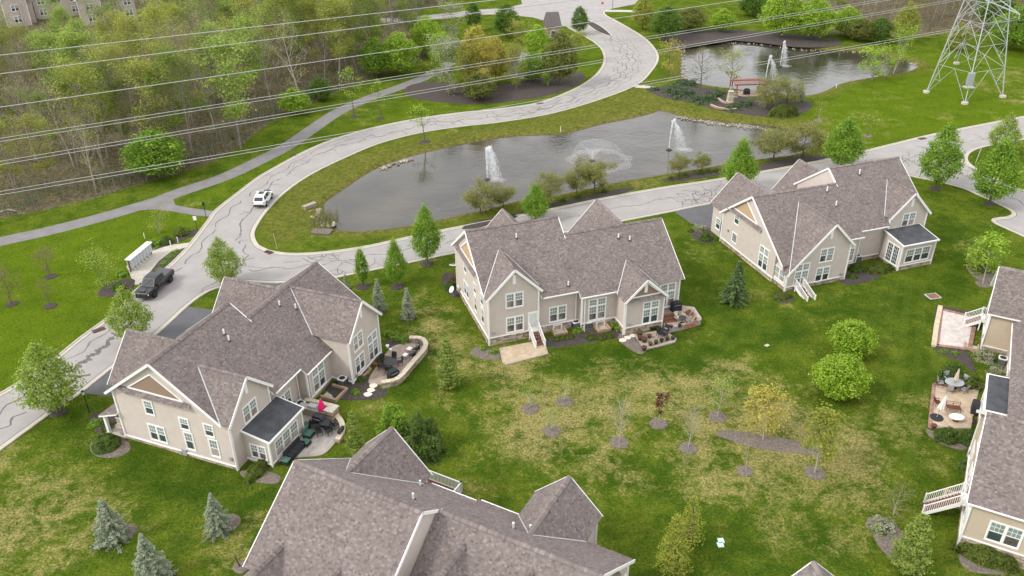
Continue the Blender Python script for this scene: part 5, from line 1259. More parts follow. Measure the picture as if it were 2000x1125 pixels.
# ---- young lawn trees in mulch rings
def youngtree(i, pal, nl, H=4.2, R_=1.1, bark='bark_pale', leaf=.17, limbs=16, clear=.22, kids=5, maxl=1): return make_tree(i, H, clear, ov(R_, .35), nl, LG[pal], leaf, 1, .055, bark, limbs, kids, maxl, .55, (.5, 1.1), leaf_r=.2)
yt = lambda i, *a, **k: youngtree(i, *a, **k)
def ytree(base, top, wpx, mesh, label, H0, R0, kind='young_tree', g='young trees in mulch rings on the lawn', r=.95, m='mulch_old'):
    Hh = hgt(base, top); o = plant(kind, mesh, base, label, 'young tree', 1, group=g); k = wpx/pxsize(*base)/(2*R0)*.86; o.scale = (k, k, Hh/H0*.93)
    if r: ring(base, r, m)
    return o
bare = yt(151, 'wood_p', 260, leaf=.08, limbs=22, kids=7, maxl=1)
ytree((1209,864), (1213,770), 56, bare, 'bare whitish sapling on the straw-coloured lawn, left of the red tree', 4.2, 1.1); ytree((1344,875), (1346,786), 50, bare, 'bare whitish sapling right of the small red tree', 4.2, 1.1)
ytree((1286,828), (1290,767), 32, make_tree(153, 3.2, .42, ov(.8, .45), 620, LG['red'], .17, 1, .04, 'bark_pale', 10, 4, 1, .6, (.4, 1.1), leaf_r=.16), 'small dark red maple sapling in the middle of the lawn', 3.2, .85)
ytree((1401,815), (1406,735), 62, yt(154, 'maple_pale', 620, leaf=.15), 'thin pale green sapling right of the bare ones', 4.2, 1.15)
ytree((1490,860), (1490,763), 80, yt(155, 'orange', 1500, leaf=.19, limbs=18), 'orange-tinged young tree standing in the long mulch bed', 4.2, 1.15, r=0)
ytree((1591,924), (1600,800), 80, yt(156, 'larch', 1500, leaf=.19, limbs=18), 'yellow-green young tree below the long mulch bed', 4.2, 1.15)
ytree((1455,920), (1464,850), 26, yt(157, 'maple_pale', 120, leaf=.12, limbs=9), 'very thin sapling below the left tip of the mulch bed', 4.2, 1.1, r=.8)
thin = yt(158, 'maple_pale', 260, H=2.6, R_=.9, leaf=.13, limbs=12, clear=.06)
ytree((1036,798), (1034,758), 36, thin, 'low wispy shrub, leftmost of three in mulch rings', 2.6, .9); ytree((1103,784), (1098,740), 40, thin, 'low wispy shrub, upper of three in mulch rings', 2.6, .9); ytree((1078,842), (1076,800), 36, thin, 'low wispy shrub, nearest of three in mulch rings', 2.6, .9)
ytree((1919,555), (1940,462), 62, yt(159, 'lime', 1700, leaf=.2, clear=.3), 'lime green young tree with pale trunk beside the right-hand roof', 4.2, 1.15)
ytree((1745,1005), (1742,946), 60, yt(160, 'olive', 500, leaf=.14, clear=.1), 'sparse olive shrub tree above the white-flowered bush', 4.2, 1.15, r=0)
br = [make_tree(161+i, 3.0, .32, flat_(1.5), 900, LG['brown'], .13, 1, .07, 'bark', 12, 5, 1, .75, (.25, .8), leaf_r=.25) for i in range(2)]
ytree((100,540), (92,494), 50, br[0], 'brown-leafed small tree on the left lawn, in a ring', 3.0, 1.6, 'ornamental_tree', 'brown ornamental trees on the left lawn', .8, 'mulch'); ytree((24,594), (22,536), 56, br[1], 'brown-leafed small tree nearest the left edge', 3.0, 1.6, 'ornamental_tree', 'brown ornamental trees on the left lawn', .8, 'mulch')
ytree((99,598), (88,556), 28, br[0], 'thin bare tree below the brown-leafed one on the left lawn', 3.0, 1.6, 'ornamental_tree', 'brown ornamental trees on the left lawn', .8, 'mulch'); ytree((-8,560), (-8,503), 44, br[1], 'brown-leafed tree cut by the left edge of the picture', 3.0, 1.6, 'ornamental_tree', 'brown ornamental trees on the left lawn', 0)
ytree((206,560), (204,508), 62, make_tree(164, 3.0, .05, ov(1.7, .6), 1000, LG['maple_pale'], .15, 1, .06, 'bark', 16, 5, 1, .5, (.5, 1.1), leaf_r=.3, stems=3), 'wide wispy yellow-green shrub in the bed left of the mailboxes', 3.0, 1.6, 'multi_stem_shrub', None, 0)
ytree((312,455), (312,424), 44, make_tree(165, 2.2, .05, ov(1.3, .6), 500, LG['wood_y'], .13, 1, .05, 'bark_pale', 14, 5, 1, .5, (.5, 1.1), leaf_r=.25, stems=3), 'bare yellowish shrub above the mailbox bed', 2.2, 1.3, 'multi_stem_shrub', None, 0)
# ---- trees along the path and loop road
pt_ = make_tree(171, 5.5, .38, ov(1.2, .35), 420, LG['lime'], .18, 1, .08, 'bark', 14, 5, 1, .55, (.2, .9), leaf_r=.22)
ytree((692,228), (686,122), 44, pt_, 'slender sapling beside the tarmac path, left of two', 5.5, 1.25, 'sapling', 'saplings along the tarmac path', .9, 'mulch'); ytree((742,231), (741,147), 26, pt_, 'slender lime green sapling beside the path, right of two', 5.5, 1.25, 'sapling', 'saplings along the tarmac path', .9, 'mulch')
ytree((830,277), (831,197), 48, make_tree(172, 5.0, .42, ov(1.5, .3), 520, LG['lime'], .18, 1, .08, 'bark', 16, 5, 1, .55, (.05, .6), leaf_r=.2), 'pin oak sapling on the pond bank beside the road', 5.0, 1.5, 'sapling', None, 1.0, 'mulch'); ytree((573,304), (573,262), 16, make_tree(173, 3.0, .3, ov(.5), 20, LG['olive'], .1, 1, .03, 'bark', 8, 2, 1), 'leafless thin sapling between path and road', 3.0, .5, 'sapling', None, .7, 'mulch')
ytree((1368,178), (1374,86), 56, make_tree(174, 7.0, .25, ov(2.2, .4), 700, LG['olive'], .17, 1, .12, 'bark', 22, 6, 1, .5, (0.05, .9), leaf_r=.3), 'almost leafless oak on the garden island between the ponds', 7.0, 2.2, 'oak_tree', None, 0); ytree((1425,174), (1428,100), 54, make_tree(175, 6.0, .28, ov(2.0, .45), 1500, LG['wood_y'], .2, 1, .1, 'bark', 18, 6, 1, .5, (.2, 1.0), leaf_r=.3), 'yellow-green tree behind the red pergola', 6.0, 2.0, 'island_tree', None, 0)
ytree((1599,236), (1597,198), 30, make_tree(176, 3.0, .3, ov(1.0), 240, LG['wood_y'], .15, 1, .05, 'bark_pale', 10, 4, 1), 'small sapling on the grass right of the round bush', 3.0, 1.1, 'sapling', None, .9); ytree((1694,266), (1697,222), 42, make_tree(177, 3.0, .3, ov(1.2), 260, LG['wood_y'], .14, 1, .05, 'bark', 10, 4, 1), 'small sapling on the meadow above the large street tree', 3.0, 1.2, 'sapling', None, .9)
bm_ = make_tree(178, 5.0, .12, ov(2.0, .55), 1500, LG['lime'], .22, 1, .08, 'bark_pale', 18, 5, 1, .55, (.5, 1.1), leaf_r=.32, stems=3)
ytree((1703,155), (1712,97), 66, bm_, 'multi-stemmed lime tree on the bank at the right end of the far pond', 5.0, 2.0, 'bank_tree', None, 0); ytree((1745,142), (1753,62), 44, bm_, 'taller lime tree just right of the multi-stemmed one by the far pond', 5.0, 2.0, 'bank_tree', None, 0)
ytree((1306,146), (1308,86), 48, make_tree(179, 3.6, .15, ov(1.6, .5), 900, LG['orange'], .17, 1, .07, 'bark', 16, 5, 1, .5, (.4, 1.1), leaf_r=.28), 'orange-brown shrubby tree between loop road and far pond', 3.6, 1.6, 'ornamental_tree', None, 0)
isl_t = make_tree(180, 4.4, .16, flat_(2.2), 6000, LG['crab'], .18, 1, .1, 'bark', 14, 5, 1, .7, (.3, .8), leaf_r=.35)
ytree((1497,214), (1492,166), 60, isl_t, 'olive spreading tree beside the pergola, left of the round bush', 4.4, 2.3, 'island_tree', None, 0); ytree((1535,206), (1530,163), 64, isl_t, 'olive spreading tree above the round dark bush', 4.4, 2.3, 'island_tree', None, 0)
# ---- entry garden inside the loop road, and around the top junction
big = {k: dense_crown(190+i, 9.5, .16, ov(3.2, .42), 9500, LG[p], .30, lump=.11, inner=.35, jit=.18) for i, (k, p) in enumerate((('orange', 'orange'), ('deep', 'deep'), ('lime', 'lime'), ('olive', 'olive'), ('maple', 'maple'), ('yel', 'wood_y')))}
fl = make_tree(198, 8.0, .10, ov(2.8, .5), 3000, LG['flower'], .26, 1, .12, 'bark_grey', 18, 6, 1, .6, (.3, 1.1), leaf_r=.4, stems=2)
def bigtree(base, top, wpx, m_, label, g='trees of the entry garden', kind='garden_tree', H0=9.5, R0=3.3):
    Hh = hgt(base, top); o = plant(kind, m_, base, label, 'tree', 1, group=g); k = wpx/pxsize(*base)/(2*R0)*.90; o.scale = (k, k, Hh/H0*.95); return o
bigtree((878,186), (872,82), 68, fl, 'white-flowering tree at the left end of the large mulch bed', H0=8.0, R0=2.9)
bigtree((930,172), (935,44), 74, big['orange'], 'tall orange-tinged tree in the entry garden, left of two'); bigtree((968,160), (972,68), 60, big['orange'], 'orange-tinged tree in front of the small pond, right of two'); bigtree((935,196), (930,140), 70, big['olive'], 'low olive shrub tree in front of the orange trees')
bigtree((1040,160), (1043,100), 56, big['maple'], 'small green tree standing before the little hidden pond'); bigtree((1093,166), (1095,56), 78, big['olive'], 'broad olive-green tree nearest the loop road'); bigtree((1050,120), (1050,46), 60, big['lime'], 'lime green tree left of the entrance tower')
bigtree((990,74), (990,4), 56, big['deep'], 'dark green tree beside the top junction'); bigtree((925,62), (925,0), 34, big['deep'], 'narrow dark evergreen left of the top junction'); bigtree((1131,67), (1131,10), 36, big['deep'], 'pyramidal dark green tree on the loop road by the median bed')
bigtree((780,146), (785,60), 80, big['lime'], 'lime green tree between the wood and the white-flowering tree'); bigtree((835,110), (835,28), 70, big['lime'], 'lime green tree at the wood edge behind the white-flowering tree'); bigtree((880,90), (885,10), 50, fl, 'pale budding tree behind the orange trees', H0=8.0, R0=2.9); bigtree((735,150), (735,70), 64, big['maple'], 'green tree at the wood corner above the tarmac path')
bigtree((1300,78), (1300,8), 66, big['deep'], 'dense dark green tree at the head of the far pond', 'trees round the far pond'); bigtree((1255,58), (1255,-8), 44, big['yel'], 'pale yellow-green tree beside the stop sign', 'trees round the far pond'); bigtree((1345,60), (1350,12), 66, big['olive'], 'olive shrub tree right of the dense dark tree', 'trees round the far pond'); bigtree((1410,62), (1410,16), 50, big['lime'], 'pale lime shrub tree above the far pond mulch bank', 'trees round the far pond')
bigtree((1525,72), (1525,-24), 84, big['lime'], 'large lime tree behind the far pond, left of two', 'trees round the far pond'); bigtree((1583,76), (1585,-10), 84, big['lime'], 'large lime tree behind the far pond, right of two', 'trees round the far pond'); bigtree((1470,32), (1470,-20), 60, big['deep'], 'dark shrub tree left of the large lime trees', 'trees round the far pond')
bigtree((1650,70), (1652,10), 60, big['lime'], 'lime tree where the far meadow meets the brown wood', 'trees round the far pond'); bigtree((1680,80), (1680,34), 56, big['olive'], 'olive bush below the brown wood edge', 'trees round the far pond'); bigtree((1715,82), (1716,32), 50, big['deep'], 'green bush at the wood edge right of the olive bush', 'trees round the far pond'); bigtree((1762,84), (1766,0), 44, big['yel'], 'narrow yellow-green tree at the edge of the brown wood', 'trees round the far pond')
bigtree((1975,96), (1975,10), 84, big['maple'], 'green tree at the right edge beyond the pylon', 'trees round the far pond'); bigtree((1935,60), (1935,-30), 60, big['deep'], 'dark green tree behind the pylon', 'trees round the far pond'); bigtree((2030,110), (2030,20), 90, big['maple'], 'green tree just outside the pylon corner', 'trees round the far pond')
bigtree((1868,98), (1872,42), 40, big['yel'], 'small yellow tree seen between the legs of the pylon', 'trees round the far pond')
bigtree((312,346), (300,250), 116, big['maple'], 'big fresh green tree at the foot of the wood beside the path', 'trees at the foot of the wood'); bigtree((578,222), (575,170), 62, big['lime'], 'lime green bush tree where the wood meets the path', 'trees at the foot of the wood'); bigtree((628,196), (628,150), 50, big['deep'], 'dark bush at the wood corner above the path', 'trees at the foot of the wood')
airy = [make_tree(221+i, 9.0, .12, ov(2.6, .5), 3600, LG[pl], .27, 1, .11, 'bark_grey', 18, 6, 1, .6, (.4, 1.1), leaf_r=.45, stems=2) for i, pl in enumerate(('wood_y', 'orange', 'lime'))]
for px, tp_, wp, i, lb in (((905,180), 90, 50, 0, 'airy yellow-green tree right of the white-flowering tree'), ((1008,176), 92, 46, 0, 'airy yellow-green tree in front of the little hidden pond'), ((952,184), 88, 50, 1, 'airy golden tree at the front of the large mulch bed'), ((1070,170), 98, 46, 2, 'airy lime tree at the right end of the large mulch bed'), ((1022,100), 40, 44, 0, 'airy yellow-green tree behind the little hidden pond'), ((850,140), 66, 52, 2, 'airy lime tree behind the white-flowering tree'), ((1118,120), 62, 44, 0, 'airy yellow-green tree between loop road and entrance tower')): bigtree(px, (px[0], tp_), wp, airy[i], lb, H0=9.0, R0=2.8)
# ---- clipped bushes, hedges and low shrubs
bsh = {'round': bush(201, .9, .9, .95, 3200, LG['hedge'], .12, .03, fill=.85), 'hedge': bush(202, 1.5, .7, .85, 3800, LG['hedge_y'], .13, .05, fill=.82), 'loose': bush(203, .9, .8, .8, 800, LG['maple'], .15, .15, fill=.6), 'yel': bush(204, .9, .8, .75, 900, LG['hedge_y'], .15, .12), 'flow': bush(205, 1.0, 1.0, .9, 1200, LG['flower'], .15, .12), 'jun': bush(206, 1.6, 1.1, .6, 1700, LG['juniper'], .2, .2, fill=.6), 'red': bush(207, .8, .7, .6, 600, LG['brown'], .15, .12), 'dark': bush(208, 1.4, 1.3, 1.5, 1900, LG['hedge'], .2, .10, fill=.8)}
def shrub(k, base, label, s=1.0, rz=None, name='shrub', cat='shrub', g=None, sz=None): return plant(name, bsh[k], base, label, cat, s, rz, g, ('stems', 'foliage'), sz=sz)
shrub('round', (208,872), 'clipped dome-shaped yew by the porch of the lower left house', 1.45, sz=1.2); shrub('loose', (188,830), 'loose green shrub in the porch bed', .8); shrub('yel', (211,838), 'rounded shrub against the porch column', .8)
shrub('hedge', (502,924), 'clipped low hedge below the sunroom window', 1.05, R(70)); shrub('round', (880,563), 'clipped round bush at the left end wall of the centre house', .95); shrub('red', (886,545), 'reddish low shrub behind the clipped round bush', .9)
for i, px in enumerate(((1089,664), (1101,662), (1113,660))): shrub('yel', px, ('left', 'middle', 'right')[i] + ' one of three clipped bushes before the basement window wells', .62, g='clipped bushes at the rear of the centre house')
for i, px in enumerate(((1153,661), (1172,661), (1189,657))): shrub('yel', px, ('left', 'middle', 'right')[i] + ' one of three clipped bushes nearest the rear gable', .68, g='clipped bushes at the rear of the centre house')
shrub('loose', (1128,648), 'upright yellowish shrub between the air conditioners', .75); shrub('loose', (1205,640), 'tall yellowish shrub in the corner by the rear gable', 1.0); shrub('loose', (945,682), 'ragged brown-green grass clump by the stone corner', .6); shrub('loose', (965,690), 'second ragged grass clump at the patio corner', .6)
shrub('hedge', (1717,530), 'large clipped hedge block beside the small sunroom', 1.25, R(18), sz=1.25); shrub('round', (1672,528), 'rounded bush left of the large hedge block', 1.0); shrub('round', (1665,543), 'low bush in front of the rounded bush', .6); shrub('hedge', (1528,583), 'low clipped hedge beside the corner stair', .85, R(15), sz=.7)
shrub('round', (1377,468), 'dark clipped bush at the far corner of the stone-based house', .95); shrub('flow', (1366,450), 'pale flowering shrub by the asphalt driveway', .95); shrub('yel', (1349,452), 'small golden shrub beside the pale flowering one', .5)
shrub('round', (233,566), 'round dark bush beside the mailboxes', .95); shrub('loose', (239,538), 'wispy brownish shrub behind the round mailbox bush', 1.0); shrub('round', (326,474), 'dark round bush in the bed above the mailboxes', 1.0); shrub('loose', (302,478), 'loose green shrub left of the dark round bush', 1.1); shrub('yel', (356,458), 'wide yellow-green shrub in the bed near the info sign', 1.4)
for i, px in enumerate(((312,528), (322,514), (333,502), (345,492))): shrub('loose', px, ('nearest', 'second nearest', 'third nearest', 'farthest')[i] + ' green perennial clump in the strip by the pickup', .75, sz=.4, g='perennials in the mailbox strip')
shrub('hedge', (1529,226), 'large round dark green bush on the garden island', 2.0, R(10), sz=2.6)
for i, (px, s_) in enumerate((((1318,180), 1.3), ((1335,188), 1.4), ((1375,198), 1.3), ((1398,188), 1.1), ((1450,207), 1.1), ((1430,214), .9), ((1340,166), 1.2), ((1278,176), .7))):
    shrub('jun', px, ['low juniper left of the leafless oak', 'low juniper below the leafless oak', 'wide juniper nearest the pond bank', 'juniper beside the curved garden wall', 'juniper below the stone pillar', 'low shrub at the tip of the garden wall', 'juniper between the walk and the far pond', 'small juniper at the road end of the garden island'][i], s_*1.35, g='junipers on the garden island', name='juniper', cat='juniper')
for i, px in enumerate(((1492,178), (1497,180), (1516,172))): con(sm, px, (px[0], px[1]-22), 8, ('dark narrow evergreen, left', 'dark narrow evergreen, right', 'dark small evergreen') [i] + ' beside the pergola', 3.4, 1.05)
shrub('flow', (1922,700), 'white-flowering shrub by the air conditioner on the right', 1.1); shrub('flow', (1948,732), 'white-flowering shrub nearest the flat sunroom roof', 1.0); shrub('dark', (1858,738), 'dark round shrub behind the dining set', .95); shrub('yel', (1893,752), 'brown-green round shrub right of the dining set', 1.5)
shrub('dark', (1846,858), 'dark round shrub below the white oval table', .75); shrub('dark', (1886,862), 'dark round shrub beside the house wall and patio', .75); shrub('round', (1889,915), 'clipped dome bush against the right-hand house wall', 1.0); shrub('hedge', (1925,1092), 'clipped hedge under the double window at lower right', 1.5, R(-30)); shrub('flow', (1722,1035), 'white-flowered loose bush beside the golden arborvitae', 1.1)
shrub('loose', (1842,688), 'small green perennial by the brick-edged patio', .5); shrub('loose', (1866,692), 'second green perennial by the brick-edged patio', .5)
shrub('round', (742,708), 'small round bush below the gable windows of the lower left house', .7); shrub('round', (706,744), 'low round bush by the basement vent', .6); shrub('loose', (695,768), 'small bright green plant in the dark mulch', .6); shrub('loose', (773,660), 'leafy dark plant at the house corner by the patio', .95); shrub('loose', (790,668), 'spiky green plant behind the patio wall', .9); shrub('loose', (760,655), 'dark leafy plant against the far house corner', .8)
shrub('red', (668,742), 'low brown shrub in the corner beside the air conditioner', .6)
for i, px in enumerate(((1000,424), (975,428), (1025,416), (1100,395), (1130,388), (1180,376), (1060,402))): shrub('dark', px, 'small dark clipped shrub in the pond bed, ' + ('second', 'first', 'third', 'fifth', 'sixth', 'last', 'fourth')[i] + ' from the left end', .38, g='small shrubs in the pond beds')
for i, px in enumerate(((1310,351), (1340,346), (1370,341), (1400,336), (1325,349), (1385,338))): shrub('dark', px, 'low dark shrub under the two small crab apples, ' + ('first', 'third', 'fourth', 'last', 'second', 'fifth')[i] + ' from the left', .36, g='small shrubs in the low bed')
# reeds at the pond tip
rd = np.random.default_rng(5); n = 500; c0 = at(628,432); C = np.stack([c0.x+rd.normal(0, .9, n), c0.y+rd.normal(0, 1.6, n), np.zeros(n)], 1); ht = rd.uniform(.6, 1.3, n); dx = rd.normal(0, .2, (n, 2))
Vv = np.stack([C+[-.03, 0, -.4], C+[.03, 0, -.4], C+np.concatenate([dx, ht[:, None]], 1)], 1).reshape(-1, 3)
put('reeds', arr_mesh('reeds', Vv, np.arange(3*n).reshape(-1, 3), M['leaf'], mix_cols(n, [(.30,.26,.13), (.22,.22,.08), (.12,.16,.05)], rd)), kind='stuff')
# bank stones
bs = MB()
def rocks(pxs, n, r0, r1, z=-.3, spread=.4):
    l = line(pxs, 6)
    for _ in range(n):
        p = random.choice(l); s_ = random.uniform(r0, r1); c = random.choice([(.30,.25,.19), (.36,.31,.24), (.22,.18,.14), (.42,.37,.30)]); x, y = p[0]+random.gauss(0, spread), p[1]+random.gauss(0, spread)
        i = len(bs.v); k = 6; bs.v += [(x+math.cos(j*6.283/k)*s_*random.uniform(.8, 1.2), y+math.sin(j*6.283/k)*s_*random.uniform(.8, 1.2), z+random.uniform(-.05, .05)) for j in range(k)]; bs.v += [(x+math.cos(j*6.283/k)*s_*.55, y+math.sin(j*6.283/k)*s_*.55, z+s_*.75+random.uniform(-.04, .04)) for j in range(k)]
        for j in range(k): bs.f.append((i+j, i+(j+1) % k, i+k+(j+1) % k, i+k+j)); bs.m.append(0); bs.c.append(c)
        bs.f.append(tuple(range(i+k, i+2*k))); bs.m.append(0); bs.c.append(c)
rocks([(612,412),(625,425),(632,440)], 80, .15, .38, -.25, .6); rocks([(1330,226),(1400,238),(1490,248),(1560,262)], 260, .08, .2, -.38, .45); rocks([(745,325),(800,307)], 60, .12, .28, -.4, .3)
rocks([(1640,166),(1700,155),(1775,143),(1795,131),(1782,120)], 110, .08, .2, -.42, .35); rocks([(1334,95),(1334,130),(1338,150)], 60, .1, .22, -.4, .4); rocks([(1400,80),(1475,83),(1569,94),(1681,99)], 90, .08, .2, -.42, .35); rocks([(1400,325),(1230,354),(1080,386),(1008,398)], 60, .1, .22, -.42, .3)
bs.build('bank_stones', M['stone'], cols=True, fix=False, kind='stuff')

# ================================================================== THE WOOD: every trunk its own tree
random.seed(21)
WT = []
def wt(i, pal, nl, H, Rr, bark, leaf, limbs, kids, lr, gap=0, el=(.5, 1.15), clear=.28, maxl=2, spread=.6): return make_tree(i, H, clear, ov(Rr, .5), nl, LG[pal], leaf, 1, H*.013, bark, limbs, kids, maxl, spread, el, leaf_r=lr, gap=gap, bend=.05)
WKIND = {
 'bare': [wt(301+i, 'brown', 500, 15, 3.2, 'bark_grey', .16, 14, 5, .5) for i in range(4)],
 'budding': [wt(311+i, 'wood_y', 3600, 15, 3.3, 'bark_grey', .30, 12, 4, .55, .25) for i in range(3)],
 'greening': [wt(321+i, 'wood_g', 4000, 14, 3.2, 'bark_grey', .30, 12, 4, .6, .2) for i in range(3)],
 'yellow': [wt(331+i, 'maple_pale', 5600, 14, 3.2, 'bark_grey', .32, 12, 4, .6, .1) for i in range(2)],
 'pale': [wt(341+i, 'wood_p', 1300, 14, 3.0, 'bark_pale', .2, 14, 5, .45) for i in range(2)]}
WL = {'bare': 'leafless grey-brown tree among the trunks of the wood', 'budding': 'tall tree of the wood breaking into sparse yellow-green leaf', 'greening': 'tree of the wood with thin fresh green leaves', 'yellow': 'bright yellow-green leafy tree standing in the wood', 'pale': 'pale twiggy tree with whitish branches in the wood'}
WPG = poly(WOODPX, 3)
pts = []; tries = 0
rw = random.Random(3)
while len(pts) < 235 and tries < 60000:
    tries += 1
    px, py = rw.uniform(-60, 860), rw.uniform(-60, 420)
    v = at(px, py)
    if not inside(v.x, v.y, WPG) or v.y > 285: continue
    if sdist(np.array([v.x]), np.array([v.y]), WPG)[0] < 1.6: continue
    if any((v.x-q[0])**2+(v.y-q[1])**2 < 3.3**2 for q in pts): continue
    if px < 310 and 30 < py < 150 and rw.random() < .88: continue
    hx, hy = at(215, 160).x, at(215, 160).y
    if (v.x-hx)**2+(v.y-hy-4)**2 < 10**2 : continue
    pts.append((v.x, v.y, px, py))
def pixel(v):
    d = Vector(v)-Vector((0, 0, CAMH)); k = d.dot(_fwd); return (1000+FPX*d.dot(_cx)/k, 562.5-FPX*d.dot(_cy)/k)
WLINE = [(108.5, -.112), (145, -.129), (210, -.1445), (274, -.158), (319, -.170), (378, -.170)]
BAND = ['above all wires', 'below the top wire', 'below the second wire', 'below the third wire', 'below the fourth wire', 'below the fifth wire', 'below the lowest wire']
ZONE = ["at the wood's left edge", "at the wood's far left", "left in the wood", "left of the wood's centre", "at the wood's centre", "right of the wood's centre", "right in the wood", "at the wood's right end"]
ORD = ['leftmost', 'second from left', 'third from left', 'fourth from left', 'fifth from left', 'sixth from left', 'seventh from left', 'eighth from left', 'ninth from left', 'tenth from left', 'eleventh from left', 'twelfth from left', 'thirteenth from left', 'fourteenth from left', 'fifteenth from left', 'sixteenth from left']
WS = {'bare': 'leafless grey tree', 'budding': 'sparse yellowish tree', 'greening': 'thin green tree', 'yellow': 'bright lime tree', 'pale': 'pale twiggy tree'}
plan = []
# the bright crowns that stand out in the wood
LEAD = [(190,262,'yellow',1.15), (470,290,'yellow',1.2), (500,200,'yellow',1.05), (150,175,'yellow',.75), (640,135,'budding',1.2), (420,120,'yellow',1.1), (560,110,'yellow',1.1), (730,110,'yellow',1.0), (260,150,'greening',1.0), (590,215,'pale',1.15), (340,215,'budding',1.2), (70,240,'bare',1.15), (700,150,'greening',1.0), (390,215,'pale',1.1)]
for px, py, k, s in LEAD:
    v = at(px, py); pts = [q for q in pts if (q[0]-v.x)**2+(q[1]-v.y)**2 > 3.5**2]
pts += [(at(px, py).x, at(px, py).y, px, py) for px, py, k, s in LEAD]; LEADK = {(px, py): (k, s) for px, py, k, s in LEAD}
for x, y, px, py in pts:
    r = rw.random()
    if py > 250: k = 'bare' if r < .38 else 'budding' if r < .66 else 'greening' if r < .88 else 'pale'
    elif px > 560: k = 'bare' if r < .42 else 'budding' if r < .68 else 'greening' if r < .86 else 'yellow' if r < .94 else 'pale'
    else: k = 'bare' if r < .22 else 'budding' if r < .48 else 'greening' if r < .60 else 'yellow' if r < .84 else 'pale'
    s = rw.uniform(.72, 1.12)*(.8 if py > 330 else 1)
    if px < 330 and py < 150: s *= .72
    if (px, py) in LEADK: k, s = LEADK[(px, py)]
    cx_, cy_ = pixel((x, y, 10*s)); bi = sum(cy_ > c+m_*cx_ for c, m_ in WLINE); zi = min(7, max(0, int(cx_//110))); plan.append((x, y, k, s, bi, zi, cx_, cy_))
cell = {}
for q in plan: cell.setdefault((q[2], q[4], q[5]), []).append(q)
for q in plan:
    x, y, k, s, bi, zi, cx_, cy_ = q; mates = sorted(cell[(k, bi, zi)], key=lambda c: c[6]); n_ = len(mates); i_ = mates.index(q)
    lab = WS[k] + ' ' + ZONE[zi] + ', ' + BAND[bi]
    if n_ > 1: lab += ', ' + (('left one', 'right one') if n_ == 2 else ORD)[min(i_, 15)]
    tm, cm = rw.choice(WKIND[k])
    o = thing('woodland_tree', lab, 'tree', (x, y, 0), rw.random()*6.28, {'bare': 'leafless trees of the wood', 'budding': 'budding trees of the wood', 'greening': 'greening trees of the wood', 'yellow': 'yellow-green trees of the wood', 'pale': 'pale twiggy trees of the wood'}[k]); o.scale = (s*rw.uniform(.85, 1.15), s*rw.uniform(.85, 1.15), s)
    put('trunk', tm, o); put('crown', cm, o)
# brown wood beyond the far pond
W2 = poly([(1600,20),(1640,58),(1760,66),(1850,60),(1930,50),(2040,50),(2040,-50),(1600,-50)], 3); p2 = []; tries = 0
while len(p2) < 60 and tries < 20000:
    tries += 1; v = at(rw.uniform(1590, 2040), rw.uniform(-45, 62))
    if not inside(v.x, v.y, W2) or any((v.x-q[0])**2+(v.y-q[1])**2 < 3.0**2 for q in p2): continue
    p2.append((v.x, v.y, rw.choices(['bare', 'budding', 'greening'], [6, 1, 1])[0], rw.uniform(.6, .9)))
cell = {}
for q in p2:
    cx_, cy_ = pixel((q[0], q[1], 9*q[3])); cell.setdefault((q[2], int(cx_ > 1740)+int(cx_ > 1890), int(cy_ > -40)), []).append((cx_, q))
for (k, zi, bi), l in cell.items():
    l.sort(key=lambda c: c[0])
    for i_, (cx_, (x, y, _, s)) in enumerate(l):
        lab = WS[k] + (' in the thicket left of the pylon', ' in the thicket before the pylon', ' in the thicket behind the pylon')[zi] + (', back row', ', front row')[bi] + ((', ' + ORD[min(i_, 15)]) if len(l) > 1 else '')
        tm, cm = rw.choice(WKIND[k]); o = thing('woodland_tree', lab, 'tree', (x, y, 0), rw.random()*6.28, {'bare': 'leafless trees behind the far pond', 'budding': 'budding trees behind the far pond', 'greening': 'greening trees behind the far pond'}[k]); o.scale = (s, s, s); put('trunk', tm, o); put('crown', cm, o)
# undergrowth: brush and saplings nobody could count
def brush(name, pg, n, palw, hmin, hmax, seed, edge=None):
    rg = np.random.default_rng(seed); pg = np.array(pg); mn, mx = pg.min(0), pg.max(0); C = []
    while len(C) < n:
        x = rg.uniform(mn[0], mx[0], 4000); y = rg.uniform(mn[1], min(mx[1], 285), 4000); s_ = sdist(x, y, pg); ok = s_ > (0.3 if edge is None else .2)
        if edge is not None: ok &= s_ < edge
        C += list(zip(x[ok], y[ok]))
    C = np.array(C[:n]); leafn = 9; hh = rg.uniform(hmin, hmax, n)
    kk = np.repeat(np.arange(n), leafn); u = rg.random(n*leafn)
    P = np.stack([C[kk, 0]+rg.normal(0, .45, n*leafn), C[kk, 1]+rg.normal(0, .45, n*leafn), hh[kk]*u**.7], 1)
    V_, F_, c_ = leaf_quads(P, rg.uniform(.16, .42, n*leafn), mix_cols(n*leafn, palw, rg, .2, clump=(kk*7919) % 101), rg, .2)
    me = arr_mesh(name, V_, F_, M['leaf'], c_); put(name, me, kind='stuff')
    # upright stems
    m_ = int(n*1.6); q = rg.integers(0, n, m_); b0 = np.stack([C[q, 0]+rg.normal(0, .5, m_), C[q, 1]+rg.normal(0, .5, m_), np.zeros(m_)], 1); tp = b0+np.stack([rg.normal(0, .35, m_), rg.normal(0, .35, m_), hh[q]*rg.uniform(.8, 1.7, m_)], 1)
    wv = np.array([.035, .02, 0]); V2 = np.stack([b0-wv, b0+wv, tp], 1).reshape(-1, 3); put('brushwood', arr_mesh('brushwood', V2, np.arange(3*m_).reshape(-1, 3), M['bark_grey']), kind='stuff')
brush('undergrowth', WPG, 4200, [(.14,.115,.075), (.17,.145,.085), (.12,.13,.04), (.16,.185,.045), (.10,.08,.06)], .4, 1.7, 31)
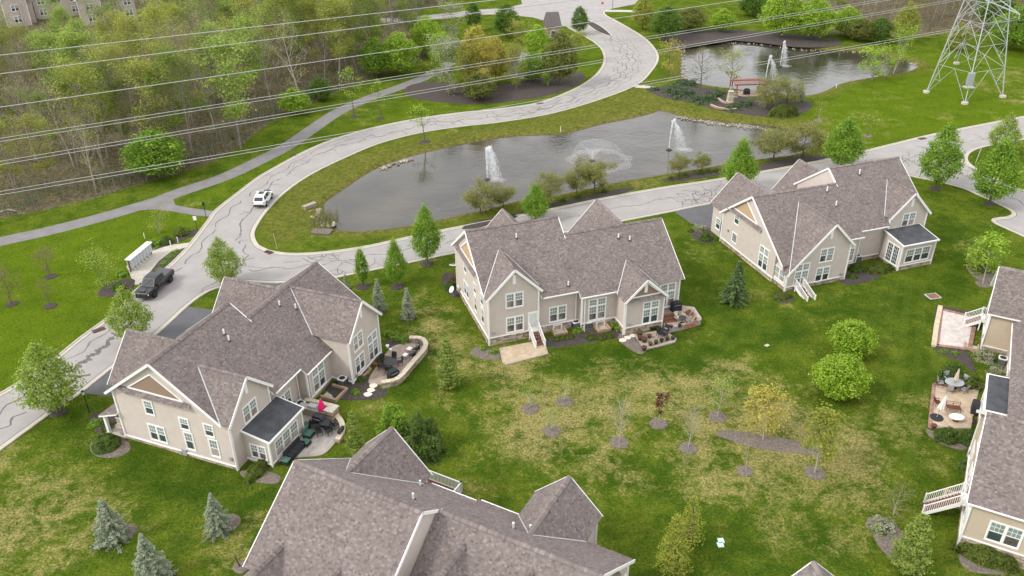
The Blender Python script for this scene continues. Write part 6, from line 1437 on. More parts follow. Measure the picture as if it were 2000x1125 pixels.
brush('undergrowth', WPG, 2600, [(.10,.14,.035), (.12,.165,.04), (.15,.135,.065), (.08,.11,.028)], .8, 3.0, 32, edge=5.5)
brush('undergrowth', W2, 1600, [(.15,.11,.08), (.12,.09,.065), (.10,.11,.04)], .8, 2.8, 33)

# ================================================================== WATER JETS
ROLLV = Vector((.3, .8, .2))
M['drop'] = spray_mat('falling_drops', .75)
def jet(px, top, label, n, spread, drift, foam, seed, ringr=None):
    rg = random.Random(seed); v = at(*px); v.z = WATER_Z; H = hgt(px, top)
    o = thing('fountain', label, 'fountain', v, 0, 'pond fountains')
    b = MB(); b.lathe([(.5, -.1), (.55, .06), (.3, .16), (.12, .3)], 12); b.build('float', M['darkmetal'], o)
    ng = np.random.default_rng(seed*17)
    def streaks(nm, N, tr, wid, ln, mt):
        C, D, S = tr(N); X = np.cross(D, np.array([ROLLV.x, ROLLV.y, ROLLV.z])); X /= np.linalg.norm(X, axis=1)[:, None]+1e-9
        a_ = ng.random(N)[:, None]*6.28; Y = np.cross(D, X); X = X*np.cos(a_)+Y*np.sin(a_); w_ = (wid*S)[:, None]; l_ = (ln*S)[:, None]
        Vv = np.stack([C-D*l_, C+X*w_, C+D*l_, C-X*w_], 1).reshape(-1, 3); put(nm, arr_mesh(nm, Vv, np.arange(4*N).reshape(-1, 4), M[mt]), o, kind='stuff')
    def up(N):
        k = ng.integers(0, n, N); hh = H*(1-.10*(k*37 % 5)/5); t = ng.random(N)**.8; a_ = k*6.283/n; s_ = spread if n > 1 else 0
        z = .15+hh*(1-(1-t)**1.7); sg = .025+.09*t**2
        C = np.stack([np.cos(a_)*s_*t+drift[0]*.18*t*t, np.sin(a_)*s_*t+drift[1]*.18*t*t, z], 1)+ng.normal(0, 1, (N, 3))*sg[:, None]
        D = np.stack([drift[0]*.1*t, drift[1]*.1*t, np.ones(N)], 1)+ng.normal(0, .08, (N, 3)); return C, D/np.linalg.norm(D, axis=1)[:, None], ng.uniform(.6, 1.3, N)
    def down(N):
        k = ng.integers(0, n, N); hh = H*(1-.10*(k*37 % 5)/5); t = ng.random(N); q = ng.random(N)**1.2; a_ = k*6.283/n; s_ = spread if n > 1 else 0
        C = np.stack([np.cos(a_)*s_+drift[0]*(.18+(.25+.75*q)*t), np.sin(a_)*s_+drift[1]*(.18+(.25+.75*q)*t), .05+hh*.98*(1-t**1.7)*(1-.10*q)], 1)
        C += ng.normal(0, 1, (N, 3))*(.05+.26*t)[:, None]*np.array([1, 1, .6]); C[:, 2] = np.maximum(C[:, 2], .03); D = np.stack([drift[0]*.35*np.ones(N), drift[1]*.35*np.ones(N), -.4-2.5*t], 1)+ng.normal(0, .1, (N, 3)); return C, D/np.linalg.norm(D, axis=1)[:, None], ng.uniform(.5, 1.2, N)
    streaks('jet', 900*max(1, n//2), up, .035, .20, 'jet'); streaks('falling_spray', 1500+500*n, down, .030, .16, 'drop')
    f = MB(); nn = 26
    for lay, (rr, zz) in enumerate(((1.0, .04), (.72, .09), (.45, .13))):
        pts = []
        for i in range(nn): t = i*6.283/nn; r_ = foam*rr*rg.uniform(.8, 1.2); pts.append((drift[0]*.95 + math.cos(t)*r_*1.3, drift[1]*.95 + math.sin(t)*r_*.9, zz))
        f.face(pts)
    f.build('foam', M['mist'], o, fix=False)
    return o
jet((952,346), 283, 'clustered upright white jets in the left part of the near pond', 5, .35, (1.6, -.2), 1.2, 1)
jet((1307,288), 231, 'tall single arching jet near the right end of the near pond', 1, 0, (2.6, -.2), 1.35, 3)
jet((1494,163), 107, 'arching jet of the far pond, nearer of two beside the pergola', 1, 0, (2.7, .4), 1.2, 4)
jet((1524,126), 79, 'upright jet of the far pond, farther of two', 1, 0, (1.3, .2), 1.1, 5)
v = at(1157, 309); o = thing('fountain', 'wide spreading bowl-shaped spray in the middle of the near pond', 'fountain', (v.x, v.y, WATER_Z), 0, 'pond fountains')
b = MB(); b.lathe([(.5, -.1), (.55, .06), (.3, .16), (.12, .3)], 12); b.build('float', M['darkmetal'], o)
b = MB(); nS, nR = 48, 10; rg = random.Random(9); rows = []
for i in range(nR):
    t = i/(nR-1); rows.append([((.12+4.3*t)*math.cos(k*6.283/nS)*(1+.05*math.sin(k*5)) + 1.2*t*t, (.12+4.3*t)*math.sin(k*6.283/nS)*(1+.05*math.cos(k*3)), .15+2.7*(1-(1-min(1, t*1.9))**2)*(1 if t < .55 else max(0, 1-((t-.55)/.45)**2))) for k in range(nS)])
for r0, r1 in zip(rows[:6], rows[1:6]):
    for k in range(nS): j = (k+1) % nS; b.face([r0[k], r0[j], r1[j], r1[k]])
b.build('spray_bowl', spray_mat('thin_spray', .20), o, smooth=True, fix=False)
b = MB()
for r0, r1 in zip(rows[5:], rows[6:]):
    for k in range(nS): j = (k+1) % nS; b.face([r0[k], r0[j], r1[j], r1[k]])
b.build('falling_spray', spray_mat('thin_veil', .10), o, smooth=True, fix=False)
b = MB(); 
for i in range(nS):
    a0, a1 = i*6.283/nS, (i+1)*6.283/nS; w0, w1 = .55+.35*math.sin(i*.9)+.2, .55+.35*math.sin((i+1)*.9)+.2
    f = lambda a, r_: (1.2+math.cos(a)*r_, math.sin(a)*r_, .03); b.face([f(a0, 4.5-w0), f(a1, 4.5-w1), f(a1, 4.5+w1), f(a0, 4.5+w0)])
b.build('foam', M['mist'], o, fix=False)
b = MB(); b.tube([(0, 0, .1), (.02, 0, 1.6)], [.22, .12], 8, cap=False); b.build('jet', M['mist'], o, smooth=True)

# ================================================================== PYLON AND WIRES
Tc = (89.9, 164.4); TH = 40.0
base = [at(1809,181), at(1884,203), at(1958,190), at(1868,125)]
tw = thing('pylon', 'lattice steel transmission tower on concrete footings, its top cut by the frame', 'pylon', (Tc[0], Tc[1], 0))
def tp(i, z):
    k = 1-z/34*.84 if z < 34 else .16; a = base[i]; return Vector(((a.x-Tc[0])*k, (a.y-Tc[1])*k, z))
for i in range(4):
    b = MB(); b.bar(tp(i, 0), tp(i, 34), .15, .15); b.bar(tp(i, 34), tp(i, TH)*1, .15, .15); b.build('leg', M['steel'], tw)
    b = MB(); p = tp(i, 0); b.lathe([(.65, -.3), (.62, .35), (.5, .42)], 14, (p.x, p.y, 0)); b.build('footing', M['concrete'], tw)
lev = [0, 5.5, 10, 14, 17.5, 20.5, 23.5, 26.5, 29, 31.5, 34, 37, 40]
for i in range(4):
    j = (i+1) % 4; b = MB()
    for k in range(len(lev)-1):
        z0, z1 = lev[k], lev[k+1]; a0, a1, c0, c1 = tp(i, z0), tp(i, z1), tp(j, z0), tp(j, z1); m1 = (a1+c1)/2; wd = .06
        b.bar(a1, c1, wd, wd)
        if k < 3: b.bar(a0, m1, wd, wd); b.bar(c0, m1, wd, wd); b.bar((a0+a1)/2, a0.lerp(m1, .5), .045, .045); b.bar((c0+c1)/2, c0.lerp(m1, .5), .045, .045); b.bar(a1, a0.lerp(m1, .5), .045, .045); b.bar(c1, c0.lerp(m1, .5), .045, .045)
        else: b.bar(a0, c1, wd, wd); b.bar(c0, a1, wd, wd)
    b.build('lattice_face', M['steel'], tw)
b = MB(); p = (tp(0, 5)*.0 + tp(1, 4.2)); b.box(p.x-.55, p.x+.55, p.y-.3, p.y+.3, 3.4, 5.6); b.build('equipment_box', M['acgrey'], tw)
b = MB(); p = tp(1, 3.2); b.box(p.x-.9, p.x+.9, p.y-.6, p.y+.6, 2.9, 3.1); b.build('platform', M['steel'], tw)
perp = Vector((-math.sin(R(29)), math.cos(R(29)), 0))
WIRES = [((0,108.5),(700,30),28.5,1), ((0,145),(1008,15),28.0,1), ((0,210),(1156,43),24.5,1), ((0,274),(1300,69),21.0,2), ((0,319),(1250,107),18.5,2), ((0,378),(1250,165),16.0,2)]
WN = ['topmost', 'second from the top', 'third from the top', 'fourth from the top, a close pair of strands', 'fifth from the top, a close pair of strands', 'lowest, a close pair of strands crossing road and pond']
for k, (p0, p1, z, nn) in enumerate(WIRES):
    A, B = at(*p0, z), at(*p1, z); d = (B-A).normalized(); tB = (Tc[0]-A.x)/d.x
    E0, E1 = A-d*60, A+d*tB; wd = MB(); nrm = Vector((-d.y, d.x, 0))
    o = thing('power_line', 'overhead power line, ' + WN[k], 'power line', A, 0, 'overhead wires to the pylon')
    for s in range(nn):
        off = nrm*(.22*(s*2-1) if nn == 2 else 0) + Vector((0, 0, .10*(s*2-1) if nn == 2 else 0)); b = MB(); pts_ = [E0+off+(E1-E0)*t/24 - A for t in range(25)]
        for t in range(25): pts_[t].z += 1.6*((t/24-.45)**2)*(1 if t < 24 else 1)*.6
        b.tube(pts_, .031 if nn == 2 else .040, 5); b.build('wire', M['wire'], o, smooth=True)
    # cross-arm carrying this line
    b = MB(); e = Vector((E1.x-Tc[0], E1.y-Tc[1], z+1.0)); q0, q1 = tp(0, z+1), tp(2, z+1)
    c_ = Vector((0, 0, z+1.0)); b.bar(c_, e, .16, .16); b.bar(c_+Vector((0, 0, 1.6)), e, .12, .12); b.bar(e, e-Vector((0, 0, .9)), .10, .10); b.build('cross_arm', M['steel'], tw)

# ================================================================== VEHICLES
def loft(b, rows, m=0, cap=True):
    n = len(rows[0]); i0 = len(b.v)
    for r_ in rows: b.v += [tuple(p) for p in r_]
    for k in range(len(rows)-1):
        for j in range(n):
            a = i0+k*n+j; c = i0+k*n+(j+1) % n; b.f.append((a, c, c+n, a+n)); b.m.append(m); b.c.append((1,1,1))
    if cap:
        b.f.append(tuple(range(i0+n-1, i0-1, -1))); b.m.append(m); b.c.append((1,1,1)); e = i0+(len(rows)-1)*n; b.f.append(tuple(range(e, e+n))); b.m.append(m); b.c.append((1,1,1))
def insetq(q, f, off):
    q = [Vector(p) for p in q]; c = sum(q, Vector())/4; n = (q[1]-q[0]).cross(q[3]-q[0]).normalized()
    return [c+(p-c)*f for p in q], n*off
def vehicle(name, label, cat, front_px, rear_px, side, paint, pickup=False):
    F_, B_ = at(*front_px), at(*rear_px); hd = (F_-B_).normalized(); left = Vector((-hd.y, hd.x, 0)); mid = (F_+B_)/2
    W_ = 1.0 if pickup else .92; c = mid + left*(W_-.14)*side
    o = thing(name, label, cat, (c.x, c.y, .02), math.atan2(hd.y, hd.x)); P_ = M[paint]
    if pickup:
        st = [(-2.95,.90,.62,1.18),(-2.85,.98,.52,1.24),(-1.2,1.0,.48,1.24),(.9,1.0,.46,1.22),(1.6,1.0,.48,1.20),(2.5,.98,.50,1.16),(2.85,.92,.52,1.08),(2.95,.80,.6,.98)]
        cab = [(-.98,.92,.80,1.20,1.24),(-.80,.92,.76,1.20,1.90),(.1,.92,.74,1.20,1.95),(.85,.92,.74,1.2,1.90),(1.55,.92,.84,1.18,1.24)]; wb, wr = (1.85,-1.80), .42
    else:
        st = [(-2.32,.74,.55,.98),(-2.22,.88,.38,1.04),(-1.1,.92,.30,1.08),(.9,.92,.30,1.05),(1.6,.90,.32,.98),(2.1,.84,.36,.88),(2.32,.66,.46,.72)]
        cab = [(-2.2,.80,.70,1.02,1.08),(-1.72,.84,.68,1.04,1.55),(-.9,.85,.66,1.06,1.66),(.3,.85,.66,1.05,1.63),(1.35,.82,.66,1.02,1.07)]; wb, wr = (1.35,-1.38), .36
    b = MB(); loft(b, [[(x,-w*.9,zl),(x,-w,zl+.2),(x,-w,zh-.14),(x,-w*.93,zh),(x,w*.93,zh),(x,w,zh-.14),(x,w,zl+.2),(x,w*.9,zl)] for x, w, zl, zh in st]); bo = b.build('body', P_, o)
    md = bo.modifiers.new('bevel', 'BEVEL'); md.width = .04; md.segments = 2; md.limit_method = 'ANGLE'
    b = MB(); loft(b, [[(x,-bw,zb),(x,-tw_,zt),(x,tw_,zt),(x,bw,zb)] for x, bw, tw_, zb, zt in cab]); co = b.build('cabin', P_, o)
    def q(k, s): (x0, b0, t0, z0, y0), (x1, b1, t1, z1, y1) = cab[k], cab[k+1]; return [(x0,s*b0,z0),(x1,s*b1,z1),(x1,s*t1,y1),(x0,s*t0,y0)]
    def glass(qd, f=.88, nm='window', mt='black_glass'):
        qq, n = insetq(qd, f, .012); cc = sum(qq, Vector())/4
        if n.dot(cc-Vector((0, 0, 1.2))) < 0: n = -n
        g = MB(); g.prism([p+n for p in qq], -n*2.2); g.build(nm, M[mt], o)
    for s in (-1, 1):
        for k in range(1, 3): glass(q(k, s), .86)
        x0, b0, t0, z0, y0 = cab[3]; x1, b1, t1, z1, y1 = cab[4]; glass([(x0,s*b0,z0),(x1-.25,s*b1,z1),(x0+.12,s*(t0+.02),y0-.12),(x0,s*t0,y0)], .8)
    t = lambda k: [(cab[k][0],-cab[k][2],cab[k][4]),(cab[k][0],cab[k][2],cab[k][4]),(cab[k+1][0],cab[k+1][2],cab[k+1][4]),(cab[k+1][0],-cab[k+1][2],cab[k+1][4])]
    glass(t(3), .9, 'windscreen'); glass(t(0), .88, 'rear_window')
    if not pickup: glass([(-.95,-.45,1.655),(-.95,.45,1.655),(.2,.45,1.635),(.2,-.45,1.635)], .9, 'sunroof')
    for x in wb:
        for s in (-1, 1):
            w_ = MB(); w_.lathe([(wr*.55,-.12),(wr,-.11),(wr,.11),(wr*.55,.12)], 20); w_.xf(Matrix.Translation((x, s*(W_-.10), wr))@Matrix.Rotation(math.pi/2, 4, 'X')); wo_ = w_.build('wheel', M['tyre'], o)
            h_ = MB(); h_.lathe([(wr*.62,-.02),(wr*.6,.03),(wr*.2,.05)], 14); h_.xf(Matrix.Translation((x, s*(W_+.015), wr))@Matrix.Rotation(-s*math.pi/2, 4, 'X')); h_.build('rim', M['rim' if not pickup else 'darkmetal'], wo_)
            a_ = MB(); a_.lathe([(wr+.09,-.02),(wr+.09,.02)], 20); a_.xf(Matrix.Translation((x, s*(W_-.005), wr+.03))@Matrix.Rotation(math.pi/2, 4, 'X')); a_.build('wheel_arch', M['tyre'], o)
    xf, xr = st[-1][0], st[0][0]
    for s in (-1, 1):
        h_ = MB(); h_.box(xf-.22, xf-.02 if pickup else xf-.1, s*W_*.62, s*W_*.88, .80 if pickup else .68, .98 if pickup else .80); h_.build('headlight', M['headlight'], o)
        h_ = MB(); h_.box(xr-.02, xr+.12, s*W_*.72, s*W_*.95, .85, 1.12 if pickup else 1.0); h_.build('tail_light', M['redlight'], o)
        h_ = MB(); h_.box(.95 if pickup else .75, 1.12 if pickup else .92, s*(W_-.02), s*(W_+.2), 1.14, 1.32); h_.build('mirror', P_, o)
        for k in (.75, -.25) if pickup else (.3, -.7): h_ = MB(); h_.box(k-.12, k+.12, s*W_, s*(W_+.03), .98, 1.02); h_.build('door_handle', M['rim'], o)
    h_ = MB(); h_.box(xf-.1, xf+.03, -W_*.8, W_*.8, .42, .62); h_.build('bumper', M['darkmetal'], o); h_ = MB(); h_.box(xr-.05, xr+.1, -W_*.85, W_*.85, .40, .62); h_.build('bumper', M['darkmetal'] if not pickup else M['rim'], o)
    h_ = MB(); h_.box(xf-.05, xf+.02, -W_*.55, W_*.55, .68, .95); h_.build('grille', M['darkmetal'], o)
    h_ = MB(); h_.box(xr-.06, xr-.02, -.25, .25, .70, .85) ; h_.build('number_plate', M['white'], o)
    if pickup:
        h_ = MB(); h_.box(-2.85, -1.02, -.86, .86, 1.235, 1.28); h_.build('bed_cover', mat('grey_bed_cover', (.075,.078,.085), rough=.6), o)
        h_ = MB(); h_.box(1.65, 2.75, -.28, .28, 1.14, 1.215); h_.build('bonnet_bulge', P_, o)
    return o
vehicle('parked_car', 'white hatchback-style suv with dark sunroof on the curved road by the pond', 'car', (530.6,387.8), (520.7,402.6), 1, 'carwhite')
vehicle('pickup_truck', 'black crew-cab pickup with grey bed cover parked at the mailboxes', 'pickup truck', (304.4,579), (331.5,552.7), -1, 'carblack', True)

# ================================================================== STREET FURNITURE
A, B = at(256,531), at(296,497); d = (B-A); n = 7; ang = math.atan2(d.y, d.x); L_ = d.length
o = thing('mailbox_cluster', 'long row of grey cluster mailboxes under one white roof board beside the pickup', 'mailboxes', (A.x, A.y, 0), ang)
for i in range(n):
    x0 = L_*i/n+.03; x1 = L_*(i+1)/n-.03; b = MB(); b.box(x0, x1, -.28, .28, .5, 1.62); u = b.build('mailbox_unit', M['acgrey'] if 0 else mat('mailbox_grey', (.50,.53,.55), rough=.45, metal=.2) if i == 0 else bpy.data.materials['mailbox_grey'], o)
    b = MB(); b.box((x0+x1)/2-.12, (x0+x1)/2+.12, -.14, .14, 0, .5); b.build('pedestal', M['acgrey'], o)
    for r_ in range(4):
        for c_ in range(2): b = MB(); w_ = (x1-x0)/2; b.box(x0+w_*c_+.03, x0+w_*(c_+1)-.03, -.295, -.28, .56+r_*.26, .56+r_*.26+.22); b.build('mailbox_door', bpy.data.materials['mailbox_grey'], u)
b = MB(); b.box(-.15, L_+.15, -.42, .36, 1.68, 1.78); b.build('roof_board', M['white'], o)
for x in (-.05, L_+.05): b = MB(); b.box(x-.06, x+.06, -.06, .06, 0, 1.7); b.build('post', M['wood_deck'], o)
def post(name, label, cat, px, h, m, r=.04, sign=None, lean=0, rz=0):
    o = thing(name, label, cat, at(*px), rz); b = MB(); b.tube([(0,0,-.1), (lean, 0, h)], r, 7); b.build('post', m, o)
    if sign:
        w_, h_, ms, z = sign; s = MB()
        if ms == 'oct': s.prism([(math.cos(math.pi/8+k*math.pi/4)*w_, -.05, z+math.sin(math.pi/8+k*math.pi/4)*w_) for k in range(8)], (0, -.02, 0)); s.build('sign_plate', M['signred'], o)
        else: s.box(-w_/2, w_/2, -.07, -.05, z, z+h_); s.build('sign_plate', M[ms], o)
    return o
post('info_sign', 'small white sign on a post in the bed at the path crossing', 'sign', (386,452), 2.3, M['darkmetal'], .04, (.45, .6, 'white', 1.7)); post('sign_post', 'dark sign post where the path meets the street', 'sign post', (403,425), 2.4, M['darkmetal'], .04, (.4, .45, 'darkmetal', 1.9))
o = post('stop_sign', 'red stop sign on a white pole at the top junction', 'stop sign', (1176,22), 2.5, M['pipe'], .04, (.38, 0, 'oct', 2.2))
fc = bpy.data.curves.new('lettering', 'FONT'); fc.body = 'STOP'; fc.size = .26; fc.align_x = 'CENTER'; fc.align_y = 'CENTER'; fc.extrude = .004; fc.materials.append(M['white']); pl = [c for c in o.children if c.name.startswith('sign_plate')][0]
_tmp = bpy.data.objects.new('lettering', fc); tx = bpy.data.objects.new('lettering', bpy.data.meshes.new_from_object(_tmp)); bpy.data.objects.remove(_tmp); COL.objects.link(tx); tx.parent = pl; tx.location = (0, -.076, 2.2); tx.rotation_euler = (math.pi/2, 0, 0)
post('pole', 'thin dark pole behind the stop sign at the top junction', 'pole', (1196,20), 5.5, M['darkmetal'], .06)
post('sign_post', 'thin dark street post on the corner lawn beside the full green tree', 'sign post', (1796,346), 3.0, M['darkmetal'], .045, (.5, .15, 'darkmetal', 2.8)); post('marker_pole', 'thin pale pole in the grass of the side-street island', 'pole', (1905,319), 3.0, M['pipe'], .03, lean=.3)
post('marker_pole', 'thin pale marker rod on the pond bank near the junction', 'pole', (542,487), 2.3, M['cream'], .025, lean=-.2); post('marker_post', 'small brown stake beside the outlet headwall', 'stake', (594,415), .9, M['wood_deck'], .04)
for px, lb in (((334,481), 'short white post in the bed by the mailbox walk, left of two'), ((348,474), 'short white post in the bed by the mailbox walk, right of two'), ((1095,256), 'short white stake on the bank above the near pond'), ((1633,172), 'short white stake on the bank of the far pond'), ((283,466), 'tiny white stake beside the bare yellowish shrub')): post('marker_post', lb, 'stake', px, .85, M['white'], .05)
for px, lb, hh in (((175,807), 'black lamp post on the front lawn of the lower left house', 2.2),):
    o = post('lamp_post', lb, 'lamp post', px, hh, M['darkmetal'], .05); b = MB(); b.lathe([(.09, hh), (.16, hh+.34), (.14, hh+.36)], 8); ln = b.build('lantern', M['blind'], o); b = MB(); b.lathe([(.19, hh+.36), (.04, hh+.52)], 8); b.build('lantern_cap', M['darkmetal'], ln)
post('broken_trunk', 'dark leaning stump rod in a mulch ring at the roof corner', 'stump', (470,1108), 1.2, M['bark'], .07, lean=-.25); ring((472,1108), .7)
v = at(885, 580); o = thing('satellite_dish', 'white satellite dish by the left wall of the centre house', 'satellite dish', v, R(-60)); b = MB(); b.tube([(0,0,0), (0,0,.9)], .03, 6); b.build('mast', M['acgrey'], o); b = MB(); b.lathe([(.02, 0), (.25, .04), (.40, .12), (.41, .13)], 16); b.xf(Matrix.Translation((0, -.05, 1.0))@Matrix.Rotation(R(55), 4, 'X')); b.build('dish', M['white'], o)
b = MB(); b.tube([(0,0,.1), (.9,.3,.35), (2.0,.2,.12)], [.14, .12, .06], 7); o = b.build('fallen_branch', M['bark_pale'], None, at(2,415)); props(o, 'pale fallen branch at the wood edge on the far left', 'branch')

# ================================================================== PATIOS
def pavers(parent, pg, z, sx, sy, rz, pal, name='paver'):
    vs, fs, cs = [], [], []; c, s = math.cos(rz), math.sin(rz); P = [(x*c+y*s, -x*s+y*c) for x, y in pg]; x0, x1 = min(p[0] for p in P), max(p[0] for p in P); y0, y1 = min(p[1] for p in P), max(p[1] for p in P); j = 0; y = y0
    while y < y1:
        x = x0 - (sx/2 if j % 2 else 0)
        while x < x1:
            if all(inside(x+sx*q_, y+sy*r_, P) for q_, r_ in ((.1, .1), (.9, .1), (.9, .9), (.1, .9))):
                i = len(vs); g = .003; zz = z+random.uniform(0, .002)
                for a, b_ in ((x+g, y+g), (x+sx-g, y+g), (x+sx-g, y+sy-g), (x+g, y+sy-g)): vs.append((a*c-b_*s, a*s+b_*c, zz))
                for a, b_ in ((x+g, y+g), (x+sx-g, y+g), (x+sx-g, y+sy-g), (x+g, y+sy-g)): vs.append((a*c-b_*s, a*s+b_*c, z-.03))
                k = random.choice(pal); f = random.uniform(.92, 1.08); col = tuple(q*f for q in k)
                for fc_ in ((0,1,2,3),(0,4,5,1),(1,5,6,2),(2,6,7,3),(3,7,4,0)): fs.append(tuple(i+q for q in fc_)); cs.append(col)
            x += sx
        y += sy; j += 1
    if fs: put(name, arr_mesh(name, vs, fs, M['paver'], np.array(cs)), parent, kind='stuff')
M['patio_base'] = mat('patio_base', (.34,.29,.24), var=.1)
def patio(label, pxs, z, pal, rz=0, sx=.42, sy=.28, curved=False, base='concrete', border=None, skirt=.3):
    pg = poly(pxs, 4, 0) if curved else [g2(*p) for p in pxs]; o = thing('patio', label, 'patio', (0, 0, 0))
    s = sheet('slab', pg, z, M['patio_base'], skirt); s.parent = o
    c = Vector(np.mean(np.array(pg), 0)); inn = [(c.x+(x-c.x)*.93, c.y+(y-c.y)*.93) for x, y in pg] if border else pg
    pavers(o, inn, z+.012, sx, sy, rz, pal)
    if border:
        b = sweep(pg, [(0, z+.004), (0, z+.02), (.0, z+.02)], True); 
    return o, pg
def blockwall(label, pxs, h, wd=.32, curved=True, z0=-.05, capc=(.52,.45,.34), pal=STONES, name='garden_wall', cat='garden wall'):
    l = line(pxs, 7) if curved else [g2(*p) for p in pxs]; o = thing(name, label, cat, (0, 0, 0)); b, cp = MB(), MB()
    # resample the line
    D = [0]; 
    for i in range(len(l)-1): D.append(D[-1]+math.dist(l[i], l[i+1]))
    def pt(s):
        s = min(max(s, 0), D[-1]-1e-6)
        for i in range(len(l)-1):
            if D[i+1] >= s: t = (s-D[i])/(D[i+1]-D[i]+1e-9); return Vector((l[i][0]+(l[i+1][0]-l[i][0])*t, l[i][1]+(l[i+1][1]-l[i][1])*t, 0))
    nc = max(1, round((h-.08)/.16)); hh = (h-.08)/nc
    for c in range(nc):
        s = -.15*(c % 2)
        while s < D[-1]:
            ln = random.uniform(.28, .5); p, q = pt(s+.008), pt(min(s+ln, D[-1])-.008); k = random.choice(pal); f = random.uniform(.9, 1.1)
            if (q-p).length > .05: zz = z0+c*hh+hh/2; b.bar(p+Vector((0,0,zz)), q+Vector((0,0,zz)), wd*random.uniform(.92, 1), hh-.012, c=tuple(x*f for x in k))
            s += ln
    s = 0
    while s < D[-1]:
        p, q = pt(s+.004), pt(min(s+.45, D[-1])-.004); f = random.uniform(.9, 1.1)
        if (q-p).length > .05: cp.bar(p+Vector((0,0,z0+h-.03)), q+Vector((0,0,z0+h-.03)), wd+.10, .10, c=tuple(x*f for x in capc))
        s += .45
    b.build('block', M['stone'], o, cols=True, kind='stuff'); cp.build('coping', M['stone'], o, cols=True, kind='stuff'); return o
TAN = [(.335,.27,.215),(.36,.285,.23),(.31,.25,.20),(.34,.26,.21)]; GREYT = [(.37,.335,.30),(.39,.355,.32),(.35,.315,.28)]; SAND = [(.44,.345,.245),(.455,.36,.258),(.425,.335,.238)]; PALE = [(.50,.45,.42),(.52,.47,.44),(.48,.43,.405)]; BRICK = [(.27,.16,.12),(.32,.19,.15),(.24,.14,.11)]
def step_stones(pxs, label, g):
    for i, p in enumerate(pxs):
        v = at(*p); k = 9; b = MB(); b.prism([(math.cos(j*6.283/k)*.42*random.uniform(.85, 1.15), math.sin(j*6.283/k)*.34*random.uniform(.85, 1.15), .06) for j in range(k)], (0, 0, .07)); o = b.build('stepping_stone', mat('pale_flagstone', (.62,.56,.48), var=.1) if 'pale_flagstone' not in bpy.data.materials else bpy.data.materials['pale_flagstone'], None, v); props(o, label % ('first', 'second', 'third')[i], 'stepping stone', g)
# centre house
patio('small bare tan patio slab at the foot of the white stair', [(975,681),(1062,664),(1071,692),(988,714),(981,708)], .10, SAND, R(19))
patio('upper paved terrace right of the rear gable, edged by a low wall', [(1296,640),(1290,618),(1318,604),(1352,608),(1366,631),(1300,648)], .62, TAN, R(19), skirt=.8)
blockwall('low grey retaining wall of the upper terrace', [(1298,651),(1330,644),(1367,633),(1352,610)], .72, .25, False, capc=(.38,.34,.30), pal=GREYT)
patio('lower paved terrace with a row of pots before the rear gable', [(1238,655),(1298,646),(1322,664),(1318,670),(1262,684),(1256,682)], .14, TAN, R(19))
step_stones([(1216,666),(1226,661),(1236,657)], '%s pale stepping stone from the lawn to the lower terrace', 'stepping stones by the lower terrace')
# lower left house: walled patio and barbecue patio
patio('long paved patio inside the curved stone wall of the lower left house', [(720,744),(730,725),(757,688),(772,676),(800,671),(822,674),(828,684),(815,702),(785,738),(772,748),(745,752),(725,752)], .10, TAN, R(60), curved=True)
blockwall('curved stone seat wall round the long paved patio', [(800,669),(822,670),(832,680),(828,693),(808,716),(786,742),(772,752),(745,757)], .75, .42)
step_stones([(729,755),(724,764),(718,772)], '%s pale stepping stone in the dark mulch below the curved patio', 'stepping stones in the mulch')
patio('curved barbecue patio beside the dark-roofed sunroom', [(590,800),(625,793),(655,812),(667,830),(668,848),(655,866),(632,888),(600,893),(566,896),(545,902),(548,890),(575,858)], .10, GREYT, R(70), curved=True)
blockwall('low pale curved wall at the end of the barbecue patio', [(658,818),(668,832),(670,848),(664,860),(660,866)], .55, .4)
blockwall('straight stone wall behind the outdoor kitchen', [(598,795),(625,800),(648,807)], 1.0, .35, False)
o = thing('stone_pillar', 'square stone pillar with pale cap at the end of the outdoor kitchen', 'pillar', at(650,818), R(66)); b = MB()
for c in range(6): b.box(-.52, .52, -.42, .42, c*.2, c*.2+.19, c=random.choice(STONES))
b.build('block', M['stone'], o, cols=True, kind='stuff'); b = MB(); b.box(-.6, .6, -.5, .5, 1.2, 1.3); b.build('cap', M['concrete'], o)
o = thing('outdoor_kitchen', 'stone outdoor kitchen counter with a steel grill lid', 'outdoor kitchen', at(615,812), R(-20)); b = MB(); b.box(-1.5, 1.4, -.35, .35, 0, .88); b.build('counter', M['mortar'], o); b = MB(); b.box(-1.55, 1.45, -.4, .4, .88, .95); b.build('worktop', M['concrete'], o); b = MB(); b.box(-.5, .4, -.28, .28, .95, 1.25); b.build('grill_lid', M['metal'], o)
# right-hand house
o, pg = patio('pale paver patio with brick edging beside the right-hand house stair', [(1838,606),(1905,622),(1893,684),(1829,676)], .12, PALE, R(-30), .3, .3)
b = MB()
for i in range(4):
    p, q = Vector((*pg[i], .13)), Vector((*pg[(i+1) % 4], .13)); nn = int((q-p).length/.22)
    for k in range(nn): b.bar(p+(q-p)*(k+.04)/nn, p+(q-p)*(k+.96)/nn, .42, .06, c=random.choice(BRICK))
b.build('brick_edging', M['paver'], o, cols=True, kind='stuff')
o, pg = patio('sandy paver patio with dining and lounge furniture on the right', [(1824,752),(1912,762),(1903,800),(1896,838),(1815,838)], .12, SAND, R(-30))
b = MB()
for i in (4, 0):
    p, q = Vector((*pg[i], .13)), Vector((*pg[(i+1) % 5], .13)); nn = int((q-p).length/.22)
    for k in range(nn): b.bar(p+(q-p)*(k+.04)/nn, p+(q-p)*(k+.96)/nn, .34, .06, c=random.choice(BRICK))
b.build('brick_edging', M['paver'], o, cols=True, kind='stuff')
blockwall('low tan stone edging along the lawn side of the brick-edged patio', [(1836,600),(1828,640),(1823,678)], .28, .4, False, capc=(.50,.42,.30))

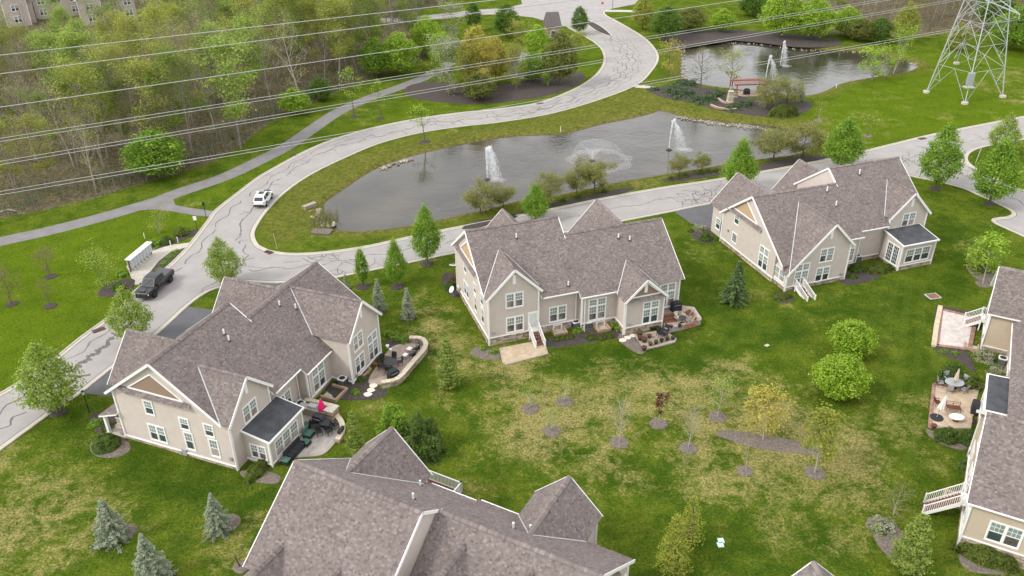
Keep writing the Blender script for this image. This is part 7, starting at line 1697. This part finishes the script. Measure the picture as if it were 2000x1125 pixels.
# ================================================================== GARDEN FURNITURE
def patio_chair(label, px, rz, z=.12, m='darkmetal', cush=None, group=None, arm=True):
    o = thing('patio_chair', label, 'chair', at(*px, z), rz, group); mm = M[m]
    for x in (-.24, .24):
        for y in (-.24, .24): b = MB(); b.tube([(x, y, 0), (x, y, .43 if y < 0 else .9)], .022, 6); b.build('leg', mm, o)
    b = MB(); b.box(-.27, .27, -.27, .27, .41, .46); b.build('seat', M[cush] if cush else mm, o); b = MB()
    b.prism([(-.26, .22, .48), (.26, .22, .48), (.26, .34, .98), (-.26, .34, .98)], (0, .04, 0)); b.build('backrest', M[cush] if cush else mm, o)
    if arm:
        for x in (-.28, .28): b = MB(); b.box(x-.03, x+.03, -.26, .28, .64, .68); b.bar((x, -.24, .43), (x, -.24, .66), .03, .03); b.build('armrest', mm, o)
    return o
def round_table(label, px, z=.12, r=.6, m='darkmetal', top=None, h=.74, rx=1.0):
    o = thing('patio_table', label, 'table', at(*px, z)); b = MB(); b.lathe([(r, h-.04), (r, h)], 24); t = b.build('table_top', M[top or m], o); t.scale = (rx, 1, 1); b = MB(); b.lathe([(.28, 0), (.26, .04), (.05, .08), (.05, h-.04)], 10); b.build('pedestal', M[m], o); return o
def umbrella(label, px, z, m, h=2.3, r=.28, base='darkmetal', tilt=0.0, rb=.28):
    o = thing('patio_umbrella', label, 'umbrella', at(*px, z)); b = MB(); b.tube([(0,0,0), (tilt*h*.4,0,h*.5), (tilt*h,0,h+.1)], .03, 7); b.build('pole', M['metal'], o)
    c = MB(); k = 16; prof = [(.05, h+.08), (r*.45, h*.86), (r*.8, h*.62), (r, h*.44), (r*.7, h*.40)]
    for i in range(len(prof)-1):
        for j in range(k):
            def P_(ii, jj): rr, zz = prof[ii]; f = 1+.18*(1 if jj % 2 else -1); a = jj*6.283/k; return (math.cos(a)*rr*f+tilt*zz, math.sin(a)*rr*f, zz)
            c.face([P_(i, j), P_(i, (j+1) % k), P_(i+1, (j+1) % k), P_(i+1, j)])
    c.build('canopy', M[m], o, fix=True); b = MB(); b.lathe([(rb, 0), (rb, .07), (.06, .12)], 14); b.build('base', M[base], o); return o
M['brownpot'] = mat('brown_glazed_pot', (.075,.038,.028), rough=.5, var=.2, scale=6)
def pot(label, px, z=.12, s=.24, m='terracotta', plant_=None, group='potted plants on the terraces'):
    o = thing('planter_pot', label, 'pot', at(*px, z), 0, group); b = MB(); b.lathe([(s*.62, 0), (s*.9, s*1.2), (s, s*1.3), (s, s*1.5), (s*.85, s*1.5)], 14); b.build('pot', M[m], o)
    b = MB(); b.lathe([(s*.84, s*1.38), (s*.5, s*1.42)], 10); b.build('soil', M['mulch'], o)
    if plant_: me = bush(int(px[0]*7+px[1]), s*.9, s*.9, s*1.2, 90, LG[plant_], s*.5, core=False)[1]; put('plant', me, o, (0, 0, s*1.35))
    return o
def planter_box(label, px, z, rz, m='terracotta', L2=.75, group='terracotta planter boxes'):
    o = thing('planter_box', label, 'planter', at(*px, z), rz, group); b = MB(); w_ = .26; hh = .28; b.box(-L2/2, L2/2, -w_/2, -w_/2+.04, 0, hh); b.box(-L2/2, L2/2, w_/2-.04, w_/2, 0, hh); b.box(-L2/2, -L2/2+.04, -w_/2+.04, w_/2-.04, 0, hh); b.box(L2/2-.04, L2/2, -w_/2+.04, w_/2-.04, 0, hh); b.build('box', M[m], o); b = MB(); b.box(-L2/2+.04, L2/2-.04, -w_/2+.04, w_/2-.04, 0, hh-.05); b.build('soil', M['mulch'], o); return o
def grill(label, px, z, rz, cover=True):
    o = thing('barbecue_grill', label, 'grill', at(*px, z), rz); mm = M['darkfabric'] if cover else M['darkmetal']; b = MB(); pr = [(-.62, 0), (-.60, .82), (-.42, 1.12), (.42, 1.12), (.60, .82), (.62, 0)]; b.prism([(x, -.30, z_) for x, z_ in pr], (0, .6, 0)); c = b.build('cover', mm, o); md = c.modifiers.new('bevel', 'BEVEL'); md.width = .06; md.segments = 2
    for x in (-.5, .5): b = MB(); b.lathe([(.09, -.03), (.09, .03)], 10); b.xf(Matrix.Translation((x, .0, .09))@Matrix.Rotation(math.pi/2, 4, 'X')); b.build('wheel', M['tyre'], o)
    b = MB(); b.bar((-.4, -.33, .8), (.4, -.33, .8), .03, .03); b.build('handle', M['metal'], o); return o
def ac(label, px, rz, z=0.05):
    o = thing('air_conditioner', label, 'air conditioner', at(*px, z), rz, 'outdoor air conditioner units'); b = MB(); k = .40; oc = [(-k, -k*.7), (-k*.7, -k), (k*.7, -k), (k, -k*.7), (k, k*.7), (k*.7, k), (-k*.7, k), (-k, k*.7)]; b.prism([(x, y, .05) for x, y in oc], (0, 0, .75)); b.build('casing', M['acgrey'], o)
    b = MB(); b.prism([(x*1.04, y*1.04, .80) for x, y in oc], (0, 0, .07)); t = b.build('top_panel', M['pipe'], o); b = MB(); b.lathe([(.31, .872), (.31, .885)], 20); f = b.build('fan_opening', M['darkmetal'], t)
    b = MB()
    for i in range(14): y = -.36+.72*i/13; b.box(-k-.015, -k, y-.012, y+.012, .12, .76); b.box(k, k+.015, y-.012, y+.012, .12, .76); b.box(y-.012, y+.012, -k-.015, -k, .12, .76); b.box(y-.012, y+.012, k, k+.015, .12, .76)
    b.build('fins', M['darkmetal'], o); return o
def well(label, u, v, hh, win=True, house=None):
    h_ = house; o = thing('window_well', label, 'window well', h_.o.matrix_basis @ Vector(h_.T(u, v, -h_.z0)), h_.o.rotation_euler.z, 'timber window wells'); mt = M['wood_deck'] if 'timber_tan' not in bpy.data.materials else bpy.data.materials['timber_tan']; b = MB()
    for x0, x1, y0, y1 in ((-.75, -.57, -.95, 0), (.57, .75, -.95, 0), (-.75, .75, -1.13, -.95)): b.box(x0, x1, y0, y1, -.05, .42)
    b.build('timber', mt, o); b = MB(); b.box(-.57, .57, -.95, 0, .0, .06); b.build('gravel', M['concrete'], o); return o
mat('timber_tan', (.36,.26,.17), var=.2, scale=5)
# things beside the centre house
ac('air conditioner against the stone, left of the downspout', (1124,640), R(19)); ac('air conditioner right of the downspout in the middle of the centre house', (1148,640), R(19))
well('timber window well below the middle window of the centre house', 7.9, .22, 0, house=HC); well('timber window well below the transom window of the centre house', 12.6, -.72, 0, house=HC)
for (u, v) in ((7.9, .3), (12.6, -.65)): HC.window('rear', u, v-.02, .1, .85, .6, 1, 'plain')
grill('black covered kettle barbecue at the far end of the upper terrace', (1320,606), .62, R(19))
for i, (px, rz) in enumerate((((1322,626), .4), ((1337,624), 2.4), ((1342,630), 3.6))): patio_chair(['tan cushioned chair nearest the terrace steps', 'tan cushioned chair facing the planter boxes', 'tan cushioned chair at the table corner'][i], px, rz, .62, 'darkmetal', 'cream', 'tan chairs on the upper terrace')
round_table('small table between the tan chairs on the upper terrace', (1332,631), .62, .42)
b = MB(); 
for i in range(3): b.box(-.75, .75, -.3*(i+1), -.3*i, 0, .9-.28*(i+1)+.02)
o = thing('terrace_steps', 'brown brick steps from the glazed door to the upper terrace', 'steps', at(1303,622,.62), R(19)); b.build('steps', M['wood_deck'], o)
for i, (px, rz) in enumerate((((1341,640), R(14)), ((1352,637), R(14)), ((1358,627), R(70)), ((1351,617), R(60)), ((1344,611), R(40)))): planter_box(['terracotta planter box, left of two along the front edge', 'terracotta planter box, right of two along the front edge', 'terracotta planter box at the terrace corner', 'terracotta planter box on the far side edge', 'terracotta planter box farthest along the side edge'][i], px, .70, rz)
pot('small brown pot at the front edge of the upper terrace', (1311,640), .62, .2, 'brownpot'); pot('dark pot beside the terrace wall join', (1327,638), .62, .2, 'darkmetal')
for i, px in enumerate(((1258,684), (1270,675), (1281,672), (1292,668), (1303,665), (1314,663))): pot(['tall', 'first round', 'second round', 'third round', 'fourth round', 'last round'][i] + ' brown pot of the row along the lower terrace edge', px, .14, .24 if i else .3, 'darkmetal' if i > 1 else 'brownpot', 'hedge' if i in (2, 4) else None)
for i, px in enumerate(((1250,664), (1258,668), (1268,660), (1249,656))): pot(['dark red glazed pot in the middle of the pot cluster', 'low dark red pot in the pot cluster', 'urn-shaped brown pot on the lower terrace', 'tall dark red planter nearest the stone base'][i], px, .14, (.3, .34, .26, .36)[i], 'brownpot')
for i, (px, rz) in enumerate((((1288,657), .3), ((1297,659), 2.2), ((1300,651), -.6))): patio_chair(['dark lounge chair nearest the row of pots', 'dark lounge chair against the terrace wall', 'dark lounge chair at the gable corner'][i], px, rz, .14, 'darkmetal', 'darkfabric', 'dark lounge chairs on the lower terrace')
planter_box('low dark trough of plants against the stone base', (1278,642), .14, R(19), 'darkmetal', 1.0, None)
# things beside the lower left house
ac('air conditioner at the stone corner of the lower left house', (670,752), R(66)); ac('air conditioner tucked behind the sunroom roof', (589,800), R(66))
b = MB(); b.box(-.9, .9, -1.3, 0, 0, .32); b.box(-.6, .6, -1.65, -1.3, 0, .17); o = thing('door_step', 'curved brick landing below the glazed patio door', 'step', HL.o.matrix_basis @ Vector(HL.T(18.7, -3.05, .72)), HL.o.rotation_euler.z); b.build('landing', M['paver'] if 0 else M['wood_deck'], o)
pot('white pot on the brick landing', (757,679), .32, .2, 'white', None, 'white pots on the landing'); pot('second white pot at the edge of the brick landing', (763,685), .32, .16, 'white', None, 'white pots on the landing')
round_table('round black metal table on the walled patio', (763,718), .12, .68)
for i, a in enumerate((.3, 1.35, 2.4, 3.5, 4.6)):
    c = at(763, 718); x, y = c.x+math.cos(a)*1.0, c.y+math.sin(a)*1.0; o = patio_chair('black metal chair round the patio table, ' + ('on its right', 'at its far right', 'at its far left', 'on its left', 'nearest the grill')[i], (763,718), a+math.pi/2+math.pi, .12, 'darkmetal', None, 'black chairs round the patio table'); o.location = (x, y, .12)
grill('black covered grill at the near end of the walled patio', (769,740), .12, R(40))
for i, (px, rz) in enumerate((((806,700), R(-120)), ((814,688), R(-120)))): 
    patio_chair(('dark wicker armchair', 'second dark wicker armchair')[i] + (' nearer along the seat wall', ' at the far end of the seat wall')[i], px, rz, .12, 'darkmetal', 'darkfabric', 'wicker armchairs by the seat wall'); o = thing('foot_stool', ('small white side table before the nearer armchair', 'small white side table before the far armchair')[i], 'side table', at(px[0]-14, px[1]-1, .12), R(-120)); b = MB(); b.box(-.28, .28, -.24, .24, .36, .44); b.build('top', M['white'], o)
    for x in (-.22, .22):
        for y in (-.18, .18): b = MB(); b.tube([(x, y, 0), (x, y, .36)], .02, 5); b.build('leg', M['darkmetal'], o)
for px, lb in (((722,706), 'first'), ((709,728), 'second')):
    o = thing('window_well', lb + ' brick-lined window well along the gable wall of the lower left house', 'window well', at(*px), R(66), 'brick window wells'); b = MB(); b.box(-.75, -.6, -.6, .6, -.05, .3); b.box(.6, .75, -.6, .6, -.05, .3); b.box(-.6, .6, -.6, -.47, -.05, .3); b.box(-.6, .6, .47, .6, -.05, .3); b.build('timber', bpy.data.materials['timber_tan'], o); b = MB(); b.box(-.6, .6, -.47, .47, -.05, .05); b.build('bottom', M['rust'], o)
o = thing('window_well', 'large timber window well by the downspout of the lower left house', 'window well', at(645,768), R(66)); b = MB(); b.box(-1.1, -.9, -1.2, .4, 0, .35); b.box(.9, 1.1, -1.2, .4, 0, .35); b.box(-1.1, 1.1, -1.4, -1.2, 0, .35); b.build('timber', bpy.data.materials['timber_tan'], o); b = MB(); b.box(-.9, .9, -1.2, .4, 0, .05); b.build('gravel', M['concrete'], o)
umbrella('closed bright pink umbrella beside the outdoor kitchen', (631,815), .12, 'pink', 2.1, .34)
grill('black kamado grill cart beside the pink umbrella', (624,829), .12, R(-25), False)
for i, (px, rz) in enumerate((((624,850), .5), ((643,848), -.8), ((655,836), 2.4), ((614,838), 1.5))): patio_chair(['black metal chair at the near side of the barbecue table', 'black metal chair with cushion in front of the pillar', 'black metal chair against the curved wall', 'black metal chair beside the green cushions'][i], px, rz, .12, 'darkmetal', 'darkfabric' if i == 1 else None, 'black metal chairs on the barbecue patio')
round_table('round black metal table on the barbecue patio', (637,836), .12, .55)
def lounge(label, px, rz, L2, m, z=.12, group=None, back=True, name='outdoor_sofa', cat='sofa'):
    o = thing(name, label, cat, at(*px, z), rz, group); b = MB(); b.box(-L2/2, L2/2, -.38, .38, .05, .30); b.build('base', M['darkmetal'], o); n = max(1, round(L2/.65))
    for i in range(n): b = MB(); x0 = -L2/2+L2*i/n; b.box(x0+.02, x0+L2/n-.02, -.36, .30, .30, .46); c = b.build('cushion', M[m], o); md = c.modifiers.new('bevel', 'BEVEL'); md.width = .04; md.segments = 2
    if back: b = MB(); b.box(-L2/2, L2/2, .30, .44, .30, .85); b.build('backrest', M[m], o)
    return o
lounge('long black outdoor sofa below the sunroom windows', (578,884), R(68), 2.4, 'darkfabric', group='black sofas beside the sunroom'); lounge('dark green cushioned chair beside the black sofa', (604,852), R(68), .9, 'greenfabric'); lounge('green ottoman by the corner of the barbecue patio', (598,868), R(68), .7, 'greenfabric', back=False, name='ottoman', cat='ottoman'); lounge('green cushioned lounger against the sunroom corner', (598,836), R(68), .9, 'greenfabric', back=False, name='ottoman', cat='ottoman'); lounge('green cushion seat at the near end of the black sofa', (560,903), R(68), .8, 'greenfabric', back=False, name='ottoman', cat='ottoman')
planter_box('dark planter on the low curved wall', (666,842), .6, R(70), 'darkmetal', .9, None)
# right-hand patio
round_table('grey oval dining table on the sandy patio', (1861,758), .12, .72, 'darkmetal', 'acgrey', rx=1.25); umbrella('closed beige umbrella through the grey dining table', (1862,758), .12, 'cream', 2.2, .2)
for i, a in enumerate((.5, 1.7, 2.9, 4.1, 5.2)):
    c = at(1861, 758); o = patio_chair('grey mesh dining chair, ' + ('right of', 'behind', 'left of', 'front left of', 'front right of')[i] + ' the grey oval table', (1861,758), a-math.pi/2, .12, 'darkmetal', 'acgrey', 'grey dining chairs'); o.location = (c.x+math.cos(a)*1.25, c.y+math.sin(a)*1.0, .12)
o = umbrella('closed white cantilever umbrella on a square grey base', (1829,816), .12, 'palecanvas', 2.5, .27, 'darkfabric', .12, .6)
o = thing('garden_bench', 'brown metal bench with two framed panels on the sandy patio', 'bench', at(1860,802, .12), R(-12)); mm = M['rust']
for x in (-.62, .62): b = MB(); b.tube([(x, -.25, 0), (x, -.25, .42)], .025, 6); b.build('leg', mm, o); b = MB(); b.tube([(x, .22, 0), (x, .26, .85)], .025, 6); b.build('leg', mm, o)
b = MB(); b.box(-.64, .64, -.27, .23, .40, .45); b.build('seat', mm, o); b = MB()
for q in (-.62, 0, .62): b.box(q-.02, q+.02, .24, .28, .45, .88)
for z_ in (.48, .66, .86): b.box(-.62, .62, .24, .28, z_-.015, z_+.015)
b.build('backrest', mm, o)
round_table('white oval table in front of the brown bench', (1866,822), .12, .5, 'wood_deck', 'white', .5, 1.35); grill('black covered grill against the right-hand house wall', (1902,803), .12, R(62))
pot('brown pot at the far corner of the sandy patio', (1832,748), .12, .26, 'rust'); pot('brown pot below the white umbrella', (1823,836), .12, .26, 'rust'); patio_chair('brown metal chair by the lawn edge of the sandy patio', (1829,792), R(90), .12, 'rust', None)
patio_chair('small brown chair against the house wall', (1903,833), R(60), .12, 'rust', 'darkfabric')
ac('air conditioner between flowering shrubs at the right-hand house', (1955,712), R(-30))
o = thing('hose_reel', 'round pale hose coil in the mulch by the sunroom wall', 'hose', at(1915,757)); b = MB(); b.tube([(math.cos(i*.45)*.28, math.sin(i*.45)*.28, .06+.012*i) for i in range(30)], .02, 5); b.build('coil', M['acgrey'], o)
o = thing('window_well', 'timber window well below the railed stair at lower right', 'window well', HE.o.matrix_basis @ Vector(HE.T(25.6, -.05, 0)), HE.o.rotation_euler.z); b = MB(); b.box(-.8, -.6, -1.2, 0, 0, .4); b.box(.6, .8, -1.2, 0, 0, .4); b.box(-.8, .8, -1.4, -1.2, 0, .4); b.build('timber', bpy.data.materials['timber_tan'], o); b = MB(); b.box(-.6, .6, -1.2, 0, 0, .05); b.build('gravel', M['concrete'], o)
o = thing('window_well', 'timber window well at the corner of the pale paver patio', 'window well', at(1896,680), R(-30)); b = MB(); b.box(-.7, -.55, -.6, .6, 0, .35); b.box(.55, .7, -.6, .6, 0, .35); b.box(-.55, .55, -.6, -.45, 0, .35); b.build('timber', bpy.data.materials['timber_tan'], o); b = MB(); b.box(-.55, .55, -.45, .6, 0, .05); b.build('gravel', M['concrete'], o)
# upper right house
ac('air conditioner above the hedge of the upper right house', (1672,510), R(18))

# ================================================================== GARDEN ISLAND BETWEEN THE PONDS
A = at(1434,192); B = at(1494,190); ang = math.atan2(B.y-A.y, B.x-A.x); L_ = (B-A).length
o = thing('pergola', 'red-brown slatted pergola on stone piers between the two ponds', 'pergola', ((A.x+B.x)/2, (A.y+B.y)/2, 0), ang)
for x in (-L_/2+.3, L_/2-.3):
    for y in (0, 3.0): b = MB(); [b.box(x-.3, x+.3, y-.3, y+.3, c*.22, c*.22+.21, c=random.choice(STONES)) for c in range(6)]; b.build('pier', M['stone'], o, cols=True); b = MB(); b.box(x-.09, x+.09, y-.09, y+.09, 1.32, 2.5); b.build('post', M['wood_red'], o)
for y in (0, 3.0): b = MB(); b.box(-L_/2-.2, L_/2+.2, y-.1, y+.1, 2.5, 2.72); b.build('beam', M['wood_red'], o)
for i in range(13): x = -L_/2+.02+L_*i/12; b = MB(); b.box(x-.055, x+.055, -.6, 3.6, 2.725, 2.83); b.build('rafter', M['wood_red'], o)
patio('reddish paver floor under the pergola', [(1432,190),(1500,188),(1508,180),(1440,178)], .10, BRICK+TAN, ang)
A = at(1425,203); o = thing('stone_pillar', 'tapered pale stone pillar in front of the pergola', 'pillar', (A.x, A.y, 0), ang); b = MB()
for c in range(10): k = .62-.022*c; b.box(-k, k, -k*.8, k*.8, c*.24, c*.24+.23, c=random.choice([(.42,.38,.27),(.48,.43,.31),(.38,.34,.25)]))
b.build('block', M['stone'], o, cols=True, kind='stuff'); b = MB(); b.box(-.5, .5, -.42, .42, 2.4, 2.5); b.build('cap', M['concrete'], o)
blockwall('upper curved stone retaining wall below the pillar', [(1402,196),(1412,203),(1425,205),(1440,203)], .55, .3, pal=[(.34,.23,.16),(.40,.28,.20)], capc=(.40,.30,.23)); blockwall('lower curved stone retaining wall near the junipers', [(1388,208),(1400,213),(1420,216),(1438,216)], .5, .3, pal=[(.34,.23,.16),(.40,.28,.20)], capc=(.40,.30,.23))
grill('black covered object under the pergola', (1458,184), .1, ang)
